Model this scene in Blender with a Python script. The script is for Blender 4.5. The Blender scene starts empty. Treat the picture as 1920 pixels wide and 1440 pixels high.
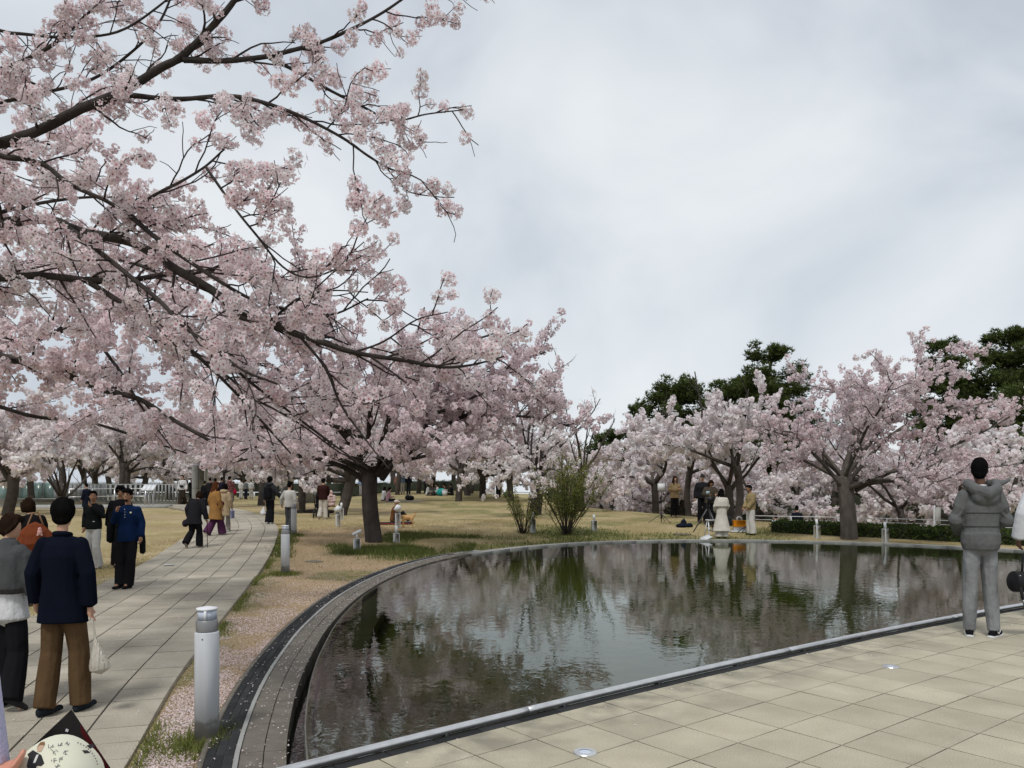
import bpy, math, random
import numpy as np
from mathutils import Vector, Matrix, noise as mnoise
R = math.radians
S = bpy.context.scene
C = S.collection
RNG = np.random.default_rng(7)

# ------------------------------------------------------------------ camera, sky, sun, exposure
FPX = 1443.0
HORIZON = 912.0          # the photograph's verticals are parallel: level camera, raised frame
CAMZ = 1.5
cd = bpy.data.cameras.new('camera')
cam = bpy.data.objects.new('camera', cd)
C.objects.link(cam)
cd.sensor_width = 36.0
cd.lens = 36.0 * FPX / 1920.0
cd.clip_start = 0.05
cd.clip_end = 2000
cam.location = (0, 0, CAMZ)
cam.rotation_euler = (R(90), 0, 0)
cd.shift_y = (HORIZON - 720) / 1920
S.camera = cam

SUN_EL, SUN_AZ = R(58), R(200)
w = bpy.data.worlds.new('World')
S.world = w
w.use_nodes = True
nt = w.node_tree
nt.nodes.clear()
def wn(t, **k):
    n = nt.nodes.new(t)
    for a, b in k.items():
        setattr(n, a, b)
    return n
sky = wn('ShaderNodeTexSky', sky_type='NISHITA', sun_disc=False, sun_elevation=SUN_EL, sun_rotation=SUN_AZ)
tc = wn('ShaderNodeTexCoord')
mp = wn('ShaderNodeMapping'); mp.inputs['Scale'].default_value = (1.0, 1.0, 1.45); mp.inputs['Location'].default_value = (.35, .2, .1)
n1 = wn('ShaderNodeTexNoise'); n1.inputs['Scale'].default_value = 2.9; n1.inputs['Detail'].default_value = 5; n1.inputs['Roughness'].default_value = .48
n1.inputs['Distortion'].default_value = .35
r1 = wn('ShaderNodeValToRGB')
r1.color_ramp.elements[0].position = .34; r1.color_ramp.elements[0].color = (.40, .435, .49, 1)
r1.color_ramp.elements[1].position = .68; r1.color_ramp.elements[1].color = (.60, .625, .645, 1)
e = r1.color_ramp.elements.new(.5); e.color = (.51, .545, .58, 1)
bg1 = wn('ShaderNodeBackground'); bg1.inputs['Strength'].default_value = .07
bg2 = wn('ShaderNodeBackground'); bg2.inputs['Strength'].default_value = 1.0
mx = wn('ShaderNodeMixShader'); mx.inputs[0].default_value = .93
wo = wn('ShaderNodeOutputWorld')
L = nt.links.new
L(tc.outputs['Generated'], mp.inputs[0]); L(mp.outputs[0], n1.inputs['Vector']); L(n1.outputs['Fac'], r1.inputs[0])
L(r1.outputs[0], bg2.inputs[0]); L(sky.outputs[0], bg1.inputs[0])
L(bg1.outputs[0], mx.inputs[1]); L(bg2.outputs[0], mx.inputs[2]); L(mx.outputs[0], wo.inputs[0])

sd = bpy.data.lights.new('sun', 'SUN')
sd.energy = 1.5; sd.angle = R(12); sd.color = (1, .97, .93)
so = bpy.data.objects.new('sun', sd); C.objects.link(so)
so.rotation_euler = (R(90) - SUN_EL, 0, -SUN_AZ + R(180))
so.location = (0, -10, 30)

S.view_settings.view_transform = 'Standard'
S.view_settings.look = 'None'
S.view_settings.gamma = 1
S.view_settings.use_curve_mapping = False
S.view_settings.exposure = 0.50
S.cycles.max_bounces = 12
S.cycles.diffuse_bounces = 9
S.cycles.transmission_bounces = 9
S.cycles.transparent_max_bounces = 8
S.cycles.caustics_reflective = False
S.cycles.caustics_refractive = False

# ------------------------------------------------------------------ helpers
def ray(px, py):
    return np.array([(px - 960) / FPX, 1.0, (HORIZON - py) / FPX])
def W(px, py, d):
    """the point seen at (px,py) of the photograph that stands d metres ahead"""
    v = ray(px, py); v = v * (d / v[1])
    return np.array([v[0], v[1], v[2] + CAMZ])

def setp(o, label=None, cat=None, group=None, kind=None):
    if label: o['label'] = label
    if cat: o['category'] = cat
    if group: o['group'] = group
    if kind: o['kind'] = kind
    return o
def thing(name, label, cat, loc=(0, 0, 0), rz=0.0, group=None, kind=None):
    o = bpy.data.objects.new(name, None); C.objects.link(o)
    o.empty_display_size = .1
    o.location = [float(v) for v in loc]; o.rotation_euler = (0, 0, rz)
    return setp(o, label, cat, group, kind)
def meshdata(name, V, polys, mats, midx=None, smooth=False, col=None):
    """polys: list of int arrays (n,k); col: per-vertex rgb"""
    V = np.asarray(V, dtype=np.float32).reshape(-1, 3)
    polys = [np.asarray(p, dtype=np.int32) for p in polys if len(p)]
    me = bpy.data.meshes.new(name)
    me.vertices.add(len(V)); me.vertices.foreach_set('co', V.ravel())
    tot = np.concatenate([np.full(len(p), p.shape[1], np.int32) for p in polys])
    loops = np.concatenate([p.ravel() for p in polys])
    start = np.concatenate([[0], np.cumsum(tot)[:-1]]).astype(np.int32)
    me.loops.add(len(loops)); me.loops.foreach_set('vertex_index', loops)
    me.polygons.add(len(tot)); me.polygons.foreach_set('loop_start', start); me.polygons.foreach_set('loop_total', tot)
    for m in (mats if isinstance(mats, (list, tuple)) else [mats]):
        me.materials.append(m)
    if midx is not None:
        me.polygons.foreach_set('material_index', np.asarray(midx, dtype=np.int32))
    if smooth:
        me.polygons.foreach_set('use_smooth', np.ones(len(tot), dtype=bool))
    if col is not None:
        a = me.color_attributes.new('tint', 'FLOAT_COLOR', 'POINT')
        c4 = np.ones((len(V), 4), np.float32); c4[:, :3] = col
        a.data.foreach_set('color', c4.ravel())
    me.update(calc_edges=True)
    return me
def link(name, me, parent=None, loc=None):
    o = bpy.data.objects.new(name, me); C.objects.link(o)
    if parent is not None: o.parent = parent
    if loc is not None: o.location = [float(v) for v in loc]
    return o
def copytree(o, parent=None):
    c = o.copy(); C.objects.link(c); c.parent = parent
    for ch in list(o.children): copytree(ch, c)
    return c

class MB:
    """collects shapes for one mesh"""
    def __init__(s): s.V = []; s.F = {}; s.n = 0; s.M = {}
    def add(s, V, polys, m=0):
        V = np.asarray(V, float).reshape(-1, 3)
        for p in polys:
            p = np.asarray(p, int)
            if len(p) == 0: continue
            k = p.shape[1]
            s.F.setdefault(k, []).append(p + s.n); s.M.setdefault(k, []).append(np.full(len(p), m))
        s.V.append(V); s.n += len(V)
        return s
    def box(s, c, d, rz=0, m=0, bev=0.0, top=1.0):
        x, y, z = np.array(d, float) / 2
        if bev <= 0:
            P = np.array([[-x, -y, -z], [x, -y, -z], [x, y, -z], [-x, y, -z], [-x * top, -y * top, z], [x * top, -y * top, z], [x * top, y * top, z], [-x * top, y * top, z]])
            Fq = [[0, 3, 2, 1], [4, 5, 6, 7], [0, 1, 5, 4], [1, 2, 6, 5], [2, 3, 7, 6], [3, 0, 4, 7]]
            Ft = []
        else:
            b = min(bev, x * .9, y * .9, z * .9); P = []; idx = {}
            for sx in (-1, 1):
                for sy in (-1, 1):
                    for sz in (-1, 1):
                        for a in range(3):
                            q = [sx * x, sy * y, sz * z]
                            for k in range(3):
                                if k != a: q[k] -= (sx, sy, sz)[k] * b
                            idx[(sx, sy, sz, a)] = len(P); P.append(q)
            Fq = []; Ft = []
            for a in range(3):
                u, v = [k for k in range(3) if k != a]
                for sg in (-1, 1):
                    f = []
                    for su, sv in ((-1, -1), (1, -1), (1, 1), (-1, 1)):
                        k = [0, 0, 0]; k[a] = sg; k[u] = su; k[v] = sv; f.append(idx[(*k, a)])
                    Fq.append(f)
                for su in (-1, 1):
                    for sv in (-1, 1):
                        f = []
                        for sg, ax in ((-1, u), (-1, v), (1, v), (1, u)):
                            k = [0, 0, 0]; k[a] = sg; k[u] = su; k[v] = sv; f.append(idx[(*k, ax)])
                        Fq.append(f)
            for sx in (-1, 1):
                for sy in (-1, 1):
                    for sz in (-1, 1):
                        Ft.append([idx[(sx, sy, sz, a)] for a in range(3)])
            P = np.array(P)
        if rz:
            c_, s_ = math.cos(rz), math.sin(rz)
            P = np.stack([P[:, 0] * c_ - P[:, 1] * s_, P[:, 0] * s_ + P[:, 1] * c_, P[:, 2]], 1)
        s.add(P + np.array(c, float), [Fq, Ft] if Ft else [Fq], m)
        return s
    def tube(s, pts, rad, n=8, m=0, caps=True, flat=None):
        P = np.asarray(pts, float); k = len(P)
        r = np.broadcast_to(np.asarray(rad, float), (k,)) if np.ndim(rad) <= 1 else None
        T = np.gradient(P, axis=0); T /= np.linalg.norm(T, axis=1)[:, None] + 1e-12
        ref = np.array([0, 0, 1.]) if abs(T[:, 2]).mean() < .85 else np.array([0, 1., 0])
        A = np.cross(T, ref); A /= np.linalg.norm(A, axis=1)[:, None] + 1e-12
        B = np.cross(A, T)
        t = np.arange(n) * 2 * np.pi / n
        if r is None:
            rr = np.asarray(rad, float); ra, rb = rr[:, :1], rr[:, 1:2]
        else:
            ra = rb = r[:, None]
        ring = P[:, None, :] + (A[:, None, :] * (np.cos(t)[None, :] * ra)[..., None] + B[:, None, :] * (np.sin(t)[None, :] * rb)[..., None])
        V = ring.reshape(-1, 3)
        i = np.arange(k - 1)[:, None] * n; j = np.arange(n)[None, :]; j2 = (j + 1) % n
        F = np.stack([i + j, i + j2, i + n + j2, i + n + j], -1).reshape(-1, 4)
        polys = [F]
        if caps:
            ca = P[0] - T[0] * np.max(ra[0]) * caps * .5; cb = P[-1] + T[-1] * np.max(ra[-1]) * caps * .5
            V = np.vstack([V, ca, cb]); a = k * n; b = a + 1; jj = np.arange(n)
            polys.append(np.stack([np.full(n, a), (jj + 1) % n, jj], 1))
            polys.append(np.stack([np.full(n, b), (k - 1) * n + jj, (k - 1) * n + (jj + 1) % n], 1))
        s.add(V, polys, m)
        return s
    def rings(s, rr, n=16, m=0):
        """rr: list of (cx,cy,z,rx,ry) horizontal ellipses, closed top and bottom"""
        rr = np.asarray(rr, float); k = len(rr); t = np.arange(n) * 2 * np.pi / n
        V = np.stack([rr[:, :1] + rr[:, 3:4] * np.cos(t), rr[:, 1:2] + rr[:, 4:5] * np.sin(t), np.repeat(rr[:, 2:3], n, 1)], -1).reshape(-1, 3)
        i = np.arange(k - 1)[:, None] * n; j = np.arange(n)[None, :]; j2 = (j + 1) % n
        F = np.stack([i + j, i + j2, i + n + j2, i + n + j], -1).reshape(-1, 4)
        V = np.vstack([V, rr[0, :3], rr[-1, :3]]); a = k * n; jj = np.arange(n)
        s.add(V, [F, np.stack([np.full(n, a), (jj + 1) % n, jj], 1), np.stack([np.full(n, a + 1), (k - 1) * n + jj, (k - 1) * n + (jj + 1) % n], 1)], m)
        return s
    def ball(s, c, r, m=0, n=12, k=8, rot=None):
        th = np.linspace(0, np.pi, k + 1)[1:-1]; t = np.arange(n) * 2 * np.pi / n
        V = np.stack([np.sin(th)[:, None] * np.cos(t), np.sin(th)[:, None] * np.sin(t), np.repeat(np.cos(th)[:, None], n, 1)], -1).reshape(-1, 3)
        V = np.vstack([V, [0, 0, 1], [0, 0, -1]]) * np.asarray(r, float)
        if rot is not None: V = V @ np.asarray(rot).T
        q = len(th); i = np.arange(q - 1)[:, None] * n; j = np.arange(n)[None, :]; j2 = (j + 1) % n
        F = np.stack([i + j, i + n + j, i + n + j2, i + j2], -1).reshape(-1, 4); a = q * n; jj = np.arange(n)
        s.add(V + np.asarray(c, float), [F, np.stack([np.full(n, a), jj, (jj + 1) % n], 1), np.stack([np.full(n, a + 1), (q - 1) * n + (jj + 1) % n, (q - 1) * n + jj], 1)], m)
        return s
    def poly(s, P, h, m=0):
        """prism: P (n,3) top outline (ccw), extruded down by h"""
        P = np.asarray(P, float); n = len(P); V = np.vstack([P, P - np.array([0, 0, h])])
        jj = np.arange(n); j2 = (jj + 1) % n
        s.add(V, [np.arange(n)[None, :], (n + np.arange(n)[::-1])[None, :]] if n == 4 else [np.arange(n)[None, :], (n + np.arange(n)[::-1])[None, :]], m)
        s.add(V, [np.stack([jj, n + jj, n + j2, j2], 1)], m)
        return s
    def data(s, name, mats, smooth=False):
        ks = list(s.F); P = [np.vstack(s.F[k]) for k in ks]; M = np.concatenate([np.concatenate(s.M[k]) for k in ks])
        return meshdata(name, np.vstack(s.V), P, mats, M, smooth)
    def build(s, name, mats, parent=None, loc=None, smooth=False):
        return link(name, s.data(name, mats, smooth), parent, loc)

# ------------------------------------------------------------------ materials
def newmat(name):
    m = bpy.data.materials.new(name); m.use_nodes = True
    t = m.node_tree; b = t.nodes['Principled BSDF']
    return m, t, b
def pm(name, c1, c2=None, scale=8.0, rough=.8, bump=0.0, bscale=None, metal=0.0, stretch=(1, 1, 1), detail=4, spec=.3, contrast=.25, island=0.0):
    """procedural surface: noise between two colours, noise relief"""
    m, t, b = newmat(name)
    b.inputs['Roughness'].default_value = rough; b.inputs['Metallic'].default_value = metal
    b.inputs['Specular IOR Level'].default_value = spec
    tcn = t.nodes.new('ShaderNodeTexCoord'); mpn = t.nodes.new('ShaderNodeMapping'); mpn.inputs['Scale'].default_value = stretch
    t.links.new(tcn.outputs['Object'], mpn.inputs[0])
    if c2 is None: c2 = tuple(v * .82 for v in c1)
    nz = t.nodes.new('ShaderNodeTexNoise'); nz.inputs['Scale'].default_value = scale; nz.inputs['Detail'].default_value = detail
    t.links.new(mpn.outputs[0], nz.inputs['Vector'])
    rp = t.nodes.new('ShaderNodeValToRGB')
    rp.color_ramp.elements[0].position = .5 - contrast; rp.color_ramp.elements[0].color = (*c2, 1)
    rp.color_ramp.elements[1].position = .5 + contrast; rp.color_ramp.elements[1].color = (*c1, 1)
    t.links.new(nz.outputs['Fac'], rp.inputs[0])
    out = rp.outputs[0]
    if island:
        oi = t.nodes.new('ShaderNodeObjectInfo'); mr = t.nodes.new('ShaderNodeMapRange')
        mr.inputs['To Min'].default_value = 1 - island; mr.inputs['To Max'].default_value = 1 + island * .6
        t.links.new(oi.outputs['Random'], mr.inputs[0])
        hs = t.nodes.new('ShaderNodeHueSaturation'); t.links.new(mr.outputs[0], hs.inputs['Value']); t.links.new(out, hs.inputs['Color']); out = hs.outputs[0]
    t.links.new(out, b.inputs['Base Color'])
    if bump:
        nb = t.nodes.new('ShaderNodeTexNoise'); nb.inputs['Scale'].default_value = bscale or scale * 3; nb.inputs['Detail'].default_value = 4
        t.links.new(mpn.outputs[0], nb.inputs['Vector'])
        bp = t.nodes.new('ShaderNodeBump'); bp.inputs['Strength'].default_value = 1.0; bp.inputs['Distance'].default_value = bump
        t.links.new(nb.outputs['Fac'], bp.inputs['Height']); t.links.new(bp.outputs[0], b.inputs['Normal'])
    return m
def leafmat(name, trans=.4, rough=.7, gain=1.0):
    """thin petals or leaves: the colour of each flower is stored with it"""
    m, t, b = newmat(name); t.nodes.remove(b)
    at = t.nodes.new('ShaderNodeVertexColor'); at.layer_name = 'tint'
    d = t.nodes.new('ShaderNodeBsdfDiffuse'); tr = t.nodes.new('ShaderNodeBsdfTranslucent'); mxx = t.nodes.new('ShaderNodeMixShader'); mxx.inputs[0].default_value = trans
    t.links.new(at.outputs[0], d.inputs[0]); t.links.new(at.outputs[0], tr.inputs[0])
    t.links.new(d.outputs[0], mxx.inputs[1]); t.links.new(tr.outputs[0], mxx.inputs[2])
    t.links.new(mxx.outputs[0], t.nodes['Material Output'].inputs[0])
    return m
M = {}
M['petal'] = leafmat('cherry_petals', .48)
M['leaf'] = leafmat('green_leaves', .3)
M['bark'] = pm('cherry_bark', (.062, .052, .046), (.02, .017, .016), 5, .9, .03, 16, stretch=(1, 1, .45), spec=.15)
M['bark_grey'] = pm('grey_bark', (.15, .13, .11), (.06, .052, .045), 5, .9, .03, 14, stretch=(1, 1, .5), spec=.15)
M['bark_far'] = pm('brown_bark', (.085, .072, .06), (.04, .034, .03), 4, .9, .02, 12, spec=.15)
M['twig'] = pm('dark_twigs', (.055, .042, .04), (.028, .022, .022), 9, .9, spec=.15)
M['concrete'] = pm('grey_concrete', (.40, .40, .385), (.30, .30, .29), 3, .85, .004, 30)
M['steel'] = pm('brushed_steel', (.72, .72, .72), (.55, .55, .55), 12, .32, metal=.9)
M['white_metal'] = pm('white_painted_metal', (.70, .72, .74), (.60, .62, .64), 5, .45)
M['lamp_glass'] = pm('frosted_lamp_glass', (.50, .55, .64), (.44, .49, .58), 3, .25, spec=.6)
M['collar_metal'] = pm('grey_collar_metal', (.28, .28, .28), (.2, .2, .2), 8, .4, metal=.5)
M['dark'] = pm('dark_recess', (.02, .02, .02), (.012, .012, .012), 4, .8)
M['black_metal'] = pm('black_metal', (.018, .018, .02), (.01, .01, .012), 6, .45)
M['black_bag'] = pm('black_bag_leather', (.010, .010, .011), (.016, .016, .018), 9, .6, .004, 40, spec=.15)
M['skin'] = pm('skin_light', (.50, .30, .21), (.44, .25, .17), 6, .55)
M['skin_tan'] = pm('skin_tan', (.33, .18, .11), (.27, .14, .085), 6, .55)
M['skin_dark'] = pm('skin_dark', (.13, .065, .04), (.10, .05, .032), 6, .5)
M['skin_pink'] = pm('skin_pink', (.62, .31, .22), (.52, .23, .16), 9, .5, .0015, 60)
M['hair_black'] = pm('black_hair', (.010, .009, .009), (.004, .004, .004), 20, .6, .012, 45, stretch=(1, 1, .25), spec=.0)
M['hair_brown'] = pm('dark_brown_hair', (.030, .017, .011), (.014, .009, .007), 20, .6, .012, 45, stretch=(1, 1, .25), spec=.0)
M['hair_auburn'] = pm('auburn_hair', (.11, .04, .018), (.05, .018, .01), 20, .6, .012, 45, stretch=(1, 1, .25), spec=.0)
def grain(m, scale, lo, hi, fac=.8, stretch=(1, 1, 1), detail=5):
    t = m.node_tree; b = t.nodes['Principled BSDF']; N = t.nodes.new; K = t.links.new; src = b.inputs['Base Color'].links[0].from_socket
    tcn = N('ShaderNodeTexCoord'); q = N('ShaderNodeMapping'); q.inputs['Scale'].default_value = stretch; K(tcn.outputs['Object'], q.inputs[0])
    g_ = N('ShaderNodeTexNoise'); g_.inputs['Scale'].default_value = scale; g_.inputs['Detail'].default_value = detail; K(q.outputs[0], g_.inputs['Vector'])
    r_ = N('ShaderNodeValToRGB'); r_.color_ramp.elements[0].position = .32; r_.color_ramp.elements[0].color = (lo, lo, lo, 1); r_.color_ramp.elements[1].position = .68; r_.color_ramp.elements[1].color = (hi, hi, hi, 1); K(g_.outputs['Fac'], r_.inputs[0])
    mu = N('ShaderNodeMix'); mu.data_type = 'RGBA'; mu.blend_type = 'MULTIPLY'; mu.inputs[0].default_value = fac; K(src, mu.inputs[6]); K(r_.outputs[0], mu.inputs[7]); K(mu.outputs[2], b.inputs['Base Color'])
_cl = {}
def cloth(c, rough=.9, fold=.02, fs=7, c2=None, scale=None, spec=.015):
    k = (c, rough, fold, fs, c2)
    if k not in _cl:
        _cl[k] = pm('cloth', c, c2 or tuple(v * .75 for v in c), scale or 6, rough, fold, fs, stretch=(1, 1, .6), spec=spec)
    return _cl[k]
# ------------------------------------------------------------------ plan of the place
def catmull(P, n=12):
    P = np.asarray(P, float); Q = np.vstack([2 * P[0] - P[1], P, 2 * P[-1] - P[-2]]); out = []
    for i in range(1, len(Q) - 2):
        t = np.linspace(0, 1, n, endpoint=False)[:, None]
        a, b, c, d = Q[i - 1], Q[i], Q[i + 1], Q[i + 2]
        out.append(.5 * ((2 * b) + (c - a) * t + (2 * a - 5 * b + 4 * c - d) * t ** 2 + (3 * b - a - 3 * c + d) * t ** 3))
    return np.vstack(out + [P[-1:]])
def resample(P, step=None, n=None):
    P = np.asarray(P, float); L_ = np.concatenate([[0], np.cumsum(np.linalg.norm(np.diff(P, axis=0), axis=1))])
    s = np.linspace(0, L_[-1], n) if n else np.arange(0, L_[-1], step)
    return np.stack([np.interp(s, L_, P[:, k]) for k in range(P.shape[1])], 1)
def normals2(P):
    T = np.gradient(P, axis=0); T /= np.linalg.norm(T, axis=1)[:, None]
    return np.stack([-T[:, 1], T[:, 0]], 1)      # left of travel
LIP = resample(catmull([(-1.041, 4.056), (-1.13, 4.321), (-1.279, 4.822), (-1.477, 5.53), (-1.745, 6.729), (-1.963, 8.036), (-2.181, 9.902), (-2.26, 12.261), (-2.062, 14.717), (-1.586, 16.977), (-0.595, 19.237), (0.991, 21.301), (2.974, 22.676), (5.452, 23.315), (7.93, 23.119), (10.309, 22.185), (12.193, 20.613), (13.878, 18.451), (15.464, 16.093)], 14), .1)
LIPN = normals2(LIP)
PC = np.array([41.878, -46.067]); PR = 65.918          # the plaza edge is an arc
def arc(r, a0, a1, n): 
    a = np.linspace(a0, a1, n); return PC + r * np.stack([np.cos(a), np.sin(a)], 1)
A_L = math.atan2(4.08 - PC[1], -1.04 - PC[0]); A_R = math.atan2(16.2 - PC[1], 15.46 - PC[0])
NEAR = arc(PR + .235, A_R, A_L, 120)
POOL = np.vstack([LIP, NEAR])
WATER_Z = -.17

def vnoise(x, y, sc, seed=0):
    x = np.asarray(x, float) * sc; y = np.asarray(y, float) * sc
    xi = np.floor(x).astype(np.int64); yi = np.floor(y).astype(np.int64); fx = x - xi; fy = y - yi
    fx = fx * fx * (3 - 2 * fx); fy = fy * fy * (3 - 2 * fy)
    def h(a, b):
        v = (a * 374761393 + b * 668265263 + seed * 1442695) & 0x7fffffff
        v = ((v ^ (v >> 13)) * 1274126177) & 0x7fffffff
        return ((v ^ (v >> 16)) & 0xffff) / 65535.0
    return (h(xi, yi) * (1 - fx) + h(xi + 1, yi) * fx) * (1 - fy) + (h(xi, yi + 1) * (1 - fx) + h(xi + 1, yi + 1) * fx) * fy
def sstep(a, b, v):
    t = np.clip((v - a) / (b - a), 0, 1); return t * t * (3 - 2 * t)
def inside(px, py, poly):
    px = np.asarray(px); py = np.asarray(py); r = np.zeros(px.shape, bool); n = len(poly)
    for i in range(n):
        x1, y1 = poly[i]; x2, y2 = poly[(i + 1) % n]
        if y1 == y2: continue
        c = ((y1 > py) != (y2 > py)) & (px < (x2 - x1) * (py - y1) / (y2 - y1) + x1); r ^= c
    return r
def dist_lip(x, y):
    x = np.asarray(x, float); y = np.asarray(y, float); d = np.full(x.shape, 1e9)
    for p in LIP[::3]: d = np.minimum(d, (x - p[0]) ** 2 + (y - p[1]) ** 2)
    return np.sqrt(d)
BY = [-20, 6, 12, 18, 22, 27, 33, 40, 50, 60, 80, 150]
BZ = [-.35, -.33, -.21, -.05, .02, .13, .30, .44, .72, .98, 1.08, 1.1]
def rimz(y): return np.interp(y, [5, 10, 15, 20, 24], [-.31, -.29, -.25, -.18, -.15])
def terr(x, y):
    x = np.asarray(x, float); y = np.asarray(y, float)
    yy = y[..., None] + np.array([-3, -1.5, 0, 1.5, 3]) if y.ndim else y + np.array([-3, -1.5, 0, 1.5, 3])
    zb = np.interp(yy, BY, BZ).mean(-1)
    zb = zb + (vnoise(x, y, .25, 3) - .5) * .07
    zb = zb - np.clip(zb - .44, 0, 9) * (1 - sstep(-16, -9, x))
    yc = np.interp(x, [-6, -2, 4, 7, 9.5, 15, 30], [110, 62, 38, 32.5, 28, 23.5, 15])
    zb = zb - 2.0 * sstep(0, 9, (y - yc) * .8)
    d = dist_lip(x, y)
    k = sstep(.3, np.where(y > 14, 6.0, 2.0), d)
    z = rimz(y) * (1 - k) + zb * k
    return z
def onground(px, py):
    d = ray(px, py); lo = 3.0
    ts = np.arange(2.5, 140, .05); P = np.array([0, 0, CAMZ]) + d * (ts / d[1])[:, None]
    g = terr(P[:, 0], P[:, 1]); k = np.nonzero(P[:, 2] <= g)[0]
    i = k[0] if len(k) else len(ts) - 1
    p = P[i].copy(); p[2] = terr(p[0], p[1]); return p
def G3(x, y): return np.array([x, y, float(terr(x, y))])

# ------------------------------------------------------------------ path line
RE = catmull([(-1.735, 1.337), (-2.082, 3.302), (-2.498, 5.002), (-3.053, 6.987), (-3.826, 10.289), (-5.075, 15.714), (-6.295, 20.537), (-8.227, 26.839), (-11.102, 33.448), (-15.067, 39.652), (-20.817, 45.063), (-29.738, 48.993)], 20)
RE = resample(RE, .05); REN = normals2(RE)
PW = 2.46
CL = RE + REN * PW / 2
def pathpt(s, t):
    """s metres along, t metres from the right edge (towards the left)"""
    i = np.clip(np.asarray(s) / .05, 0, len(RE) - 1.001); k = i.astype(int); f = (i - k)[..., None]
    P = RE[k] * (1 - f) + RE[k + 1] * f; N = REN[k] * (1 - f) + REN[k + 1] * f
    return P + N * np.asarray(t)[..., None]
def dist_path(x, y):
    d = np.full(np.shape(x), 1e9)
    for p in CL[::12]: d = np.minimum(d, (x - p[0]) ** 2 + (y - p[1]) ** 2)
    return np.sqrt(d)

# ------------------------------------------------------------------ ground sheet
def lawn_material():
    m, t, b = newmat('lawn'); N = t.nodes.new; K = t.links.new
    b.inputs['Roughness'].default_value = .95; b.inputs['Specular IOR Level'].default_value = .1
    tcn = N('ShaderNodeTexCoord'); at = N('ShaderNodeVertexColor'); at.layer_name = 'tint'
    sp = N('ShaderNodeSeparateColor'); K(at.outputs[0], sp.inputs[0])
    def noise(s, d=5, st=None):
        n = N('ShaderNodeTexNoise'); n.inputs['Scale'].default_value = s; n.inputs['Detail'].default_value = d
        if st:
            q = N('ShaderNodeMapping'); q.inputs['Scale'].default_value = st; K(tcn.outputs['Object'], q.inputs[0]); K(q.outputs[0], n.inputs['Vector'])
        else: K(tcn.outputs['Object'], n.inputs['Vector'])
        return n
    def ramp(src, *el):
        r = N('ShaderNodeValToRGB'); r.color_ramp.elements[0].position = el[0][0]; r.color_ramp.elements[0].color = (*el[0][1], 1)
        r.color_ramp.elements[1].position = el[-1][0]; r.color_ramp.elements[1].color = (*el[-1][1], 1)
        for p, c in el[1:-1]:
            q = r.color_ramp.elements.new(p); q.color = (*c, 1)
        K(src, r.inputs[0]); return r.outputs[0]
    def mix(f, a, c):
        n = N('ShaderNodeMix'); n.data_type = 'RGBA'; K(f, n.inputs[0]); K(a, n.inputs[6]); K(c, n.inputs[7]); return n.outputs[2]
    def math_(op, a, c):
        n = N('ShaderNodeMath'); n.operation = op; n.use_clamp = True
        for i, v in enumerate((a, c)):
            if isinstance(v, (int, float)): n.inputs[i].default_value = v
            else: K(v, n.inputs[i])
        return n.outputs[0]
    fine = noise(38, 6).outputs['Fac']; mid = noise(2.2, 5).outputs['Fac']; fibre = noise(60, 3, (1, .5, 1)).outputs['Fac']
    tan = ramp(fine, (.3, (.27, .205, .11)), (.5, (.43, .345, .205)), (.72, (.58, .485, .31)))
    tan2 = ramp(fine, (.3, (.22, .175, .08)), (.5, (.37, .305, .15)), (.72, (.52, .43, .24)))
    tan3 = ramp(fine, (.3, (.15, .125, .05)), (.5, (.28, .225, .10)), (.72, (.42, .34, .17)))
    tanm = mix(ramp(noise(.55, 6).outputs['Fac'], (.42, (0, 0, 0)), (.68, (.8, .8, .8))), mix(ramp(mid, (.4, (0, 0, 0)), (.6, (1, 1, 1))), tan, tan2), tan3)
    grn = ramp(fine, (.3, (.05, .065, .016)), (.5, (.11, .135, .038)), (.72, (.20, .21, .075)))
    dirt = ramp(fine, (.3, (.24, .165, .10)), (.5, (.37, .27, .17)), (.72, (.52, .40, .27)))
    gf = math_('MULTIPLY', sp.outputs[0], 1.0)
    gn = ramp(noise(5, 5).outputs['Fac'], (.38, (0, 0, 0)), (.62, (1, 1, 1)))
    g2 = math_('ADD', math_('MULTIPLY', gf, .6), math_('MULTIPLY', math_('MULTIPLY', gf, gn), .9))
    c = mix(sp.outputs[1], tanm, dirt); c = mix(g2, c, grn)
    K(c, b.inputs['Base Color'])
    bp = N('ShaderNodeBump'); bp.inputs['Distance'].default_value = .05; bp.inputs['Strength'].default_value = .8
    K(math_('ADD', fibre, math_('MULTIPLY', fine, .8)), bp.inputs['Height']); K(bp.outputs[0], b.inputs['Normal'])
    return m
xs = np.unique(np.round(np.concatenate([np.arange(-90, -16, 2), np.arange(-16, 17, .2), np.arange(17, 91, 2)]), 3))
ys = np.unique(np.round(np.concatenate([np.arange(-30, 2, 1), np.arange(2, 30, .2), np.arange(30, 60, .5), np.arange(60, 260, 4)]), 3))
GX, GY = np.meshgrid(xs, ys)
gz = terr(GX, GY)
dl = dist_lip(GX, GY)
inp = inside(GX, GY, POOL)
rr = np.hypot(GX - PC[0], GY - PC[1])
inpl = (rr < PR + .35) & (GY < 18) & (GX > -12)
dig = inp | ((dl < .42) & (GY < 19)) | ((dl < .2)) | (inpl & (GX - (-1.9) > 0) & (rr < PR + .2)) 
gz = np.where(dig, -.75, gz)
pd = dist_path(GX, GY)
gz = np.where(pd < 1.05, gz - .03, gz)
gz = gz + (vnoise(GX, GY, 1.1, 5) - .5) * .03 * (~dig)
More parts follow.
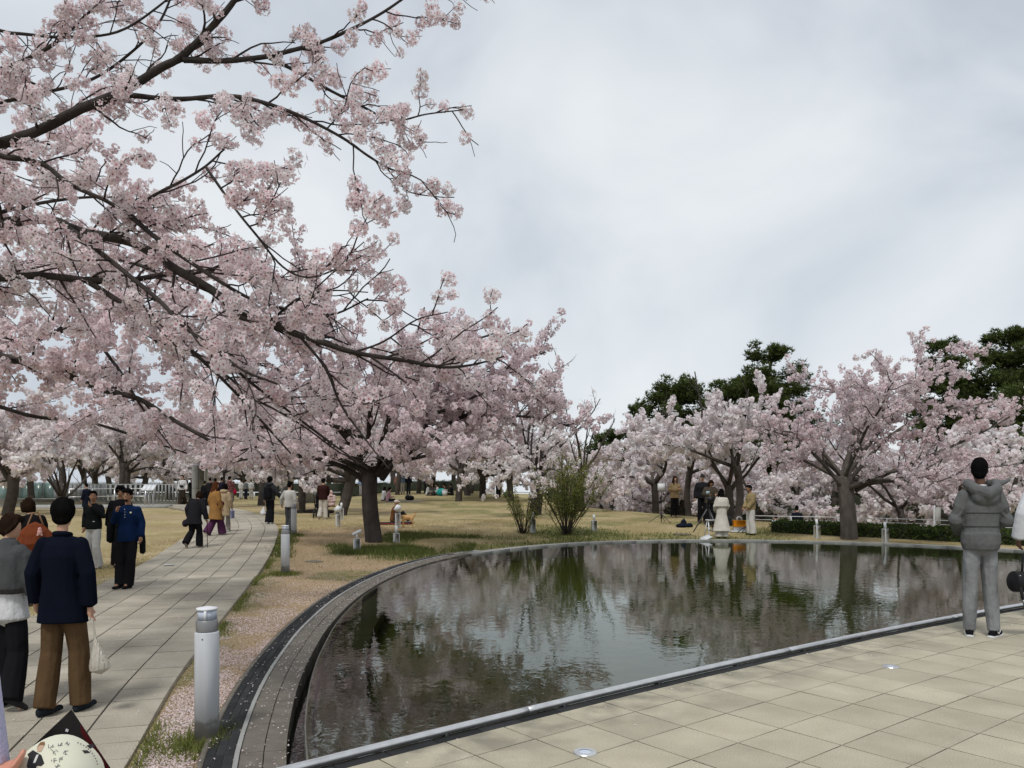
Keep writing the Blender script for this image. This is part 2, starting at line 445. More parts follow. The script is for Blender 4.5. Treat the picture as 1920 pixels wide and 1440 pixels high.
# what grows where: r green, g bare earth, b petals
xr = np.interp(GY, RE[:, 1], RE[:, 0])
strip = sstep(-.5, .3, GX - xr) * (GX < np.interp(GY, LIP[:250, 1], LIP[:250, 0])) * (1 - sstep(15, 22, GY))
t2 = (-3.65, 20.2)
n_a = vnoise(GX, GY, .6, 11); n_b = vnoise(GX, GY, 1.7, 12)
d2 = np.hypot((GX - t2[0] - .35) / 1.45, (GY - t2[1] + .9) / 1.15)
green = 1.0 * (1 - sstep(.55, 1.25, d2 + (n_b - .5) * .7))
rimg = (1 - sstep(.6, 2.0, dl + (n_a - .5) * 1.6)) * sstep(16.5, 18.5, GY) * (1 - sstep(7.5, 9.5, GX))
green = np.maximum(green, rimg * .6)
green = np.maximum(green, .5 * (1 - sstep(.05, .4, np.abs(GX - xr - .12) + (n_b - .3) * .4)) * (GY < 24))
green = np.maximum(green, sstep(.58, .8, n_a) * .5 * (GX > -4))
green = np.maximum(green, .55 * sstep(38, 50, GY) * n_a)
green = np.maximum(green, .7 * (1 - sstep(1.0, 2.6, np.hypot(GX - 2.2, GY - 25.0))))
dirt = np.clip(strip * 1.1, 0, 1)
d3 = np.hypot((GX + 5.2) / 2.0, (GY - 21) / 5.5)
dirt = np.maximum(dirt, .85 * (1 - sstep(.6, 1.2, d3 + (n_a - .5) * .6)))
dirt = np.maximum(dirt, .6 * (1 - sstep(.3, .9, dl + (n_b - .5) * .8)) * (GY > 16) * (GX < 4))
dirt = np.maximum(dirt, .5 * sstep(.55, .75, vnoise(GX, GY, .35, 21)) * (GX < -5) * (GY > 20))
tint = np.stack([np.clip(green, 0, 1), np.clip(dirt, 0, 1), np.zeros_like(green)], -1).reshape(-1, 3)
nx, ny = len(xs), len(ys)
i = np.arange(ny - 1)[:, None] * nx; j = np.arange(nx - 1)[None, :]
gf = np.stack([i + j, i + j + 1, i + nx + j + 1, i + nx + j], -1).reshape(-1, 4)
ground = link('ground', meshdata('ground', np.stack([GX, GY, gz], -1).reshape(-1, 3), [gf], lawn_material(), smooth=True, col=tint))
setp(ground, 'tan dormant lawn with bare earth and green patches around the pond', 'lawn', kind='structure')

# ------------------------------------------------------------------ paved path: slabs as parts
M['slab'] = pm('path_slab_stone', (.43, .39, .315), (.32, .288, .228), 3.2, .9, .006, 60, detail=7, island=.11)
grain(M['slab'], .9, .72, 1.15); grain(M['slab'], 140, .75, 1.22, .7)
M['joint'] = pm('path_joint', (.085, .075, .055), (.05, .045, .033), 6, .95)
path = thing('path', 'pale stone slab path curving away between the lawns', 'path', kind='structure')
ss = np.arange(0, 58, .35)
E_ = np.stack([pathpt(ss, np.full(len(ss), .02)), pathpt(ss, np.full(len(ss), PW - .02))], 1)
zz = terr(pathpt(ss, np.full(len(ss), PW / 2))[:, 0], pathpt(ss, np.full(len(ss), PW / 2))[:, 1]) + .045
def stripmesh(name, P0, P1, z0, z1, mat, depth=.0, parent=None):
    n = len(P0); V = np.vstack([np.column_stack([P0, z0]), np.column_stack([P1, z1])]); k = np.arange(n - 1)
    F = [np.stack([k, k + 1, n + k + 1, n + k], 1)]
    if depth:
        V = np.vstack([V, V - np.array([0, 0, depth])])
        F.append(np.stack([k, 2 * n + k, 2 * n + k + 1, k + 1], 1)); F.append(np.stack([n + k, n + k + 1, 3 * n + k + 1, 3 * n + k], 1))
    return link(name, meshdata(name, V, F, mat), parent)
stripmesh('bedding', E_[:, 0], E_[:, 1], zz - .012, zz - .012, M['joint'], .1, path)
ncol = 6; cw = PW / ncol
far_V = []; nfar = 0; far_F = []
top = MB(); cnt = 0
rs = np.random.default_rng(5)
for ri in range(len(ss) - 2):
    s0, s1 = ss[ri] + .0045, ss[ri + 1] - .0045
    for c in range(ncol):
        t0, t1 = c * cw + .008, (c + 1) * cw - .008
        P = pathpt(np.array([s0, s1, s1, s0]), np.array([t0, t0, t1, t1]))
        z0, z1 = zz[ri], zz[ri + 1]; dz = rs.normal(0, .0012)
        T = np.column_stack([P, np.array([z0, z1, z1, z0]) + dz])
        vis = (P[:, 1].mean() > 4.2)
        if vis and cnt < 300:
            o = MB().poly(T, .075).build('slab', M['slab'], path); cnt += 1
        else:
            top.poly(T, .06)
o = top.build('slabs', M['slab'], path); o['kind'] = 'stuff'

# ------------------------------------------------------------------ plaza: tiles as parts
M['tile'] = pm('plaza_tile_stone', (.455, .412, .318), (.335, .30, .225), 2.2, .85, .004, 90, detail=9, island=.10, contrast=.22)
def weathered(m):
    # fine grain in the stone, dark lichen stains where the rail drips on the outer tiles
    t = m.node_tree; b = t.nodes['Principled BSDF']; N = t.nodes.new; K = t.links.new; src = b.inputs['Base Color'].links[0].from_socket
    tcn = N('ShaderNodeTexCoord'); g_ = N('ShaderNodeTexNoise'); g_.inputs['Scale'].default_value = 130; g_.inputs['Detail'].default_value = 3; K(tcn.outputs['Object'], g_.inputs['Vector'])
    r_ = N('ShaderNodeValToRGB'); r_.color_ramp.elements[0].position = .3; r_.color_ramp.elements[0].color = (.70, .70, .70, 1); r_.color_ramp.elements[1].position = .7; r_.color_ramp.elements[1].color = (1.25, 1.25, 1.22, 1); K(g_.outputs['Fac'], r_.inputs[0])
    mu = N('ShaderNodeMix'); mu.data_type = 'RGBA'; mu.blend_type = 'MULTIPLY'; mu.inputs[0].default_value = .75; K(src, mu.inputs[6]); K(r_.outputs[0], mu.inputs[7])
    sub_ = N('ShaderNodeVectorMath'); sub_.operation = 'DISTANCE'; sub_.inputs[1].default_value = (PC[0], PC[1], 0); K(tcn.outputs['Object'], sub_.inputs[0])
    mr = N('ShaderNodeMapRange'); mr.inputs[1].default_value = PR - .75; mr.inputs[2].default_value = PR - .05; K(sub_.outputs['Value'], mr.inputs[0])
    n2 = N('ShaderNodeTexNoise'); n2.inputs['Scale'].default_value = 3.5; n2.inputs['Detail'].default_value = 7; K(tcn.outputs['Object'], n2.inputs['Vector'])
    r2_ = N('ShaderNodeValToRGB'); r2_.color_ramp.elements[0].position = .42; r2_.color_ramp.elements[0].color = (0, 0, 0, 1); r2_.color_ramp.elements[1].position = .62; r2_.color_ramp.elements[1].color = (.75, .75, .75, 1); K(n2.outputs['Fac'], r2_.inputs[0])
    ml = N('ShaderNodeMath'); ml.operation = 'MULTIPLY'; K(mr.outputs[0], ml.inputs[0]); K(r2_.outputs[0], ml.inputs[1])
    st = N('ShaderNodeMix'); st.data_type = 'RGBA'; K(ml.outputs[0], st.inputs[0]); K(mu.outputs[2], st.inputs[6]); st.inputs[7].default_value = (.16, .15, .115, 1)
    K(st.outputs[2], b.inputs['Base Color'])
weathered(M['tile'])
M['tile_joint'] = pm('plaza_joint', (.10, .085, .062), (.06, .05, .038), 6, .95)
plaza = thing('plaza', 'beige stone tile plaza beside the pond', 'plaza', kind='structure')
def arcpt(r, a): return PC + r * np.array([math.cos(a), math.sin(a)])
q = CAMZ / -ray(1434, 1316)[2] * ray(1434, 1316); p0 = q[:2]
a_ref = math.atan2(p0[1] - PC[1], p0[0] - PC[0]); r_ref = float(np.hypot(*(p0 - PC)))
dr = .40; da = -.443 / PR
rows = [PR - .002] + [r_ref + dr * k for k in range(2, -60, -1) if r_ref + dr * k < PR - .12]
a0, a1 = math.atan2(2.9 - PC[1], -2.6 - PC[0]), math.atan2(20 - PC[1], 19.5 - PC[0])
aa = np.linspace(a0, a1, 90)
outer = np.array([arcpt(PR - .01, a) for a in aa]); inner = np.array([arcpt(PR - 26, a) for a in aa])
z_ = np.full(len(aa), -.012)
stripmesh('bedding', inner, outer, z_, z_, M['tile_joint'], .5, plaza)
far = MB(); cnt = 0; cand = []
for k in range(len(rows) - 1):
    ra, rb = rows[k] - .004, rows[k + 1] + .004
    if k == 0: ra = rows[0]
    for jn in range(-24, 34):
        b0 = a_ref + da * jn - .005 / PR; b1 = a_ref + da * (jn + 1) + .005 / PR
        if not (min(a0, a1) < min(b0, b1) and max(b0, b1) < max(a0, a1)): continue
        P = np.array([arcpt(ra, b0), arcpt(ra, b1), arcpt(rb, b1), arcpt(rb, b0)])
        if k > 30: continue
        cand.append((P, k))
def shown(P):
    p = P.mean(0)
    return p[1] > 3.2 and abs(p[0]) < .80 * p[1] + .4
for P, k in cand:
    T = np.column_stack([P, np.full(4, rs.normal(0, .0008))])[::-1]
    if T[1, 0] * 0 == 0:
        a = np.cross(T[1] - T[0], T[2] - T[1])[2]
        if a < 0: T = T[::-1]
    if shown(P) and cnt < 300:
        MB().poly(T, .05).build('tile', M['tile'], plaza); cnt += 1
    else: far.poly(T, .05)
o = far.build('tiles', M['tile'], plaza); o['kind'] = 'stuff'
for (px, py), lab in (((1097, 1411), 'round flush ground light in the plaza tiles near the steel rail'), ((1670, 1250), 'round flush ground light in the plaza tiles near the man in grey')):
    d = ray(px, py); p = d * (-CAMZ / d[2])
    gl = thing('ground_light', lab, 'ground light', (p[0], p[1], 0), group='ground lights in the plaza')
    t = np.arange(24) * 2 * np.pi / 24; q = np.stack([np.cos(t), np.sin(t), np.zeros(24)], 1)
    def ann(r0, r1, z0, z1, nm, mt):
        V = np.vstack([q * r0 + [0, 0, z0], q * r1 + [0, 0, z1]]); k = np.arange(24); link(nm, meshdata(nm, V, [np.stack([k, (k + 1) % 24, 24 + (k + 1) % 24, 24 + k], 1)], mt), gl)
    ann(.068, .064, .001, .007, 'outer_edge', M['steel']); ann(.064, .036, .007, .007, 'ring', M['steel'])
    V = np.vstack([q * .036 + [0, 0, .005], [[0, 0, .006]]]); k = np.arange(24)
    link('lens', meshdata('lens', V, [np.stack([k, (k + 1) % 24, np.full(24, 24)], 1)], M['lamp_glass']), gl)

# ------------------------------------------------------------------ pond
def water_material():
    m, t, b = newmat('pond_water'); t.nodes.remove(b); N = t.nodes.new; K = t.links.new
    tcn = N('ShaderNodeTexCoord'); mpn = N('ShaderNodeMapping'); mpn.inputs['Scale'].default_value = (1, 1, 1)
    K(tcn.outputs['Object'], mpn.inputs[0])
    a = N('ShaderNodeTexNoise'); a.inputs['Scale'].default_value = 4.2; a.inputs['Detail'].default_value = 3; a.inputs['Roughness'].default_value = .55
    c = N('ShaderNodeTexNoise'); c.inputs['Scale'].default_value = 11; c.inputs['Detail'].default_value = 2
    big = N('ShaderNodeTexNoise'); big.inputs['Scale'].default_value = .35; big.inputs['Detail'].default_value = 2
    for n in (a, c, big): K(mpn.outputs[0], n.inputs['Vector'])
    rp = N('ShaderNodeMapRange'); rp.inputs[1].default_value = .35; rp.inputs[2].default_value = .65; rp.inputs[3].default_value = .25; rp.inputs[4].default_value = 1.0; K(big.outputs['Fac'], rp.inputs[0])
    ml = N('ShaderNodeMath'); ml.operation = 'MULTIPLY'; K(c.outputs['Fac'], ml.inputs[0]); ml.inputs[1].default_value = .35
    ad = N('ShaderNodeMath'); ad.operation = 'ADD'; K(a.outputs['Fac'], ad.inputs[0]); K(ml.outputs[0], ad.inputs[1])
    m2 = N('ShaderNodeMath'); m2.operation = 'MULTIPLY'; K(ad.outputs[0], m2.inputs[0]); K(rp.outputs[0], m2.inputs[1])
    bp = N('ShaderNodeBump'); bp.inputs['Strength'].default_value = 1; bp.inputs['Distance'].default_value = .0034; K(m2.outputs[0], bp.inputs['Height'])
    fr = N('ShaderNodeFresnel'); fr.inputs['IOR'].default_value = 1.46; K(bp.outputs[0], fr.inputs['Normal'])
    gl = N('ShaderNodeBsdfGlossy'); gl.inputs['Roughness'].default_value = .0; gl.inputs['Color'].default_value = (.92, .95, .95, 1); K(bp.outputs[0], gl.inputs['Normal'])
    tr = N('ShaderNodeBsdfTransparent'); tr.inputs[0].default_value = (.52, .56, .40, 1)
    mxn = N('ShaderNodeMixShader'); K(fr.outputs[0], mxn.inputs[0]); K(tr.outputs[0], mxn.inputs[1]); K(gl.outputs[0], mxn.inputs[2])
    K(mxn.outputs[0], t.nodes['Material Output'].inputs[0])
    return m
from mathutils.geometry import tessellate_polygon
def polysheet(name, P, z, mat, parent=None):
    tri = tessellate_polygon([[Vector((p[0], p[1], 0)) for p in P]])
    V = np.column_stack([P, np.full(len(P), z)]); F = np.array(tri)
    a = np.cross(V[F[:, 1]] - V[F[:, 0]], V[F[:, 2]] - V[F[:, 0]])[:, 2]; F[a < 0] = F[a < 0][:, ::-1]
    return link(name, meshdata(name, V, [F], mat), parent)
WP = np.vstack([LIP[2:], NEAR[:-1]])
setp(polysheet('water', WP, WATER_Z, water_material()), 'still dark green pond water mirroring the cherry trees', 'water', kind='structure')
M['pond_floor'] = pm('algae_floor', (.12, .14, .028), (.065, .08, .016), 2.5, .9, .01, 8)
M['granite'] = pm('grey_granite', (.165, .148, .122), (.105, .093, .077), 7, .85, .004, 80, detail=8)
M['granite_light'] = pm('pale_granite_edge', (.32, .32, .30), (.24, .24, .225), 7, .8, .004, 80, detail=8)
M['granite_wet'] = pm('wet_granite', (.13, .125, .11), (.085, .082, .072), 6, .6, .004, 60, detail=7)
M['slate'] = pm('dark_slate', (.040, .041, .042), (.025, .026, .027), 6, .9, .003, 60, island=.25, spec=.08)
setp(polysheet('pond_floor', WP, -.50, M['pond_floor']), 'olive algae covered floor under the pond water', 'pond floor', kind='structure')
edge = thing('pond_edge', 'grey granite rim and dark drain band around the pond', 'pond edge', kind='structure')
def ringstones(i0, i1, step, o0, o1, ztop, h, mat, name, gap=.006, skew=0):
    L1 = LIP; n = 0
    for k in range(i0, i1 - step + 1, step):
        idx = np.linspace(k, k + step, 3).astype(int)
        idx = np.clip(idx, 0, len(LIP) - 1)
        A = LIP[idx] + LIPN[idx] * o0; B = LIP[idx] + LIPN[idx] * o1
        T0 = (A[-1] - A[0]); T0 /= np.linalg.norm(T0)
        A[0] += T0 * gap / 2; B[0] += T0 * gap / 2; A[-1] -= T0 * gap / 2; B[-1] -= T0 * gap / 2
        za = np.array([ztop(LIP[q_][1]) for q_ in idx])
        P = np.vstack([np.column_stack([A, za]), np.column_stack([B, za])[::-1]])
        a = np.cross(P[1] - P[0], P[3] - P[0])[2]
        if a < 0: P = P[::-1]
        MB().poly(P, h).build(name, mat, edge); n += 1
    return n
nl = len(LIP)
lz = lambda y: float(np.interp(y, [5, 10, 16, 20], [-.27, -.245, -.165, -.125]))
ringstones(0, 150, 6, .13, .27, lz, .35, M['granite'], 'ledge_stone')
ringstones(0, 150, 6, .276, .42, lambda y: lz(y) + .004, .3, M['granite'], 'ledge_stone')
ringstones(0, 150, 8, .425, .455, lambda y: lz(y) + .016, .2, M['granite_light'], 'kerb_strip', .003)
for o0 in (.462, .521, .580):
    ringstones(0, 150, 4, o0, o0 + .054, lambda y: lz(y) + .002, .1, M['slate'], 'slate_tile', .004)
stripmesh('band_bedding', LIP[:160] + LIPN[:160] * .44, LIP[:160] + LIPN[:160] * .65, np.array([lz(y) - .006 for y in LIP[:160, 1]]), np.array([lz(y) - .006 for y in LIP[:160, 1]]), M['granite_light'], .2, edge)
stripmesh('outer_strip', LIP[:155] + LIPN[:155] * .638, LIP[:155] + LIPN[:155] * .672, np.array([lz(y) + .006 for y in LIP[:155, 1]]), np.array([lz(y) + .006 for y in LIP[:155, 1]]), M['granite'], .2, edge)
ringstones(150, nl - 1, 8, .01, .30, lz, .4, M['granite_light'], 'coping_stone')
ringstones(2, 150, 8, -.04, .012, lambda y: WATER_Z - .003, .4, M['granite_wet'], 'lip_stone', .004)
def shelf(i0, i1, o0, o1, z, mat, nm, step):
    ringstones(i0, i1, step, o0, o1, lambda y: z, .12, mat, nm, .008)
shelf(2, 150, -.45, -.055, -.235, M['granite_wet'], 'shelf_stone', 6)
stripmesh('channel_bed', LIP[:170] + LIPN[:170] * -.02, LIP[:170] + LIPN[:170] * .16, np.full(170, -.44), np.full(170, -.44), M['dark'], 0, edge)
chw = water_material(); 
stripmesh('channel_water', LIP[:150] + LIPN[:150] * .0, LIP[:150] + LIPN[:150] * .13, np.full(150, -.42), np.full(150, -.42), chw, 0, edge)
# basin wall along the plaza, drain slot, rail
aa = np.linspace(math.atan2(3.1 - PC[1], -2.2 - PC[0]), A_R, 200)
def arcs(r): return np.array([arcpt(r, a) for a in aa])
zc = np.full(200, -.055)
k_ = 0
for q0 in range(0, 190, 3):
    s_ = slice(q0, q0 + 4); A = arcs(PR + .012)[s_]; B = arcs(PR + .152)[s_]
    A = A.copy(); B = B.copy(); T0 = A[-1] - A[0]; T0 /= np.linalg.norm(T0); A[0] += T0 * .003; B[0] += T0 * .003; A[-1] -= T0 * .003; B[-1] -= T0 * .003
    P = np.vstack([np.column_stack([A, np.full(4, -.022)]), np.column_stack([B, np.full(4, -.022)])[::-1]])
    if np.cross(P[1] - P[0], P[7] - P[0])[2] < 0: P = P[::-1]
    MB().poly(P, .25).build('slate_kerb', M['slate'], edge)
stripmesh('basin_wall', arcs(PR + .153), arcs(PR + .23), np.full(200, -.14), np.full(200, -.14), M['granite_wet'], .5, edge)
tr = np.column_stack([arcs(PR + .25), np.full(200, -.158)])
MB().tube(tr, .022, 8).build('overflow_pipe', M['slate'], edge, smooth=True)
rail = thing('rail', 'low polished steel tube rail along the plaza edge of the pond', 'rail', (0, 0, 0))
pts = np.column_stack([arcs(PR + .155), np.full(200, .008)])
for q0 in range(0, 196, 28):
    MB().tube(pts[q0:q0 + 29] if q0 + 29 < 200 else pts[q0:], .026, 14).build('tube', M['steel'], rail, smooth=True)
for q0 in range(4, 198, 9):
    MB().box((pts[q0, 0], pts[q0, 1], -.05), (.03, .05, .10), 0.65).build('bracket', M['black_metal'], rail)
# ------------------------------------------------------------------ trees
def unit(v): return v / (np.linalg.norm(v) + 1e-12)
def rand_rot(n, rng):
    q = rng.normal(size=(n, 4)); q /= np.linalg.norm(q, axis=1)[:, None]; a, b, c, d = q.T
    return np.stack([np.stack([1 - 2 * (c * c + d * d), 2 * (b * c - a * d), 2 * (b * d + a * c)], -1),
                     np.stack([2 * (b * c + a * d), 1 - 2 * (b * b + d * d), 2 * (c * d - a * b)], -1),
                     np.stack([2 * (b * d - a * c), 2 * (c * d + a * b), 1 - 2 * (b * b + c * c)], -1)], 1)
def frame(n):
    n = unit(n); a = unit(np.cross(n, [.3, .5, .8])); b = np.cross(n, a); return a, b, n
WHITE = np.array([.95, .92, .92]); PINK = np.array([.93, .825, .845]); RED = np.array([.30, .05, .075])
def cluster(lod, rng):
    """one umbel of blossom: vertices, polygons by size, colours"""
    V = []; F4 = []; F3 = []; F5 = []; col = []; n0 = 0
    nf = {0: 16, 1: 11, 2: 7}[lod]
    dirs = rng.normal(size=(nf, 3)); dirs[:, 2] -= .25; dirs /= np.linalg.norm(dirs, axis=1)[:, None]
    if nf > 6:
        for _ in range(12):
            D = dirs[:, None] - dirs[None]; q = (D ** 2).sum(-1) + np.eye(nf); dirs += .06 * (D / q[..., None]).sum(1); dirs /= np.linalg.norm(dirs, axis=1)[:, None]
    for d in dirs:
        a, b, n = frame(d + rng.normal(0, .25, 3)); c = d * rng.uniform(.62, 1.12)
        s = rng.uniform(.85, 1.12); ph = rng.uniform(0, 6.3); base = WHITE * rng.uniform(.86, 1.0) + (PINK - WHITE) * rng.uniform(0, .55)
        if lod == 0:
            fr = .45 * s; t = ph + np.arange(5) * 2 * np.pi / 5
            for tt in t:
                e = a * math.cos(tt) + b * math.sin(tt); g = -a * math.sin(tt) + b * math.cos(tt); cup = rng.uniform(.05, .16)
                P = [c + e * .04 * fr, c + e * .55 * fr + g * .36 * fr + n * cup * fr, c + e * 1.0 * fr + g * .14 * fr + n * (cup + .1) * fr, c + e * .9 * fr + n * (cup + .06) * fr, c + e * 1.0 * fr - g * .14 * fr + n * (cup + .1) * fr, c + e * .55 * fr - g * .36 * fr + n * cup * fr]
                V += P; F4 += [[n0, n0 + 1, n0 + 2, n0 + 3], [n0, n0 + 3, n0 + 4, n0 + 5]]; col += [base * [.80, .60, .63]] + [base] * 5; n0 += 6
            P = [c + n * .10 * fr + (a * math.cos(tt) + b * math.sin(tt)) * .17 * fr for tt in t]
            V += P; F5.append([n0 + k for k in range(5)]); col += [RED * rng.uniform(.8, 1.5)] * 5; n0 += 5
        elif lod == 1:
            fr = .50 * s; t = ph + np.arange(5) * 2 * np.pi / 5
            P = [c + (a * math.cos(tt) + b * math.sin(tt)) * fr + n * .1 * fr for tt in t]
            V += [c - n * .05 * fr] + P; F3 += [[n0, n0 + 1 + k, n0 + 1 + (k + 1) % 5] for k in range(5)]
            col += [base * [.70, .48, .52]] + [base] * 5; n0 += 6
        else:
            fr = .66 * s; t = ph + np.arange(4) * 2 * np.pi / 4
            V += [c + (a * math.cos(tt) + b * math.sin(tt)) * fr for tt in t]; F4.append([n0, n0 + 1, n0 + 2, n0 + 3]); col += [base * .96] * 4; n0 += 4
    if lod == 0:
        for d in dirs[::2]:                                    # pedicels and buds
            a, b, n = frame(d); e = n * .82
            V += [a * .03, -a * .03, e]; F3.append([n0, n0 + 1, n0 + 2]); col += [np.array([.10, .075, .04])] * 3; n0 += 3
    return np.array(V), {4: np.array(F4), 3: np.array(F3), 5: np.array(F5)}, np.array(col)
_tr = np.random.default_rng(3)
CLU = {l: [cluster(l, _tr) for _ in range(6)] for l in (0, 1, 2)}
def scatter(pos, rad, lod, rng, shade=None):
    """all clusters of one crown as arrays"""
    pos = np.asarray(pos); n = len(pos); pick = rng.integers(0, 6, n); VV = []; CC = []; FF = {3: [], 4: [], 5: []}; off = 0
    for k in range(6):
        I = np.nonzero(pick == k)[0]
        if not len(I): continue
        V, F, c = CLU[lod][k]; Rm = rand_rot(len(I), rng)
        Q = np.einsum('nij,vj->nvi', Rm, V) * rad[I][:, None, None] + pos[I][:, None, :]
        tn = rng.uniform(.86, 1.06, (len(I), 1, 1)) * np.array([1, 1, 1]); hue = rng.uniform(-.045, .03, (len(I), 1, 1)) * np.array([0, 1, .8])
        cc = np.clip(c[None] * tn + hue * (c[None] > .45), 0, .95)
        VV.append(Q.reshape(-1, 3)); CC.append(cc.reshape(-1, 3)); m = len(V)
        for s in F:
            if len(F[s]): FF[s].append((F[s][None] + (np.arange(len(I)) * m)[:, None, None] + off).reshape(-1, s))
        off += len(I) * m
    return np.vstack(VV), [np.vstack(FF[s]) for s in FF if FF[s]], np.vstack(CC)

class Tree:
    def __init__(s, seed): s.rng = np.random.default_rng(seed); s.mb = MB(); s.tw = MB(); s.pos = []; s.rad = []; s.nb = 0; s.zmin = -9.0
    def walk(s, p, d, L_, n, curl, bias, bend=None):
        P = [np.array(p, float)]; d = unit(np.array(d, float)); st = L_ / n
        for k in range(n):
            d = unit(d + s.rng.normal(0, curl, 3) + np.array(bias) * ((k + 1) / n if bend is None else bend))
            P.append(P[-1] + d * st)
        return np.array(P)
    def limb(s, P, r0, r1, sides=7, thin=False):
        n = len(P); r = r0 + (r1 - r0) * np.linspace(0, 1, n) ** .8
        if thin == False and n > 3: r = r * (1 + s.rng.normal(0, .04, n))
        (s.tw if thin else s.mb).tube(P, r, sides, caps=True); s.nb += 1
    def flowers(s, P, gap, rad, jit, t0=0.0, prob=1.0):
        L_ = np.concatenate([[0], np.cumsum(np.linalg.norm(np.diff(P, axis=0), axis=1))]); m = max(1, int(L_[-1] * (1 - t0) / gap))
        t = L_[-1] * (t0 + (1 - t0) * (np.arange(m) + s.rng.uniform(.2, .8, m)) / m)
        if prob < 1: t = t[s.rng.random(m) < prob]
        if not len(t): return
        Q = np.stack([np.interp(t, L_, P[:, k]) for k in range(3)], 1) + s.rng.normal(0, jit, (len(t), 3))
        s.pos.append(Q); s.rad.append(rad * s.rng.uniform(.65, 1.2, len(t)))
    def spawn(s, P, r, gap, L_, ang, bias, curl=.16, t0=.15, seg=5, updir=None, taper=.5):
        """side branches along P; returns list of (points, start radius)"""
        D = np.concatenate([[0], np.cumsum(np.linalg.norm(np.diff(P, axis=0), axis=1))]); tot = D[-1]; out = []
        t = t0 * tot + gap * s.rng.uniform(0, 1)
        side = 1
        while t < tot:
            p = np.array([np.interp(t, D, P[:, k]) for k in range(3)]); k = min(np.searchsorted(D, t), len(P) - 1); T = unit(P[k] - P[max(k - 1, 0)])
            a, b, _ = frame(T); ph = s.rng.uniform(0, 6.28); e = a * math.cos(ph) + b * math.sin(ph)
            an = R(s.rng.uniform(*ang)); d = unit(T * math.cos(an) + e * math.sin(an) + np.array(bias) * .5)
            f = 1 - taper * t / tot
            Q = s.walk(p, d, L_ * f * s.rng.uniform(.6, 1.25), seg, curl, bias)
            if Q[:, 2].min() > s.zmin: out.append((Q, r * (1 - .55 * t / tot)))
            t += gap * s.rng.uniform(.6, 1.4)
        return out
    def make(s, root, lod, crown_min=None, bark='bark', limbname='trunk', keep=None):
        s.mb.build(limbname, M[bark], root, smooth=True)
        if s.tw.n: 
            o = s.tw.build('branches', M['twig'], root); o['kind'] = 'stuff'
        if s.pos:
            pos = np.vstack(s.pos); rad = np.concatenate(s.rad)
            if crown_min is not None: k = pos[:, 2] > crown_min + s.rng.normal(0, .12, len(pos)); pos, rad = pos[k], rad[k]
            if keep is not None: k = keep(pos); pos, rad = pos[k], rad[k]
            V, F, c = scatter(pos, rad, lod, s.rng)
            o = link('crown', meshdata('crown', V, F, M['petal'], col=c), root); o['kind'] = 'stuff'
            return len(pos)

def cherry(t, base=(0, 0, 0), fork=1.7, r=.22, n=6, spread=4.0, rise=(22, 58), lean=(0, 0), lod=2, dens=1.0, crad=.10, l2gap=.5, l3gap=.26, droop=-.05, azi=None, twigs=True, lr=(.45, .62)):
    g = t.rng; b = np.array(base, float)
    top = b + np.array([lean[0], lean[1], fork]); m = b * .5 + top * .5 + np.array([g.normal(0, .04), g.normal(0, .04), 0])
    tp = catmull([b + [0, 0, -.15], b + [0, 0, .12], m, top], 5)
    rr = np.interp(np.linspace(0, 1, len(tp)), [0, .12, .3, .8, 1], [r * 1.35, r * 1.12, r, r * .92, r * 1.0])
    t.mb.tube(tp, rr, 12)
    azs = azi if azi is not None else np.arange(n) * 2 * np.pi / n + g.uniform(0, 6.28) + g.normal(0, .25, n)
    for k, az in enumerate(azs):
        el = R(g.uniform(*rise)) if k % 3 else R(g.uniform(rise[1] * .8, rise[1] * 1.15))
        L_ = spread * g.uniform(.85, 1.2)
        d = np.array([math.cos(az) * math.cos(el), math.sin(az) * math.cos(el), math.sin(el)])
        p = top + (b - top) / fork * (.55 * g.random() if k % 2 else .1)
        P = t.walk(p, d, L_, 10, .10, (0, 0, droop - .11 * math.sin(el)))
        r0 = r * g.uniform(*lr)
        t.limb(P, r0, .018, 8)
        for Q, q in t.spawn(P, r0 * .5, l2gap, L_ * .46, (28, 68), (0, 0, .05), .14, .18, 6):
            t.limb(Q, max(q, .014), .007, 5)
            t.flowers(Q, .15 / dens, crad, .05, .35)
            for S_, q2 in t.spawn(Q, max(q * .5, .008), l3gap, .62, (25, 75), (0, 0, .02), .2, .1, 4, taper=.3):
                if twigs: t.limb(S_, .007, .003, 3, True)
                t.flowers(S_, .105 / dens, crad, .035, .1)
        t.flowers(P, .13 / dens, crad, .06, .55)

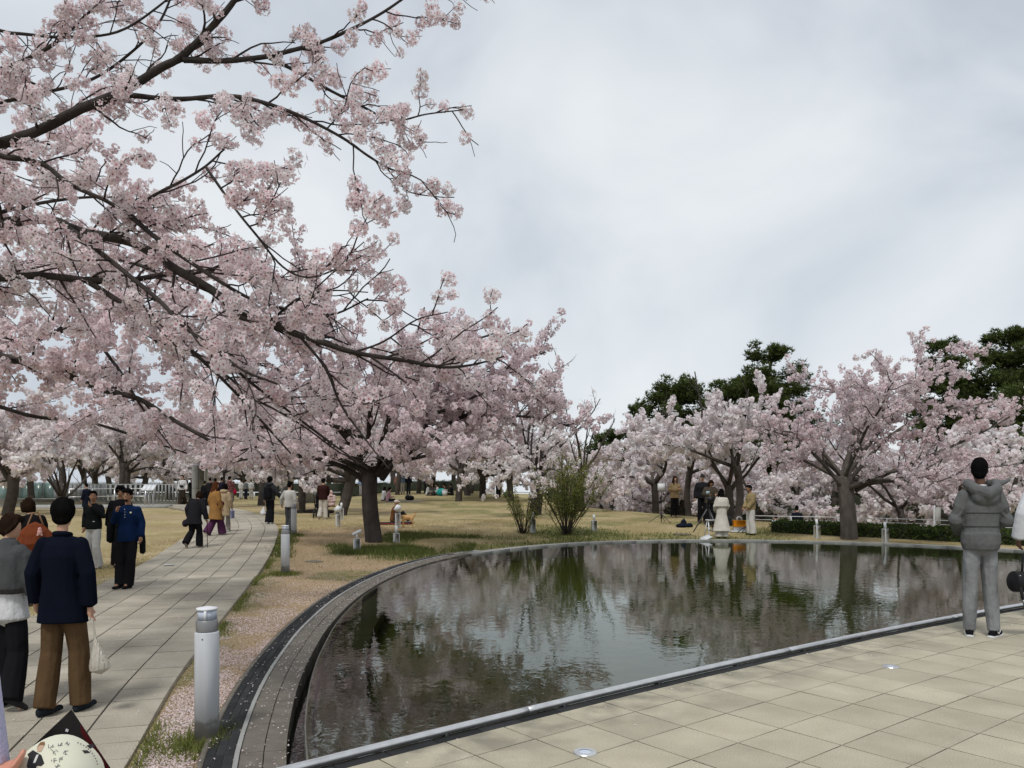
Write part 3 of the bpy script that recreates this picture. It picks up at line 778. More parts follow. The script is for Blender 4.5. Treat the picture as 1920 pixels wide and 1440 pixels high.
# ---- the near cherry that hangs into the picture from the left: limbs drawn one by one
def pl(*a): return catmull(np.array([W(*q) for q in a]), 6)
t = Tree(101); t.zmin = 1.62
tr1 = np.array([-6.3, 6.2, float(terr(-6.3, 6.2))])
near_root = thing('cherry_tree', 'large near cherry tree whose blossoming boughs reach in from the upper left', 'cherry tree', tr1, group='cherry trees in blossom')
trunk = np.array([[-6.3, 6.2, tr1[2] - .2], [-6.28, 6.22, .6], [-6.2, 6.25, 1.5], [-6.05, 6.3, 2.1]])
t.mb.tube(catmull(trunk, 5), np.linspace(.36, .26, 16), 14)
limbs = [  # px, py, metres ahead ; start radius, end radius, depth noise
    (((-420, 760, 6.3), (-280, 420, 6.2), (-60, 292, 6.0), (60, 250, 5.9), (150, 205, 5.8), (230, 172, 5.7), (300, 128, 5.7), (342, 105, 5.65), (402, 45, 5.6), (440, 0, 5.6), (500, -90, 5.6)), .060, .020),
    (((240, 178, 5.7), (330, 186, 5.6), (420, 180, 5.5), (480, 188, 5.4), (560, 216, 5.35), (640, 257, 5.3), (690, 292, 5.25), (735, 318, 5.2), (772, 324, 5.2)), .024, .006),
    (((344, 112, 5.65), (420, 114, 5.7), (500, 106, 5.8), (545, 95, 5.8), (600, 80, 5.9), (660, 54, 5.9), (720, 22, 6.0), (780, -20, 6.0)), .027, .010),
    (((505, 108, 5.8), (560, 136, 5.8), (620, 170, 5.85), (680, 200, 5.9), (738, 226, 5.9), (800, 214, 6.0), (868, 206, 6.0)), .019, .005),
    (((-420, 760, 6.3), (-230, 500, 6.3), (-60, 430, 6.0), (20, 416, 5.8), (92, 412, 5.6), (150, 434, 5.4), (250, 456, 5.3), (330, 505, 5.1), (400, 546, 5.0), (450, 590, 4.9), (505, 604, 4.85), (560, 628, 4.8), (620, 646, 4.8)), .052, .024),
    (((600, 640, 4.8), (665, 661, 4.8), (760, 676, 4.9), (830, 688, 4.9), (885, 684, 5.0), (945, 668, 5.0)), .024, .006),
    (((100, 410, 5.6), (140, 436, 5.3), (190, 475, 5.1), (240, 515, 4.9), (300, 565, 4.8), (345, 612, 4.7), (405, 656, 4.6), (455, 694, 4.5), (520, 720, 4.5)), .026, .008),
    (((-420, 760, 6.3), (-230, 560, 6.3), (-60, 528, 6.2), (0, 521, 6.1), (80, 517, 6.0), (170, 526, 5.9), (240, 526, 5.9), (330, 512, 6.0), (440, 510, 6.1), (520, 530, 6.2)), .056, .014),
    (((165, 528, 5.9), (220, 563, 5.8), (280, 600, 5.7), (340, 642, 5.7), (395, 690, 5.6), (440, 735, 5.6), (500, 800, 5.6), (545, 850, 5.6)), .030, .007),
    (((230, 526, 5.9), (290, 560, 5.7), (340, 600, 5.6), (400, 640, 5.5), (450, 700, 5.4), (540, 770, 5.4), (620, 830, 5.4), (690, 880, 5.4)), .026, .006),
    (((-420, 760, 6.3), (-240, 430, 5.7), (-60, 300, 5.2), (20, 296, 5.2), (80, 308, 5.2), (130, 345, 5.1), (190, 372, 5.0), (240, 392, 5.0), (300, 360, 4.9), (340, 340, 4.9), (385, 312, 4.9), (420, 280, 4.9)), .030, .007),
    (((225, 388, 5.0), (285, 440, 4.9), (340, 480, 4.85), (400, 520, 4.8), (470, 560, 4.8), (540, 580, 4.8), (620, 590, 4.8), (690, 560, 4.8)), .022, .006),
    (((385, 312, 4.9), (440, 390, 4.8), (480, 440, 4.7), (530, 500, 4.7), (580, 520, 4.7), (640, 500, 4.7), (678, 480, 4.7)), .011, .005),
    (((-280, 420, 6.2), (-120, 160, 6.6), (0, 130, 6.6), (90, 90, 6.6), (160, 30, 6.6), (220, -30, 6.6)), .030, .012),
    (((-280, 420, 6.2), (-60, 220, 6.9), (60, 180, 6.9), (170, 150, 6.8), (250, 95, 6.8), (300, 40, 6.8), (330, -30, 6.8)), .022, .010),
    (((560, 628, 4.8), (610, 690, 4.7), (640, 760, 4.65), (690, 830, 4.6), (730, 880, 4.6)), .012, .005),
    (((-280, 420, 6.2), (-100, 60, 6.8), (20, 62, 6.7), (120, 70, 6.6), (220, 60, 6.5), (300, 10, 6.5), (340, -30, 6.5)), .022, .008),
    (((660, 662, 4.8), (720, 640, 4.85), (780, 600, 4.9), (840, 585, 4.95)), .010, .004),
    (((505, 604, 4.85), (560, 560, 4.8), (620, 545, 4.8), (690, 548, 4.8)), .012, .004),
    (((440, 735, 5.6), (500, 760, 5.6), (570, 800, 5.5), (640, 850, 5.5), (700, 872, 5.5)), .012, .004)]
for q, r0, r1 in limbs:
    P = pl(*q); t.limb(P, r0 * .86, r1 * .86, 10 if r0 > .03 else 7)
    for Q, a in t.spawn(P, r0 * .4, .15, .66 if r0 > .02 else .5, (20, 60), (.06, 0, -.03), .17, .08, 7, taper=.25):
        t.limb(Q, min(max(a, .0055), .012), .0035, 5, True)
        t.flowers(Q, .085, .053, .026, .38, .72)
        for S_, a2 in t.spawn(Q, .004, .16, .24, (25, 70), (.02, 0, .03), .2, .15, 4, taper=.3):
            t.limb(S_, .004, .0026, 3, True); t.flowers(S_, .07, .053, .018, .38, .68)
for k in range(3): pass
def keep_near(p):
    # thin out above the bough tips on the right, so the sky shows as it does between the boughs
    return np.ones(len(p), bool)
mw = Matrix.Translation(-Vector(tr1))
for b_ in (t.mb, t.tw):
    b_.V = [v - tr1 for v in b_.V]
t.pos = [p - tr1 for p in t.pos]
NEAR_N = t.make(near_root, 0, 1.72 - tr1[2])

# ---- second tree outside the frame on the left, its boughs fill the space below
t = Tree(202); t.zmin = 1.95
tr2 = np.array([-10.6, 11.5, float(terr(-10.6, 11.5))])
r2 = thing('cherry_tree', 'cherry tree behind the near one, boughs sweeping low over the left lawn', 'cherry tree', tr2, group='cherry trees in blossom')
t.mb.tube(catmull([tr2 + [0, 0, -.2], tr2 + [.05, 0, .8], tr2 + [.15, 0, 1.6], tr2 + [.4, 0, 2.3]], 5), np.linspace(.36, .27, 16), 12)
limbs2 = [(((-320, 815, 11.5), (-260, 640, 11), (-40, 660, 10.6), (12, 672, 10.5), (60, 680, 10.3), (130, 705, 10), (190, 730, 9.8), (260, 748, 9.6), (330, 790, 9.4), (400, 830, 9.3)), .085, .02),
          (((-320, 815, 11.5), (-260, 600, 11), (-60, 600, 11), (40, 640, 10.9), (140, 610, 10.8), (200, 590, 10.8), (300, 640, 10.6), (390, 680, 10.5), (470, 740, 10.4)), .07, .015),
          (((-320, 815, 11.5), (-260, 560, 11.5), (-60, 520, 11.8), (60, 500, 12), (180, 480, 12), (300, 510, 12), (420, 560, 12), (520, 620, 12)), .07, .015),
          (((-320, 815, 11.5), (-260, 660, 11.5), (-60, 740, 11.5), (60, 780, 11.6), (160, 790, 11.6), (260, 820, 11.7), (350, 850, 11.8)), .05, .012),
          (((-320, 815, 11.5), (-260, 520, 12), (-60, 420, 12.5), (80, 380, 12.8), (220, 370, 13), (340, 400, 13)), .06, .012),
          (((160, 610, 10.8), (220, 690, 10), (270, 770, 9.6), (330, 850, 9.4)), .03, .008),
          (((-320, 815, 11.5), (-200, 500, 12), (-60, 330, 12.5), (40, 260, 12.8), (140, 210, 13)), .05, .01)]
for q, r0, r1 in limbs2:
    P = pl(*q); t.limb(P, r0, r1, 8)
    for Q, a in t.spawn(P, r0 * .4, .27, 1.15, (25, 70), (.03, 0, -.02), .15, .05, 6, taper=.3):
        t.limb(Q, min(max(a, .008), .022), .004, 5, True)
        t.flowers(Q, .10, .07, .045, .2)
        for S_, a2 in t.spawn(Q, .005, .2, .45, (25, 75), (0, 0, .0), .2, .1, 4, taper=.3):
            t.limb(S_, .0045, .0025, 3, True); t.flowers(S_, .075, .07, .035, .15)
for b_ in (t.mb, t.tw): b_.V = [v - tr2 for v in b_.V]
t.pos = [p - tr2 for p in t.pos]
t.make(r2, 1, 2.05 - tr2[2])

# ---- the tree on the green patch by the pond
t = Tree(303); t.zmin = 1.35; b3 = onground(700, 1016)
r3 = thing('cherry_tree', 'broad cherry tree with thick trunk on the green patch between path and pond', 'cherry tree', b3, group='cherry trees in blossom')
cherry(t, (0, 0, 0), 1.75, .205, 7, 4.5, (16, 66), (-.12, .1), 1, .95, .084, .38, .20, -.035, lr=(.3, .48))
extra = [[(.2, 0, 1.5), (.75, -.1, 2.2), (1.3, -.2, 3.0), (1.9, -.3, 3.9), (2.6, -.4, 4.6)], [(.1, 0, 1.6), (1.2, -.4, 2.3), (2.4, -.6, 2.8), (3.6, -.6, 2.95), (4.9, -.4, 2.7)],
         [(.1, 0, 1.6), (1.0, .4, 2.6), (2.2, .6, 3.6), (3.3, .6, 4.3), (4.2, .4, 4.6)], [(0, 0, 1.6), (-1.1, -.3, 2.1), (-2.2, -.5, 2.3), (-3.3, -.6, 2.1)], [(0, .1, 1.7), (-.8, .3, 3.0), (-1.3, .4, 4.2), (-1.5, .4, 5.4)], [(0, .1, 1.7), (.4, .3, 3.2), (.8, .4, 4.4), (1.2, .4, 5.7)], [(0, .1, 1.7), (1.0, -.5, 3.2), (2.0, -.8, 4.4), (3.2, -.9, 4.9)], [(0, .1, 1.7), (-1.2, -.6, 3.2), (-2.4, -.8, 4.2), (-3.4, -.9, 4.4)], [(.1, .1, 1.7), (1.5, -.3, 2.6), (3.0, -.2, 3.3), (4.6, 0, 3.6)], [(0, 0, 1.7), (-.3, -1.3, 2.5), (-.7, -2.6, 2.6), (-.9, -3.6, 2.2)], [(0, 0, 1.7), (.6, -1.2, 2.5), (1.4, -2.4, 2.5), (2.3, -3.2, 2.0)], [(0, 0, 1.7), (-1.2, -1.0, 2.5), (-2.2, -1.8, 2.6), (-3.2, -2.2, 2.3)]]
def more_limbs(t, extra, r0, dens, crad, g2=.40, g3=.22):
    for e_ in extra:
        P = catmull(np.array(e_, float), 4); t.limb(P, r0, .016, 8)
        for Q, q in t.spawn(P, r0 * .4, g2, 1.7, (28, 68), (0, 0, .04), .14, .25, 6):
            t.limb(Q, max(min(q, .04), .012), .006, 5); t.flowers(Q, .13 / dens, crad, .05, .3)
            for S_, q2 in t.spawn(Q, .008, g3, .6, (25, 75), (0, 0, .02), .2, .1, 4, taper=.3):
                t.limb(S_, .006, .003, 3, True); t.flowers(S_, .1 / dens, crad, .035, .1)
        t.flowers(P, .12 / dens, crad, .06, .5)
more_limbs(t, extra, .085, .95, .084, .36, .2)
r3.scale = (1.14, 1.14, 1.16); t.make(r3, 1, 1.35, keep=lambda p: (p[:, 2] > 1.78) | ((p[:, 0] > .3) & (p[:, 2] > 1.3)))

# ---- the tree at the far rim on the right
t = Tree(404); t.zmin = .9; b4 = onground(1592, 1011)
r4 = thing('cherry_tree', 'wide cherry tree with grey trunk standing at the far rim of the pond', 'cherry tree', b4, group='cherry trees in blossom')
cherry(t, (0, 0, 0), 1.9, .25, 8, 4.4, (8, 48), (-.1, .1), 1, .82, .082, .40, .21, -.04, azi=[-1.75, -1.1, -.4, .15, .7, 1.3, 1.9], lr=(.26, .42))
more_limbs(t, [[(-.2, 0, 1.7), (.3, 0, 2.5), (.9, -.1, 3.3), (1.7, -.1, 4.2), (2.7, -.1, 5.2)], [(.2, 0, 1.5), (1.4, -.3, 2.2), (2.8, -.5, 2.8), (4.2, -.6, 3.5), (5.4, -.6, 4.3)],
               [(0, 0, 1.6), (1.5, -.5, 1.9), (3.0, -.8, 2.1), (4.6, -.9, 2.3)], [(-.2, 0, 1.6), (-1.0, -.1, 2.5), (-1.7, 0, 3.1), (-2.6, 0, 3.4)], [(-.2, 0, 1.7), (.2, .2, 3.2), (.4, .3, 4.2), (-.3, .3, 4.6), (-1.2, .3, 4.8)], [(-.1, 0, 1.7), (1.2, -.2, 3.2), (2.6, -.3, 3.9), (4.2, -.3, 4.2)], [(0, 0, 1.7), (-.8, .3, 2.2), (-1.5, .4, 2.5), (-2.3, .5, 2.5)], [(0, 0, 1.7), (1.2, -.9, 1.8), (2.4, -1.4, 1.7), (3.6, -1.6, 1.5)], [(0, 0, 1.7), (-.7, .5, 2.8), (-1.4, .6, 3.3), (-2.2, .6, 3.4)]], .075, .82, .082, .38, .21)
t.make(r4, 1, .75, 'bark_grey', keep=lambda p: (p[:, 0] > -3.25) & ((p[:, 0] > -1.9) | (p[:, 2] > 1.9)))

# ---- trees of the rows behind: a few grown once, then placed with their own size and turn
protos = []
for k, (sd_, fk, rr_, nn, sp_, rise_, dn) in enumerate([(11, 1.9, .21, 6, 4.0, (18, 58), 1.0), (12, 2.1, .19, 5, 4.3, (14, 50), 1.0), (13, 1.7, .23, 7, 3.9, (22, 64), 1.0), (14, 2.3, .17, 5, 3.6, (28, 66), .95)]):
    t = Tree(sd_); t.zmin = .85; cherry(t, (0, 0, 0), fk, rr_, nn, sp_, rise_, (t.rng.normal(0, .15), t.rng.normal(0, .1)), 2, dn * 1.2, .126, .40, .22, -.04)
    pr = thing('cherry_tree', None, None); t.make(pr, 2, 1.05, 'bark_far'); protos.append(pr)
far_trees = [  # base px, py, (metres ahead or None), prototype, scale, turn, label
    (15, 966, None, 2, 1.0, .4, 'leaning cherry tree at the left frame edge before the louvred fence'),
    (60, 948, None, 1, .95, 1.9, 'cherry tree just in front of the green glass screen'),
    (181, 940, None, 0, 1.0, 2.6, 'cherry tree behind the man in black with white trousers'),
    (226, 928, 46, 3, 1.0, .9, 'slim cherry tree rising behind the louvred fence, left of the pair'),
    (238, 928, 50, 1, 1.0, 4.1, 'slim cherry tree rising behind the louvred fence, right of the pair'),
    (318, 925, 56, 2, 1.05, 5.2, 'cherry tree behind the fence end by the tall grey slab'),
    (490, 948, None, 0, .95, .2, 'cherry tree right of the path behind the man with backpack'),
    (565, 962, None, 3, 1.05, 3.3, 'thick trunked cherry tree left of the concrete block with dark window'),
    (641, 966, None, 2, 1.0, 1.3, 'cherry tree with flaring roots behind the two spotlight posts'),
    (655, 930, 58, 1, 1.0, 2.2, 'thin cherry tree on the far lawn between two thick trunks'),
    (785, 925, None, 3, 1.1, .7, 'cherry tree left of the picnic group on the far lawn'),
    (812, 920, 66, 1, 1.1, 3.9, 'cherry tree behind the picnic group'),
    (860, 940, None, 0, 1.0, 5.0, 'pale trunked cherry tree standing alone on the tan lawn'),
    (876, 929, None, 2, 1.0, 3.0, 'cherry tree close behind the pale trunked one'),
    (884, 922, 60, 3, 1.0, 1.1, 'thin cherry tree on the far crest, left of two'),
    (905, 922, 66, 0, 1.0, 2.0, 'cherry tree on the far crest, right of two'),
    (936, 925, 62, 1, 1.0, 4.4, 'cherry tree over the bending person'),
    (1230, 946, 37, 1, .95, .5, 'cherry tree on the lawn crest left of the photo light'),
    (1216, 948, 44, 0, .9, 2.9, 'cherry tree behind the crest left of the photo light'),
    (1291, 962, 32.5, 3, .78, 5.6, 'grey trunked cherry tree right of the woman with crossed arms'),
    (1262, 950, 42, 2, .9, 1.2, 'cherry tree behind the woman with crossed arms'),
    (1384, 985, 29, 3, .86, 2.4, 'thick trunked cherry tree behind the photo crew'),
    (1150, 946, 46, 2, .9, 3.6, 'cherry tree behind the tall green shrub'),
    (1690, 990, 34, 0, .95, 3.2, 'low cherry tree beyond the hedge right of the rim tree'),
    (1785, 990, 32, 2, 1.05, 1.0, 'cherry tree beyond the hedge behind the man in grey'),
    (1885, 990, 36, 1, 1.1, 4.7, 'cherry tree beyond the hedge at the right frame edge'),
    (1480, 985, 40, 1, .9, 5.3, 'cherry tree beyond the hedge behind the seated pair'),
    (1560, 985, 46, 3, .9, .3, 'cherry tree far beyond the hedge left of the rim tree'),
    (420, 930, 62, 1, 1.1, 2.7, 'cherry tree over the far crowd at the path end'),
    (450, 925, 75, 2, 1.2, .6, 'cherry tree beyond the path end, partly hidden'),
    (110, 925, 62, 3, 1.2, 1.7, 'cherry tree far behind the fence, over the pruned one'),
    (20, 925, 70, 0, 1.2, 3.5, 'cherry tree far behind the green glass screen'),
    (590, 925, 66, 0, 1.1, 4.9, 'cherry tree behind the concrete block with dark window'),
    (540, 930, 60, 2, 1.1, .1, 'cherry tree beyond the woman in white'),
    (735, 922, 74, 0, 1.2, 5.8, 'cherry tree far behind the seated people in white and pink'),
    (1090, 940, 52, 1, 1.0, 2.3, 'cherry tree far behind the bare pruned tree'),
    (700, 935, 44, 1, 1.0, 3.4, 'cherry tree on the lawn behind the thick trunk by the pond'),
    (905, 933, 50, 2, 1.0, 5.5, 'cherry tree on the lawn right of the pale trunked one'),
    (958, 936, 46, 0, .95, 2.5, 'cherry tree on the lawn left of the smaller shrub'),
    (745, 928, 56, 3, 1.05, .9, 'cherry tree behind the person in rose brown'),
    (60, 925, 100, 1, 1.6, 1.4, 'very far cherry tree behind the green glass screen, left'),
    (210, 925, 104, 2, 1.6, 3.8, 'very far cherry tree behind the louvred fence, left of the signs'),
    (310, 925, 100, 0, 1.6, 5.6, 'very far cherry tree behind the fence end'),
    (400, 925, 108, 3, 1.6, .4, 'very far cherry tree behind the tall grey slab'),
    (475, 925, 104, 2, 1.6, 2.2, 'very far cherry tree above the path end'),
    (565, 925, 106, 1, 1.6, 4.8, 'very far cherry tree behind the thick trunk left of the block'),
    (655, 925, 102, 3, 1.6, 1.0, 'very far cherry tree between the two middle trunks'),
    (800, 922, 104, 0, 1.6, 3.3, 'very far cherry tree over the picnic group'),
    (890, 922, 102, 2, 1.6, .1, 'very far cherry tree over the far crest'),
    (160, 925, 78, 0, 1.35, 2.3, 'cherry tree far behind the middle of the louvred fence'),
    (265, 925, 82, 2, 1.35, .8, 'cherry tree far behind the three tilted signs'),
    (350, 925, 88, 1, 1.4, 3.1, 'cherry tree far behind the person in white by the fence'),
    (510, 925, 86, 3, 1.35, 4.0, 'cherry tree far beyond the man with backpack'),
    (620, 925, 90, 2, 1.35, 5.1, 'cherry tree far beyond the maroon top'),
    (680, 925, 84, 0, 1.3, 1.2, 'cherry tree far beyond the person in pale blue'),
    (770, 922, 88, 2, 1.35, 2.8, 'cherry tree far beyond the dark navy person'),
    (850, 922, 84, 1, 1.3, .2, 'cherry tree far beyond the picnic group on the right'),
    (960, 925, 80, 3, 1.3, 3.7, 'cherry tree far beyond the bending person'),
    (1040, 930, 66, 2, 1.1, 4.5, 'cherry tree far behind the tall shrub'),
    (1190, 940, 48, 1, .95, 5.9, 'low cherry tree in the dip beyond the lawn crest'),
    (1330, 950, 44, 0, 1.0, 1.5, 'cherry tree in the dip behind the photo crew'),
    (1430, 960, 38, 2, .95, 4.2, 'low cherry tree in the dip right of the khaki jacket'),
    (1640, 960, 42, 1, 1.05, 2.1, 'cherry tree in the dip behind the rim tree'),
    (1830, 960, 44, 0, 1.1, .7, 'cherry tree in the dip behind the grey jacket'),
]
used = set()
for px, py, dd, pi, sc, tz, lab in far_trees:
    p = onground(px, py) if dd is None else G3(W(px, py, dd)[0], dd)
    o = protos[pi] if pi not in used else copytree(protos[pi]); used.add(pi)
    o.location = [float(v) for v in p]; o.rotation_euler = (0, 0, tz); o.scale = (sc, sc, sc * (1.0 if pi != 3 else 1.05))
    setp(o, lab, 'cherry tree', 'cherry trees in blossom')

t = Tree(505); t.zmin = .55; b5 = G3(W(1008, 962, 33)[0], 33.0)
r5 = thing('cherry_tree', 'dark limbed cherry tree just behind the smaller green shrub, one bough hanging low', 'cherry tree', b5, group='cherry trees in blossom')
cherry(t, (0, 0, 0), 1.9, .17, 5, 2.7, (25, 62), (.05, 0), 2, .8, .10, .45, .25, -.02, lr=(.4, .6))
more_limbs(t, [[(0, 0, 1.8), (-.8, -.8, 2.1), (-1.8, -1.7, 1.9), (-2.6, -2.4, 1.5)], [(0, 0, 1.8), (-.3, -1.2, 2.1), (-.3, -2.4, 1.8), (0, -3.2, 1.3)]], .06, .85, .09, .36, .22)
t.make(r5, 2, .55)
# ---- bare and pruned trees
def bare(seed, label, p, H, r, nl, rise, mat, name='bare_tree', knob=True, fork=.3, L1=.55, seg=7, flowers=0.0, el2=(15, 40)):
    t = Tree(seed); root = thing(name, label, 'tree', p); g = t.rng
    tp = t.walk((0, 0, -.1), (g.normal(0, .05), 0, 1), H * fork + .1, 6, .04, (0, 0, .05)); t.limb(tp, r * 1.2, r * .8, 9)
    for k in range(nl):
        az = k * 6.28 / nl + g.uniform(-.4, .4); el = R(g.uniform(*rise))
        P = t.walk(tp[-1 - (k % 2)], (math.cos(az) * math.cos(el), math.sin(az) * math.cos(el), math.sin(el)), H * L1 * g.uniform(.8, 1.25), seg, .1, (0, 0, .12))
        t.limb(P, r * .4, r * .10, 7)
        for Q, q in t.spawn(P, r * .2, .55, H * .2, (25, 60), (0, 0, .14), .12, .3, 5):
            t.limb(Q, r * .10, r * .03 + .003, 5)
            for S_, q2 in t.spawn(Q, .01, .3, .55, (20, 55), (0, 0, .1), .16, .15, 4): t.limb(S_, .009, .003, 3)
            if flowers: t.flowers(Q, .14, .09, .08, .2, flowers)
        for S_, q2 in t.spawn(P, .01, .35, .6, (20, 55), (0, 0, .15), .14, .4, 4): t.limb(S_, .009, .003, 3)
    t.make(root, 2, bark=mat)
    return root
bare(51, 'bare pruned tree with many upright stubs behind the tall shrub', G3(W(1090, 950, 36)[0], 36), 5.4, .17, 6, (62, 84), 'bark_far', 'pruned_tree', fork=.32, L1=.55)
bare(52, 'tall tree with thin bare top rising above the blossom mid picture', G3(W(1003, 960, 36)[0], 36), 7.6, .2, 6, (42, 76), 'bark', 'bare_tree', fork=.22, L1=.62, flowers=.25)
bare(53, 'pruned multi stemmed tree without blossom before the louvred fence', onground(116, 956), 3.9, .2, 8, (25, 62), 'bark_far', 'pruned_tree', fork=.16, L1=.75)
bare(54, 'tree with bare upper twigs rising over the pines behind the photo crew', G3(W(1370, 985, 31)[0], 31), 7.2, .2, 6, (38, 70), 'bark_far', 'bare_tree', fork=.2, L1=.6, flowers=.10)
bare(55, 'tree with bare twig tips above the blossom beside the right pines', G3(W(1700, 985, 30)[0], 30), 7.0, .16, 5, (40, 72), 'bark', 'bare_tree', fork=.24, L1=.6, flowers=.2)

# ---- pines
def pine(seed, label, p, H, wd, r=.25, layers=7, lean=.3, start=.35, tufts=260):
    t = Tree(seed); g = t.rng; root = thing('pine_tree', label, 'pine tree', p, group='dark pines')
    tp = t.walk((0, 0, -.2), (lean * .2, 0, 1), H + .2, 9, .05, (0, 0, .05)); t.limb(tp, r * 1.2, r * .25, 9)
    cen = []
    for k in range(layers):
        f = start + (1 - start) * k / (layers - 1); q = tp[int(f * 9)]; nb = 6 if f < .9 else 3
        for a in range(nb):
            az = a * 6.28 / nb + k * 1.3 + g.uniform(-.4, .4); L_ = wd * (1 - .62 * (f - start) / (1 - start)) * g.uniform(.6, 1.1)
            P = t.walk(q, (math.cos(az), math.sin(az), .25), L_, 5, .1, (0, 0, .05)); t.limb(P, r * .28, .02, 5)
            for m_ in (2, 3, 3, 4, 4, 5, 5): cen.append((P[m_] + [0, 0, .15] + g.normal(0, .2, 3), L_ * .22 + .26))
        cen.append((q, .6))
    t.mb.build('trunk', M['bark_far'], root, smooth=True)
    V = []; F = []; c = []; n = 0
    per = max(20, int(tufts * 60 / len(cen) / 2.0))
    for ce, ra in cen:
        d = g.normal(size=(per, 3)); d /= np.linalg.norm(d, axis=1)[:, None]; rad = ra * g.uniform(.4, 1.05, per) ** .7
        Q = ce + d * rad[:, None] * np.array([1, 1, .55])
        nn = 7
        e_ = g.normal(size=(per, nn, 3)); e_[..., 2] = np.abs(e_[..., 2]) + .2; e_ /= np.linalg.norm(e_, axis=2)[..., None]
        sidev = np.cross(e_, g.normal(size=(per, nn, 3))); sidev /= np.linalg.norm(sidev, axis=2)[..., None]
        Ln = g.uniform(.18, .34, (per, nn, 1)); B0 = np.repeat(Q[:, None], nn, 1)
        tri = np.stack([B0 - sidev * .032, B0 + sidev * .032, B0 + e_ * Ln], 2).reshape(-1, 3)
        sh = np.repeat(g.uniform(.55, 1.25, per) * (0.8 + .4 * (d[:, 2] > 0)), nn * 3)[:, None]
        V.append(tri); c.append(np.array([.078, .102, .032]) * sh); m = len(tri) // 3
        F.append(np.arange(m * 3).reshape(-1, 3) + n); n += m * 3
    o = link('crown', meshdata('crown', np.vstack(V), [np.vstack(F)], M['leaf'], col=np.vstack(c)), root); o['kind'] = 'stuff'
pine(61, 'tall dark pine behind the photo crew trees', G3(W(1395, 960, 52)[0], 52), 11.2, 4.0, .3, 8, .3, .35, 300)
pine(62, 'dark pine left of the taller pine behind the photo crew', G3(W(1285, 960, 55)[0], 55), 9.6, 4.2, .3, 8, -.4, .3, 300)
pine(68, 'broad dark pine between the two behind the photo crew', G3(W(1340, 960, 56)[0], 56), 10.2, 4.6, .3, 8, .1, .3, 300)
pine(63, 'dark pine at the right frame edge above the blossom', G3(W(1900, 960, 46)[0], 46), 11.8, 4.6, .32, 8, -.3, .3, 320)
pine(64, 'dark pine with tufted top left of the frame edge pine', G3(W(1790, 960, 50)[0], 50), 11.6, 3.2, .3, 7, .2, .45, 260)
pine(65, 'low rounded pine between blossom and sky right of the photo crew', G3(W(1490, 960, 60)[0], 60), 10.6, 4.6, .3, 7, .2, .3, 240)
pine(66, 'small slender dark pine over the lawn crest', G3(W(1190, 960, 60)[0], 60), 8.2, 1.7, .2, 8, .1, .2, 150)
pine(67, 'low olive pine behind the bare pruned tree', G3(W(1140, 960, 62)[0], 62), 6.0, 4.0, .25, 6, .1, .3, 220)

# ---- shrubs and hedges
def shrub(seed, label, p, H, wd, ns, leafn):
    t = Tree(seed); g = t.rng; root = thing('green_shrub', label, 'shrub', p, group='green shrubs by the pond'); LV = []
    for k in range(ns):
        az = g.uniform(0, 6.28); el = R(g.uniform(52, 86)); st = np.array([math.cos(az), math.sin(az), 0]) * g.uniform(0, .18)
        P = t.walk(st, (math.cos(az) * math.cos(el), math.sin(az) * math.cos(el), math.sin(el)), H * g.uniform(.6, 1.1), 7, .07, (math.cos(az) * .03, math.sin(az) * .03, .05))
        t.limb(P, .014, .004, 5)
        for Q, q in t.spawn(P, .006, .16, H * .22, (20, 45), (0, 0, .15), .12, .25, 4):
            t.limb(Q, .005, .002, 3, True); LV.append(resample(Q, .03))
        LV.append(resample(P, .05)[12:])
    t.mb.build('stems', M['bark_far'], root); t.tw.build('twigs', M['bark_far'], root)['kind'] = 'stuff'
    Q = np.vstack(LV); Q = Q[g.random(len(Q)) < leafn]; n = len(Q); Q = Q + g.normal(0, .018, Q.shape)
    a = g.normal(size=(n, 3)); a[:, 2] += .8; a /= np.linalg.norm(a, axis=1)[:, None]; b = np.cross(a, g.normal(size=(n, 3))); b /= np.linalg.norm(b, axis=1)[:, None]
    s = g.uniform(.02, .042, (n, 1)); V = np.stack([Q, Q + a * s + b * s * .45, Q + a * s * 2, Q + a * s - b * s * .45], 1).reshape(-1, 3)
    c = np.array([.16, .20, .05]) * g.uniform(.6, 1.35, (n, 1)) * np.array([1, 1, 1]) + np.array([.05, 0, 0]) * g.random((n, 1))
    o = link('leaves', meshdata('leaves', V, [np.arange(n * 4).reshape(-1, 4)], M['leaf'], col=np.repeat(c, 4, 0)), root); o['kind'] = 'stuff'
shrub(71, 'tall upright shrub with fresh green leaves at the far rim of the pond', onground(1062, 1003), 2.5, 1, 56, 1.0)
shrub(72, 'smaller sparse green shrub left of the tall one', onground(982, 1000), 1.6, 1, 24, .8)
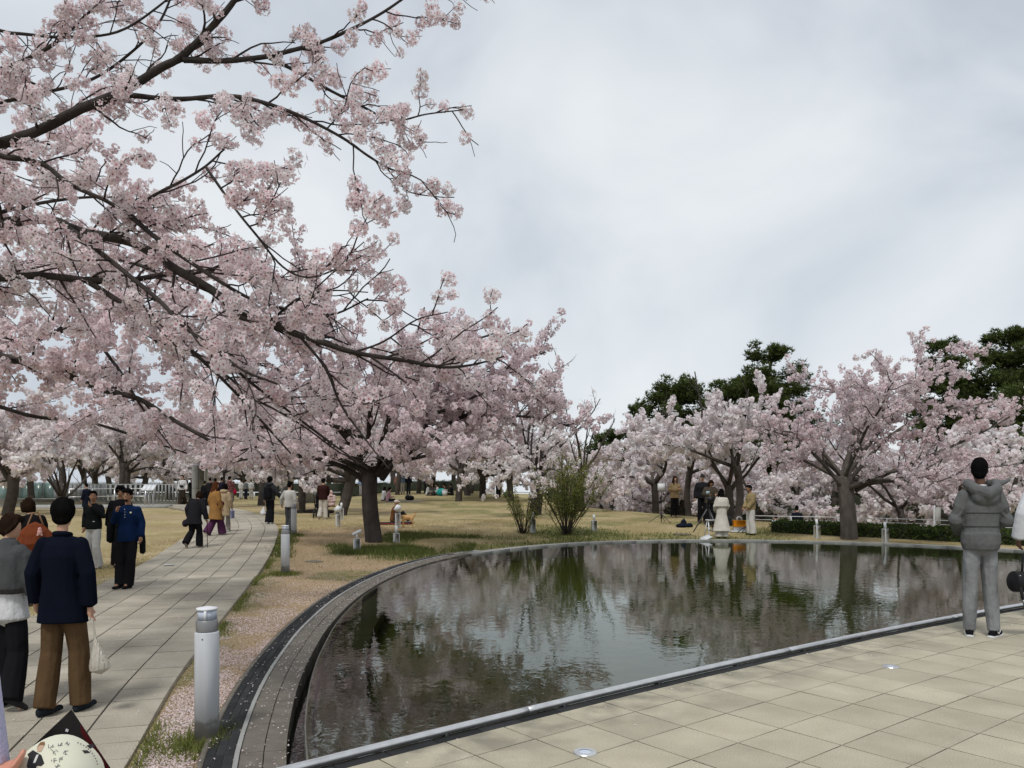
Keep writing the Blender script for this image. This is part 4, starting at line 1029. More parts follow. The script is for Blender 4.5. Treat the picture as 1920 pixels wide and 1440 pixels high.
def hedge(label, P, wd, H, seed, dens=260, dark=1.0):
    g = np.random.default_rng(seed); P = resample(np.asarray(P, float), .5); N2 = normals2(P); z = terr(P[:, 0], P[:, 1]); root = thing('hedge', label, 'hedge', (P[0, 0], P[0, 1], z[0])); o0 = np.array([P[0, 0], P[0, 1], z[0]])
    A = P + N2 * wd / 2 * .9; B = P - N2 * wd / 2 * .9; n = len(P); k = np.arange(n - 1)
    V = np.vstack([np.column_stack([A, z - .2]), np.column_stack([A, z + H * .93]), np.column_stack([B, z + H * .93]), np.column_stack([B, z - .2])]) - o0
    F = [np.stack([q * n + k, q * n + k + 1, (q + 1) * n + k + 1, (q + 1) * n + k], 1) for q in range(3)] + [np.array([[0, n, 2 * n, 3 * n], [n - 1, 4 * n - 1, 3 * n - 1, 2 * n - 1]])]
    link('twigs', meshdata('twigs', V, F, pm('hedge_dark_core', (.02, .026, .01), (.01, .013, .006), 9)), root)  # plain dark box as core: the hedge's inner shade is put into its colour
    L_ = (n - 1) * .5; m = int(L_ * dens); s = g.uniform(0, n - 1.001, m); i0 = s.astype(int); f = (s - i0)[:, None]
    C0 = P[i0] * (1 - f) + P[i0 + 1] * f; NN = N2[i0]; zz_ = z[i0] * (1 - f[:, 0]) + z[i0 + 1] * f[:, 0]
    which = g.random(m); u = g.uniform(-1, 1, m); v = g.random(m)
    off = np.where(which < .42, u, np.where(which < .71, 1, -1)) * wd / 2; hz = np.where(which < .42, 1.0, v) * H
    Q = np.column_stack([C0 + NN * off[:, None], zz_ + hz]) + g.normal(0, .035, (m, 3)) - o0
    a = g.normal(size=(m, 3)); a[:, 2] += .5; a /= np.linalg.norm(a, axis=1)[:, None]; b = np.cross(a, g.normal(size=(m, 3))); b /= np.linalg.norm(b, axis=1)[:, None]
    q = g.uniform(.025, .05, (m, 1)); V = np.stack([Q - a * q, Q + b * q * .6, Q + a * q, Q - b * q * .6], 1).reshape(-1, 3)
    c = np.array([.05, .075, .02]) * g.uniform(.5, 1.7, (m, 1)) * dark
    o = link('leaves', meshdata('leaves', V, [np.arange(m * 4).reshape(-1, 4)], M['leaf'], col=np.repeat(c, 4, 0)), root); o['kind'] = 'stuff'
hedge('clipped low hedge along the far rim on the right, behind the rim tree', [(9.0, 26.3), (10.6, 25.2), (12.6, 23.6), (14.8, 21.2), (17.5, 17.5)], 1.1, .33, 81, 900)
hedge('taller dark hedge beyond the low one, behind the seated pair', [(10.5, 40), (13, 40), (17, 39), (24, 36), (34, 30)], 1.4, 2.1, 82, 340, .8)
hedge('tall dark evergreen screen behind the trees beyond the lawn crest', [(3, 58), (10, 56), (20, 52), (32, 46), (48, 36)], 3.0, 3.6, 84, 420, .8)
hedge('long low hedge far behind the louvred fence and the path end', [(-75, 84), (-50, 86), (-30, 87), (-14, 86)], 1.6, 1.5, 85, 160, 1.0)
hedge('long dark hedge far behind the picnic group on the crest', [(-16, 72), (-8, 73), (0, 72), (5, 64)], 1.2, 1.0, 83, 200, .8)
# ------------------------------------------------------------------ people
JOBS = []
def blob(name, mb, vox, mat, parent, it=4, fac=.5):
    me = mb.data('tmp', [mat]); o = bpy.data.objects.new('tmp', me); pass
    m = o.modifiers.new('r', 'REMESH'); m.mode = 'VOXEL'; m.voxel_size = vox; m.use_smooth_shade = True
    s = o.modifiers.new('s', 'SMOOTH'); s.iterations = it; s.factor = fac
    f = link(name, me, parent); JOBS.append((o, f, name, mat)); return f
def finish_blobs():
    for o, f, name, mat in JOBS: C.objects.link(o)
    dg = bpy.context.evaluated_depsgraph_get()
    for o, f, name, mat in JOBS:
        out = bpy.data.meshes.new_from_object(o.evaluated_get(dg)); out.name = name; out.materials.clear(); out.materials.append(mat)
        out.polygons.foreach_set('use_smooth', np.ones(len(out.polygons), dtype=bool)); f.data = out
    for o, f, name, mat in JOBS: bpy.data.objects.remove(o)
    for m_ in [m for m in bpy.data.meshes if m.users == 0]: bpy.data.meshes.remove(m_)
def held(root, name, label, cat, T, vox, mat, it=4):
    """something a person carries: a thing of its own, placed where the person holds it"""
    o = blob(name, T, vox, mat, None, it) if vox else T.build(name, mat, None, smooth=True)
    o.location = root.location; o.rotation_euler = root.rotation_euler; o.scale = root.scale
    return setp(o, label, cat, 'things people carry')
def v3(*a): return np.array(a, float)
def hand(mb, wr, d, up, s=1.0, curl=.5):
    """palm, four fingers and a thumb; d along the hand, up = side the thumb is on"""
    d = unit(d); sd = unit(up - d * np.dot(up, d)); nm = np.cross(d, sd)
    mb.tube([wr - d * .02 * s, wr + d * .035 * s, wr + d * .08 * s], np.array([[.026, .02], [.04, .017], [.038, .015]]) * s if False else np.array([.026, .031, .030]) * s, 8)
    for k, (o, L_) in enumerate(((.028, .066), (.010, .076), (-.009, .070), (-.026, .055))):
        p = wr + d * .075 * s + sd * o * s; q = p + (d * math.cos(curl) + nm * math.sin(curl)) * L_ * .5 * s; c2 = curl * 2.1
        r_ = q + (d * math.cos(c2) + nm * math.sin(c2)) * L_ * .5 * s
        mb.tube([p - d * .02 * s, p, q, r_], np.array([.0105, .0105, .0095, .008]) * s, 6)
    p = wr + d * .02 * s + sd * .024 * s
    mb.tube([p - sd * .01 * s, p + (d * .6 + sd * .55 + nm * .2) * .03 * s, p + (d * .85 + sd * .35 + nm * .45) * .062 * s], np.array([.013, .011, .009]) * s, 6)
def person(label, px, feet, head, yaw, top, bottom=None, pose=None, skin='skin', hair='hair_black', hairstyle='short', vox=.016, dist=None, shoes=(.02, .02, .022),
           coat=None, pad=.02, leg=.02, sleeve=True, hem=.0, hood=None, flare=.9, extra=None, face=False, group=None, wide=1.0, z=None, h=None, plaza=False):
    if plaza: d = ray(px, feet); p = d * (-CAMZ / d[2]); p[2] = 0.0
    elif dist is None: p = onground(px, feet)
    else: p = G3(W(px, 912, dist)[0], dist)
    if dist_path(p[0], p[1]) < PW / 2: p[2] += .046
    if z is not None: p[2] = z
    hh = h or (W(px, head, p[1])[2] - p[2])
    f = float(np.clip(hh, 1.2, 1.95)) / 1.72
    root = thing('person', label, 'person', p, yaw, group or 'people in the park'); root.scale = (f * wide * .95, f * wide * .95, f)
    J = dict(pel=v3(0, 0, .93), mid=v3(0, -.01, 1.10), chest=v3(0, .0, 1.27), neck=v3(0, -.01, 1.45), head=v3(0, .02, 1.612),
             shL=v3(-.168, -.01, 1.358), shR=v3(.168, -.01, 1.358), elL=v3(-.235, -.04, 1.13), elR=v3(.235, -.04, 1.13), wrL=v3(-.25, .05, .89), wrR=v3(.25, .05, .89),
             hiL=v3(-.085, 0, .90), hiR=v3(.085, 0, .90), knL=v3(-.095, .02, .49), knR=v3(.095, .02, .49), anL=v3(-.1, -.03, .085), anR=v3(.1, -.03, .085),
             ftL=v3(-.02, 1, 0), ftR=v3(.02, 1, 0), hdL=None, hdR=None, look=v3(0, 1, 0))
    for k, q in (pose or {}).items(): J[k] = v3(*q) if q is not None else None
    nz = float(np.linalg.norm(J['neck'] - J['pel']))
    dn = unit(J['neck'] - J['pel'])
    def torso(mb, pd, hem_=None, fl=0.0):
        P = [J['pel'] - dn * .06, J['pel'] + dn * .05, J['mid'], J['chest'], J['chest'] + (J['neck'] - J['chest']) * .55, J['neck'] - dn * .015]
        Rr = [(.150, .112), (.160, .118), (.142, .106), (.166, .118), (.140, .096), (.056, .058)]
        Rr = [(a + pd, b + pd) for a, b in Rr]; Rr[-2] = (.140 + pd * .6, .096 + pd * .7); Rr[-1] = (.056 + pd * .2, .058 + pd * .2)
        if hem_:
            n = len(hem_); P = [J['pel'] + v3(*q[:3]) for q in hem_] + P[1:]; Rr = [(q[3], q[4]) for q in hem_] + Rr[1:]
        mb.tube(P, np.array(Rr), 18, caps=.06)
        for s in 'LR': mb.tube([J['neck'] - dn * .05, J['sh' + s] * .94 + J['chest'] * .06 * v3(0, 0, 1) + J['sh' + s] * .0 + v3(0, 0, .06 * (J['sh' + s][2] - J['chest'][2]))], [.046 + pd * .2, .048 + pd * .4], 8)
    def arms(mb, pd, end=1.0, cuff=0.0):
        for s in 'LR':
            a, b, c_ = J['sh' + s], J['el' + s], J['wr' + s]; e_ = b + (c_ - b) * end
            mb.tube([a, a * .5 + b * .5, b, b * .5 + e_ * .5, e_], np.array([.056, .050, .044, .041, .031 + cuff]) + pd * np.array([.6, .9, 1, 1, 1]), 9); mb.ball(a, .056 + pd * .6)
            mb.ball(b, .042 + pd * .8)
    def legs(mb, pd, end=1.0, fl=0.0):
        for s in 'LR':
            a, b, c_ = J['hi' + s], J['kn' + s], J['an' + s]; e_ = b + (c_ - b) * end
            mb.tube([a + v3(0, 0, .03), a * .5 + b * .5, b, b * .5 + e_ * .5, e_], np.array([.086, .074, .057, .055 + fl * .5, .040 + fl]) + pd * np.array([.2, .8, 1, 1, 1]), 10, caps=.12); mb.ball(b, .057 + pd)
    # --- the body: one continuous surface
    B = MB(); torso(B, -.012); arms(B, -.006); legs(B, -.004)
    hd = J['head']; lk = unit(J['look']); rt = np.cross(lk, v3(0, 0, 1)); rt = unit(rt); up = np.cross(rt, lk)
    Rm = np.stack([rt, lk, up], 1)
    def H(x, y, z): return hd + Rm @ v3(x, y, z)
    B.ball(hd, (.074, .092, .110), n=16, k=12, rot=Rm); B.ball(H(0, .018, -.052), (.056, .066, .062), n=12, k=8, rot=Rm)
    B.tube([J['neck'] - dn * .06, J['neck'], H(0, -.02, -.05)], [.062, .052, .050], 10)
    if face:
        B.tube([H(0, .086, .03), H(0, .108, -.012), H(0, .096, -.022)], [.010, .015, .011], 6)
        B.ball(H(0, .087, -.057), (.028, .013, .013), rot=Rm)
        for s in (-1, 1): B.ball(H(s * .032, .082, .036), (.022, .012, .010), rot=Rm)
    for s in (-1, 1): B.ball(H(s * .077, -.005, -.005), (.012, .022, .032), rot=Rm)
    for s, sg in (('L', -1), ('R', 1)):
        fd = unit(J['wr' + s] - J['el' + s]) if J['hd' + s] is None else unit(J['hd' + s])
        hand(B, J['wr' + s], fd, v3(0, .9, .3) if abs(fd[1]) < .8 else v3(-sg, 0, .4), 1.0, .45)
        B.tube([J['an' + s] + v3(0, 0, .02), J['an' + s] + unit(J['ft' + s]) * .12 - v3(0, 0, .045)], [.036, .028], 8)
    body = blob('body', B, min(vox, .0105) if face or vox < .012 else vox * .8, M[skin], root)
    # --- clothes and hair
    if top is not None:
        T = MB(); torso(T, pad, coat); arms(T, pad * .8, .97 if sleeve else .35, .008)
        if hood:
            T.ball(J['neck'] + v3(0, -.075, .0), (.135, .085, .075)); T.tube([J['neck'] + v3(-.1, .05, .0), J['neck'] + v3(-.11, -.05, .02), J['neck'] + v3(0, -.12, -.02), J['neck'] + v3(.11, -.05, .02), J['neck'] + v3(.1, .05, 0)], .045, 8)
        else:
            T.tube([J['neck'] - dn * .06, J['neck'] - dn * .005], [.086, .064], 12)
        tp = blob('top', T, vox, top, root)
    if bottom is not None:
        T = MB(); P = [J['pel'] - v3(0, 0, .08), J['pel'], J['pel'] + dn * .09]
        T.tube(P, np.array([(.155, .118), (.165, .122), (.155, .115)]) + leg * .3, 16); legs(T, leg, 1.07, leg * flare)
        blob('trousers', T, vox, bottom, root)
    if shoes is not None:
        T = MB()
        for s in 'LR':
            a = J['an' + s]; d = unit(J['ft' + s]); dz = v3(0, 0, -.052) if abs(d[2]) < .3 else v3(0, 0, -.02)
            T.tube([a - d * .07 + dz, a + d * .03 + dz, a + d * .11 + dz, a + d * .175 + dz], np.array([(.036, .036), (.042, .040), (.045, .030), (.034, .022)]), 10)
            T.tube([a + v3(0, 0, .02), a + dz * .6], [.044, .046], 8)
        blob('shoes', T, min(vox, .012), shoes if not isinstance(shoes, tuple) else cloth(shoes, .6, .0), root, 2)
    if hair:
        T = MB()
        if hairstyle in ('short', 'bob', 'long', 'tied'):
            T.ball(H(0, -.018, .028), (.089, .098, .102), n=16, k=12, rot=Rm); T.ball(H(0, .045, .082), (.070, .055, .040), rot=Rm); T.ball(H(0, -.05, -.02), (.076, .055, .075), rot=Rm)
            if face: T.tube([H(-.06, .075, .075), H(0, .09, .078), H(.06, .075, .075)], .018, 6)
        if hairstyle == 'bob':
            T.ball(H(0, -.03, -.01), (.100, .098, .125), n=16, k=12, rot=Rm)
            for s in (-1, 1): T.tube([H(s * .085, .01, .05), H(s * .09, .01, -.03), H(s * .08, .0, -.10)], .03, 8)
        if hairstyle == 'mop':
            T.ball(H(0, -.022, .03), (.112, .118, .108), n=18, k=12, rot=Rm); T.ball(H(0, -.045, -.03), (.094, .075, .066), rot=Rm); T.ball(H(0, .045, .088), (.080, .058, .04), rot=Rm)
        if hairstyle == 'long':
            T.tube([H(0, -.05, .0), H(0, -.075, -.12), H(0, -.085, -.26), H(0, -.075, -.36)], np.array([(.085, .06), (.095, .05), (.085, .04), (.05, .025)]), 12)
            for s in (-1, 1): T.tube([H(s * .08, .02, .03), H(s * .09, .03, -.08), H(s * .085, .05, -.22), H(s * .075, .06, -.30)], [.03, .034, .03, .015], 8)
        if hairstyle == 'tied':
            T.ball(H(0, -.1, -.03), (.05, .045, .045)); T.tube([H(.05, .06, .06), H(.085, .03, .0), H(.075, -.03, -.05)], .02, 6)
        if hairstyle == 'cap':
            T.ball(H(0, -.005, .04), (.09, .103, .075), n=16, k=10, rot=Rm); T.ball(H(0, .1, .035), (.065, .075, .012), rot=Rm)
        if hairstyle == 'scarf':
            T.ball(H(0, -.012, .01), (.094, .098, .118), n=16, k=12, rot=Rm); T.tube([H(0, -.02, -.08), H(0, -.01, -.19)], [.09, .13], 12)
        blob('hair' if hairstyle not in ('cap', 'scarf') else hairstyle, T, min(vox, .011), M[hair] if isinstance(hair, str) else hair, root, 2, .4)
    if face:
        e_ = MB()
        for s in (-1, 1):
            MB().ball(H(s * .031, .085, .014), (.014, .008, .006), n=8, k=6, rot=Rm).build('eye', M['dark'], root, smooth=True)
            MB().tube([H(s * .050, .076, .036), H(s * .033, .087, .043), H(s * .014, .090, .038)], .0055, 5).build('eyebrow', M['hair_black'], root)
        MB().tube([H(-.024, .089, -.055), H(0, .099, -.057), H(.024, .089, -.055)], .0055, 5).build('mouth', pm('lips', (.23, .09, .075), (.2, .08, .06), 5, .5), root)
    if extra: extra(root, J, H, vox)
    return root, J, f
BLK = cloth((.013, .013, .015)); BLK2 = cloth((.018, .018, .021), .85, .03, 9)
WALKA = dict(knL=(-.09, .10, .50), anL=(-.09, .12, .085), knR=(.09, .03, .49), anR=(.09, -.24, .13), ftR=(0, .75, -.65))
WALKB = dict(knR=(.09, .10, .50), anR=(.09, .14, .085), knL=(-.09, .02, .49), anL=(-.09, -.22, .13), ftL=(0, .8, -.6))

# near pair on the path
NAVY = cloth((.0065, .0085, .0165), .9, .012, 5, c2=(.005, .0065, .012)); BROWN = cloth((.115, .072, .038), .9, .05, 5, c2=(.07, .042, .022))
def cuffs(root, J, H, vox):
    for s, nm in (('R', 'cuff_button'),):
        a, b = J['el' + s], J['wr' + s]; d = unit(b - a)
        for k in range(3):
            q = b - d * (.025 + .018 * k) + v3(.02, -.034, 0); MB().ball(q, .0065, n=8, k=6).build(nm, pm('brass', (.5, .36, .12), (.4, .28, .1), 5, .35, metal=.8), root)
    MB().tube([J['neck'] + v3(-.07, .03, -.012), J['neck'] + v3(-.058, -.038, .0), J['neck'] + v3(0, -.064, .004), J['neck'] + v3(.058, -.038, .0), J['neck'] + v3(.07, .03, -.012)], .022, 8).build('collar', NAVY, root, smooth=True)
person('man in navy blazer and wide brown trousers walking away with a plastic bag', 118, 1348, 938, .06, NAVY, BROWN,
       dict(knR=(.125, .06, .50), anR=(.14, .06, .085), knL=(-.12, .02, .49), anL=(-.125, -.10, .085), ftL=(.5, .9, 0), ftR=(.35, .9, 0), elR=(.262, -.05, 1.13), wrR=(.272, -.02, .87), hdR=(0, .05, -1), elL=(-.27, -.04, 1.13), wrL=(-.28, .04, .9), shL=(-.178, -.01, 1.352), shR=(.178, -.01, 1.352)),
       'skin', 'hair_black', 'mop', .0095, coat=[(0, -.005, -.20, .24, .165), (0, 0, -.10, .228, .158)], pad=.040, leg=.040, flare=.45, shoes=cloth((.022, .026, .032), .6, .0), extra=cuffs, group='people on the path', wide=.86)
SHAWL = cloth((.075, .077, .08), .95, .03, 8); WHT = cloth((.62, .63, .64), .85, .05, 6)
def shawl(root, J, H, vox):
    T = MB(); T.tube([v3(0, -.02, 1.07), v3(0, -.02, 1.2), v3(0, -.02, 1.34), v3(0, -.01, 1.45), v3(0, -.005, 1.49)], np.array([(.275, .19), (.275, .185), (.25, .165), (.13, .11), (.10, .09)]), 22)
    for s in (-1, 1): T.tube([v3(s * .13, .0, 1.42), v3(s * .21, .01, 1.33), v3(s * .275, .03, 1.14), v3(s * .28, .05, 1.02)], [.07, .10, .10, .07], 10); T.ball(v3(s * .175, -.02, 1.36), .098)
    blob('shawl', T, .011, SHAWL, root)
    T = MB(); T.tube([v3(0, 0, .80), v3(0, 0, .9), v3(0, 0, 1.1)], np.array([(.225, .17), (.205, .15), (.17, .125)]), 20); blob('blouse_hem', T, .011, WHT, root)
person('woman with grey shawl over white blouse and black trousers at the left frame edge', 18, 1338, 966, -.35, WHT, BLK,
       dict(look=(.75, .66, -.08), knR=(.10, .02, .49), anR=(.17, -.12, .12), ftR=(.6, .6, -.5), elR=(.215, .03, 1.13), wrR=(.12, .2, 1.02)), 'skin', 'hair_brown', 'tied', .0105, pad=.03, leg=.045, shoes=cloth((.03, .03, .032), .5), extra=shawl, group='people on the path', wide=.88)
# men standing at the path's left edge
def tee(root, J, H, vox):
    MB().box(J['mid'] + v3(-.09, .135, -.05), (.05, .006, .014)).build('chest_print', M['white_metal'], root)
person('man in black jacket and white trousers with hand raised to his chest', 176, 1066, 921, math.pi - .15, cloth((.012, .014, .015), .8), cloth((.52, .52, .51), .9, .04, 8),
       dict(look=(-.55, .8, .2), elR=(.27, -.06, 1.15), wrR=(.2, .06, .92), elL=(-.27, .03, 1.17), wrL=(-.06, .17, 1.38), hdL=(.4, .3, .7), knL=(-.1, .06, .49)), 'skin_tan', 'hair_black', 'short', .013, face=True, pad=.03, leg=.03, shoes=(.5, .5, .5), extra=tee)
person('man in black with dark glasses half hidden behind the man in blue', 226, 1064, 912, math.pi + .5, BLK, BLK, dict(look=(.1, 1, .02)), 'skin_tan', 'hair_black', 'mop', .014, face=True, pad=.03, leg=.03,
       extra=lambda root, J, H, vox: MB().tube([H(-.065, .085, .018), H(0, .105, .02), H(.065, .085, .018)], .007, 6).build('glasses', M['dark'], root))
BLUE = cloth((.008, .021, .066), .85, .035, 8, c2=(.005, .013, .042))
def henley(root, J, H, vox):
    for k in range(4): MB().ball(J['chest'] + v3(.0, .142 - .01 * k * .2, .10 - k * .045), .007, n=8, k=6).build('shirt_button', M['white_metal'], root)
    MB().box(J['chest'] + v3(-.10, .135, .045), (.028, .008, .028)).build('badge', pm('badge', (.8, .78, .5), (.7, .68, .4), 5), root)
    T = MB()   # jacket slung over the shoulder
    T.tube([v3(.11, .15, 1.30), v3(.18, .05, 1.39), v3(.26, -.03, 1.27), v3(.31, -.02, 1.05), v3(.32, -.02, .82)], np.array([(.03, .02), (.05, .035), (.085, .06), (.10, .07), (.10, .06)]), 12)
    T.tube([v3(-.20, -.12, 1.0), v3(-.215, -.11, .78), v3(-.22, -.1, .60)], np.array([(.05, .03), (.06, .04), (.055, .03)]), 10)
    T.tube([v3(.28, -.1, 1.3), v3(0, -.18, 1.1), v3(-.20, -.13, .95)], np.array([(.08, .03), (.2, .03), (.07, .03)]), 10)
    blob('slung_jacket', T, .013, BLK, root)
    T = MB(); T.ball(H(0, .068, -.086), (.034, .022, .020)); blob('beard', T, .007, M['hair_black'], root, 2)
person('man in blue buttoned shirt with a black jacket slung over his shoulder', 240, 1108, 917, math.pi + .08, BLUE, BLK,
       dict(look=(0, 1, -.04), elR=(.24, .03, 1.16), wrR=(.13, .16, 1.34), hdR=(-.3, .3, .6), knL=(-.09, .10, .50), anL=(-.03, .05, .085), ftL=(.2, 1, 0), knR=(.1, .08, .50), anR=(.1, .10, .1), ftR=(.35, 1, -.1)), 'skin_tan', 'hair_black', 'short', .0125, face=True, pad=.024, leg=.028, shoes=(.016, .016, .018), extra=henley, coat=[(0, 0, -.12, .19, .145)])
def plush(root, J, H, vox): pass
person('woman in black top with pale sleeves and brown bob carrying a rust shoulder bag', 58, 1125, 931, 1.05, cloth((.014, .013, .014)), cloth((.20, .17, .16), .9, .03, 8),
       dict(look=(.15, 1, -.2), neck=(0, .03, 1.44), head=(0, .08, 1.575), elL=(-.23, .06, 1.13), wrL=(-.2, .25, 1.08), elR=(.24, -.03, 1.13), wrR=(.18, .22, 1.06)), 'skin', 'hair_brown', 'bob', .013, dist=11.3, pad=.025, leg=.05, sleeve=False,
       extra=lambda root, J, H, vox: [blob('sleeves', (lambda T: (T.tube([J['shL'] * .5 + J['elL'] * .5, J['elL'], J['wrL']], [.062, .058, .05], 9), T.tube([J['shR'] * .5 + J['elR'] * .5, J['elR'], J['wrR']], [.062, .058, .05], 9), T)[-1])(MB()), .012, WHT, root)])
person('dark clad person standing against a cherry trunk before the fence', 162, 948, 906, 1.2, cloth((.012, .015, .026)), BLK, None, 'skin', 'hair_black', 'short', .02, dist=31, coat=[(0, 0, -.40, .25, .19), (0, 0, -.1, .2, .15)], pad=.035)
# walkers
def cane(root, J, H, vox):
    held(root, 'walking_stick', 'dark walking stick of the stooped person in black', 'walking stick', MB().tube([v3(.34, .15, .0), v3(.33, .15, .70), v3(.33, .13, .76), v3(.33, .06, .78)], [.011, .011, .013, .012], 8), 0, cloth((.05, .025, .03), .5))
    T = MB(); T.ball(v3(-.27, -.02, .70), (.085, .13, .11)); T.tube([v3(-.26, 0, .8), v3(-.17, .02, 1.40)], .012, 6); held(root, 'shoulder_bag', 'dark shoulder bag at the hip of the stooped person in black', 'bag', T, .014, cloth((.03, .024, .035)))
person('stooped person in black coat walking away with a stick', 364, 1031, 914, -.15, BLK2, BLK,
       dict(mid=(0, .05, 1.08), chest=(0, .12, 1.23), neck=(0, .22, 1.38), head=(0, .30, 1.49), shL=(-.19, .17, 1.34), shR=(.19, .17, 1.34), elL=(-.26, .06, 1.1), wrL=(-.25, .12, .9), elR=(.27, .1, 1.08), wrR=(.31, .15, .82),
            knR=(.1, .12, .49), anR=(.1, .12, .085), knL=(-.1, .05, .48), anL=(-.11, -.26, .17), ftL=(0, .35, -.93)), 'skin', 'hair_brown', 'bob', .014, coat=[(0, -.01, -.26, .27, .2), (0, 0, -.1, .22, .17)], pad=.05, leg=.035, shoes=(.22, .2, .17), extra=cane, group='people on the path')
person('woman in camel coat with auburn hair and purple trousers walking away', 404, 1007, 904, -.55, cloth((.30, .16, .055), .9, .03, 6), cloth((.085, .03, .075)),
       dict(knR=(.09, .12, .50), anR=(.10, .20, .085), knL=(-.09, .0, .49), anL=(-.1, -.26, .11), ftL=(0, .9, -.4), look=(.6, .8, -.1)), 'skin', 'hair_auburn', 'long', .015, coat=[(0, -.02, -.42, .29, .22), (0, 0, -.2, .24, .19)], pad=.05, leg=.055, shoes=(.55, .54, .52), group='people on the path',
       extra=lambda root, J, H, vox: held(root, 'shoulder_bag', 'crimson shoulder bag under the arm of the woman in camel coat', 'bag', (lambda T: (T.ball(v3(.20, .05, 1.02), (.05, .16, .10)), T)[-1])(MB()), .014, cloth((.14, .015, .045))))
person('woman in beige hooded coat with a patterned bag walking beside the camel coat', 421, 1000, 907, -.1, cloth((.42, .32, .20), .9, .03, 7), cloth((.30, .27, .25)), WALKB, 'skin', 'hair_black', 'bob', .016, coat=[(0, -.01, -.36, .25, .19), (0, 0, -.1, .21, .16)], pad=.04, hood=True, shoes=(.5, .5, .48), group='people on the path',
       extra=lambda root, J, H, vox: held(root, 'tote_bag', 'blue patterned tote of the woman in beige coat', 'bag', (lambda T: (T.box(v3(.30, .02, .62), (.07, .24, .28)), T.tube([v3(.3, -.07, .75), v3(.28, 0, .9), v3(.3, .1, .75)], .01, 6), T)[-1])(MB()), .012, cloth((.28, .30, .42), .8, .01, 9, c2=(.09, .1, .2))))
def flower_cloth():
    m, t_, b = newmat('floral_shirt'); v = t_.nodes.new('ShaderNodeTexVoronoi'); v.inputs['Scale'].default_value = 14; tcn = t_.nodes.new('ShaderNodeTexCoord'); t_.links.new(tcn.outputs['Object'], v.inputs['Vector'])
    r_ = t_.nodes.new('ShaderNodeValToRGB'); r_.color_ramp.elements[0].color = (.35, .19, .15, 1); r_.color_ramp.elements[0].position = .18; r_.color_ramp.elements[1].color = (.065, .012, .014, 1); r_.color_ramp.elements[1].position = .34
    t_.links.new(v.outputs['Distance'], r_.inputs[0]); t_.links.new(r_.outputs[0], b.inputs['Base Color']); b.inputs['Roughness'].default_value = .9; return m
person('man in dark red floral shirt leaning aside on the path, crimson bag at his hip', 433, 952, 892, -.2, flower_cloth(), cloth((.16, .13, .11)), dict(neck=(-.06, 0, 1.44), head=(-.10, .03, 1.58), **WALKA), 'skin', 'hair_black', 'short', .02, pad=.035, leg=.03, group='people on the path',
       extra=lambda root, J, H, vox: held(root, 'crimson_bag', 'crimson bag at the hip of the man in floral shirt', 'bag', (lambda T: (T.ball(v3(.27, -.03, .85), (.09, .12, .15)), T)[-1])(MB()), .016, cloth((.36, .015, .05))))
person('person facing the camera in white top with black crossbody bag by the fence end', 342, 947, 891, math.pi, cloth((.6, .6, .6), .9, .04, 8), cloth((.04, .032, .025)), WALKB, 'skin', 'hair_black', 'short', .018, pad=.04, leg=.045,
       extra=lambda root, J, H, vox: (held(root, 'crossbody_bag', 'black crossbody bag on the person in white by the fence', 'bag', (lambda T: (T.ball(v3(-.02, .17, 1.08), (.14, .06, .08)), T.tube([v3(.1, .15, 1.1), v3(.16, .1, 1.4)], .012, 6), T)[-1])(MB()), .014, M['black_bag']), held(root, 'tote_bag', 'white tote carried by the person in white by the fence', 'bag', (lambda T: (T.box(v3(.33, .05, .62), (.06, .26, .34)), T.tube([v3(.33, -.04, .78), v3(.3, .05, .92), v3(.33, .14, .78)], .011, 6), T)[-1])(MB()), .014, WHT)))
person('person in dark coat holding a phone up beside the one in white', 360, 944, 896, math.pi + .3, cloth((.02, .02, .022)), BLK, dict(elL=(-.2, .1, 1.18), wrL=(-.07, .22, 1.42), elR=(.2, .1, 1.18), wrR=(.07, .22, 1.42)), 'skin', 'hair_black', 'bob', .02, coat=[(0, 0, -.35, .24, .18)],
       extra=lambda root, J, H, vox: held(root, 'phone', 'phone held up by the person in dark coat', 'phone', MB().box(v3(0, .27, 1.5), (.15, .012, .08)), 0, M['black_metal']))
for px, ft, hd_, cl_, lab in ((384, 950, 902, (.012, .012, .014), 'person in black seen from behind left of the crowd on the path'), (394, 950, 896, (.02, .018, .02), 'person with dark hair in the middle of the crowd on the path'), (404, 950, 897, (.014, .013, .016), 'dark haired person right behind the beige coat in the crowd'), (416, 949, 895, (.02, .02, .035), 'person in dark navy next to the floral shirt')):
    person(lab, px, ft, hd_, RNG.normal(0, .2), cloth(cl_), BLK, WALKA if px % 2 else WALKB, 'skin', 'hair_black', 'short', .024, pad=.035, group='people on the path')
for px, d_, c_, b_, lab in ((452, 66, (.6, .58, .55), (.55, .55, .53), 'small far person dressed in white at the path end'), (461, 64, (.24, .25, .25), (.02, .025, .045), 'small far person in grey hoodie and navy trousers at the path end'), (471, 67, (.5, .5, .48), (.45, .43, .4), 'small far person in pale clothes right of the grey hoodie'), (530, 60, (.3, .31, .33), (.3, .3, .32), 'far person in pale grey beyond the woman in white')):
    person(lab, px, 0, 0, RNG.normal(0, .5), cloth(c_), cloth(b_), None, 'skin', 'hair_black', 'short', .03, dist=d_, h=1.66)
def pack(root, J, H, vox):
    T = MB(); T.box(J['chest'] + v3(0, -.20, -.13), (.30, .16, .46), bev=.05); held(root, 'backpack', 'black backpack on the man in charcoal hoodie', 'backpack', T, .014, cloth((.011, .011, .013), .7, .03, 12), 6)
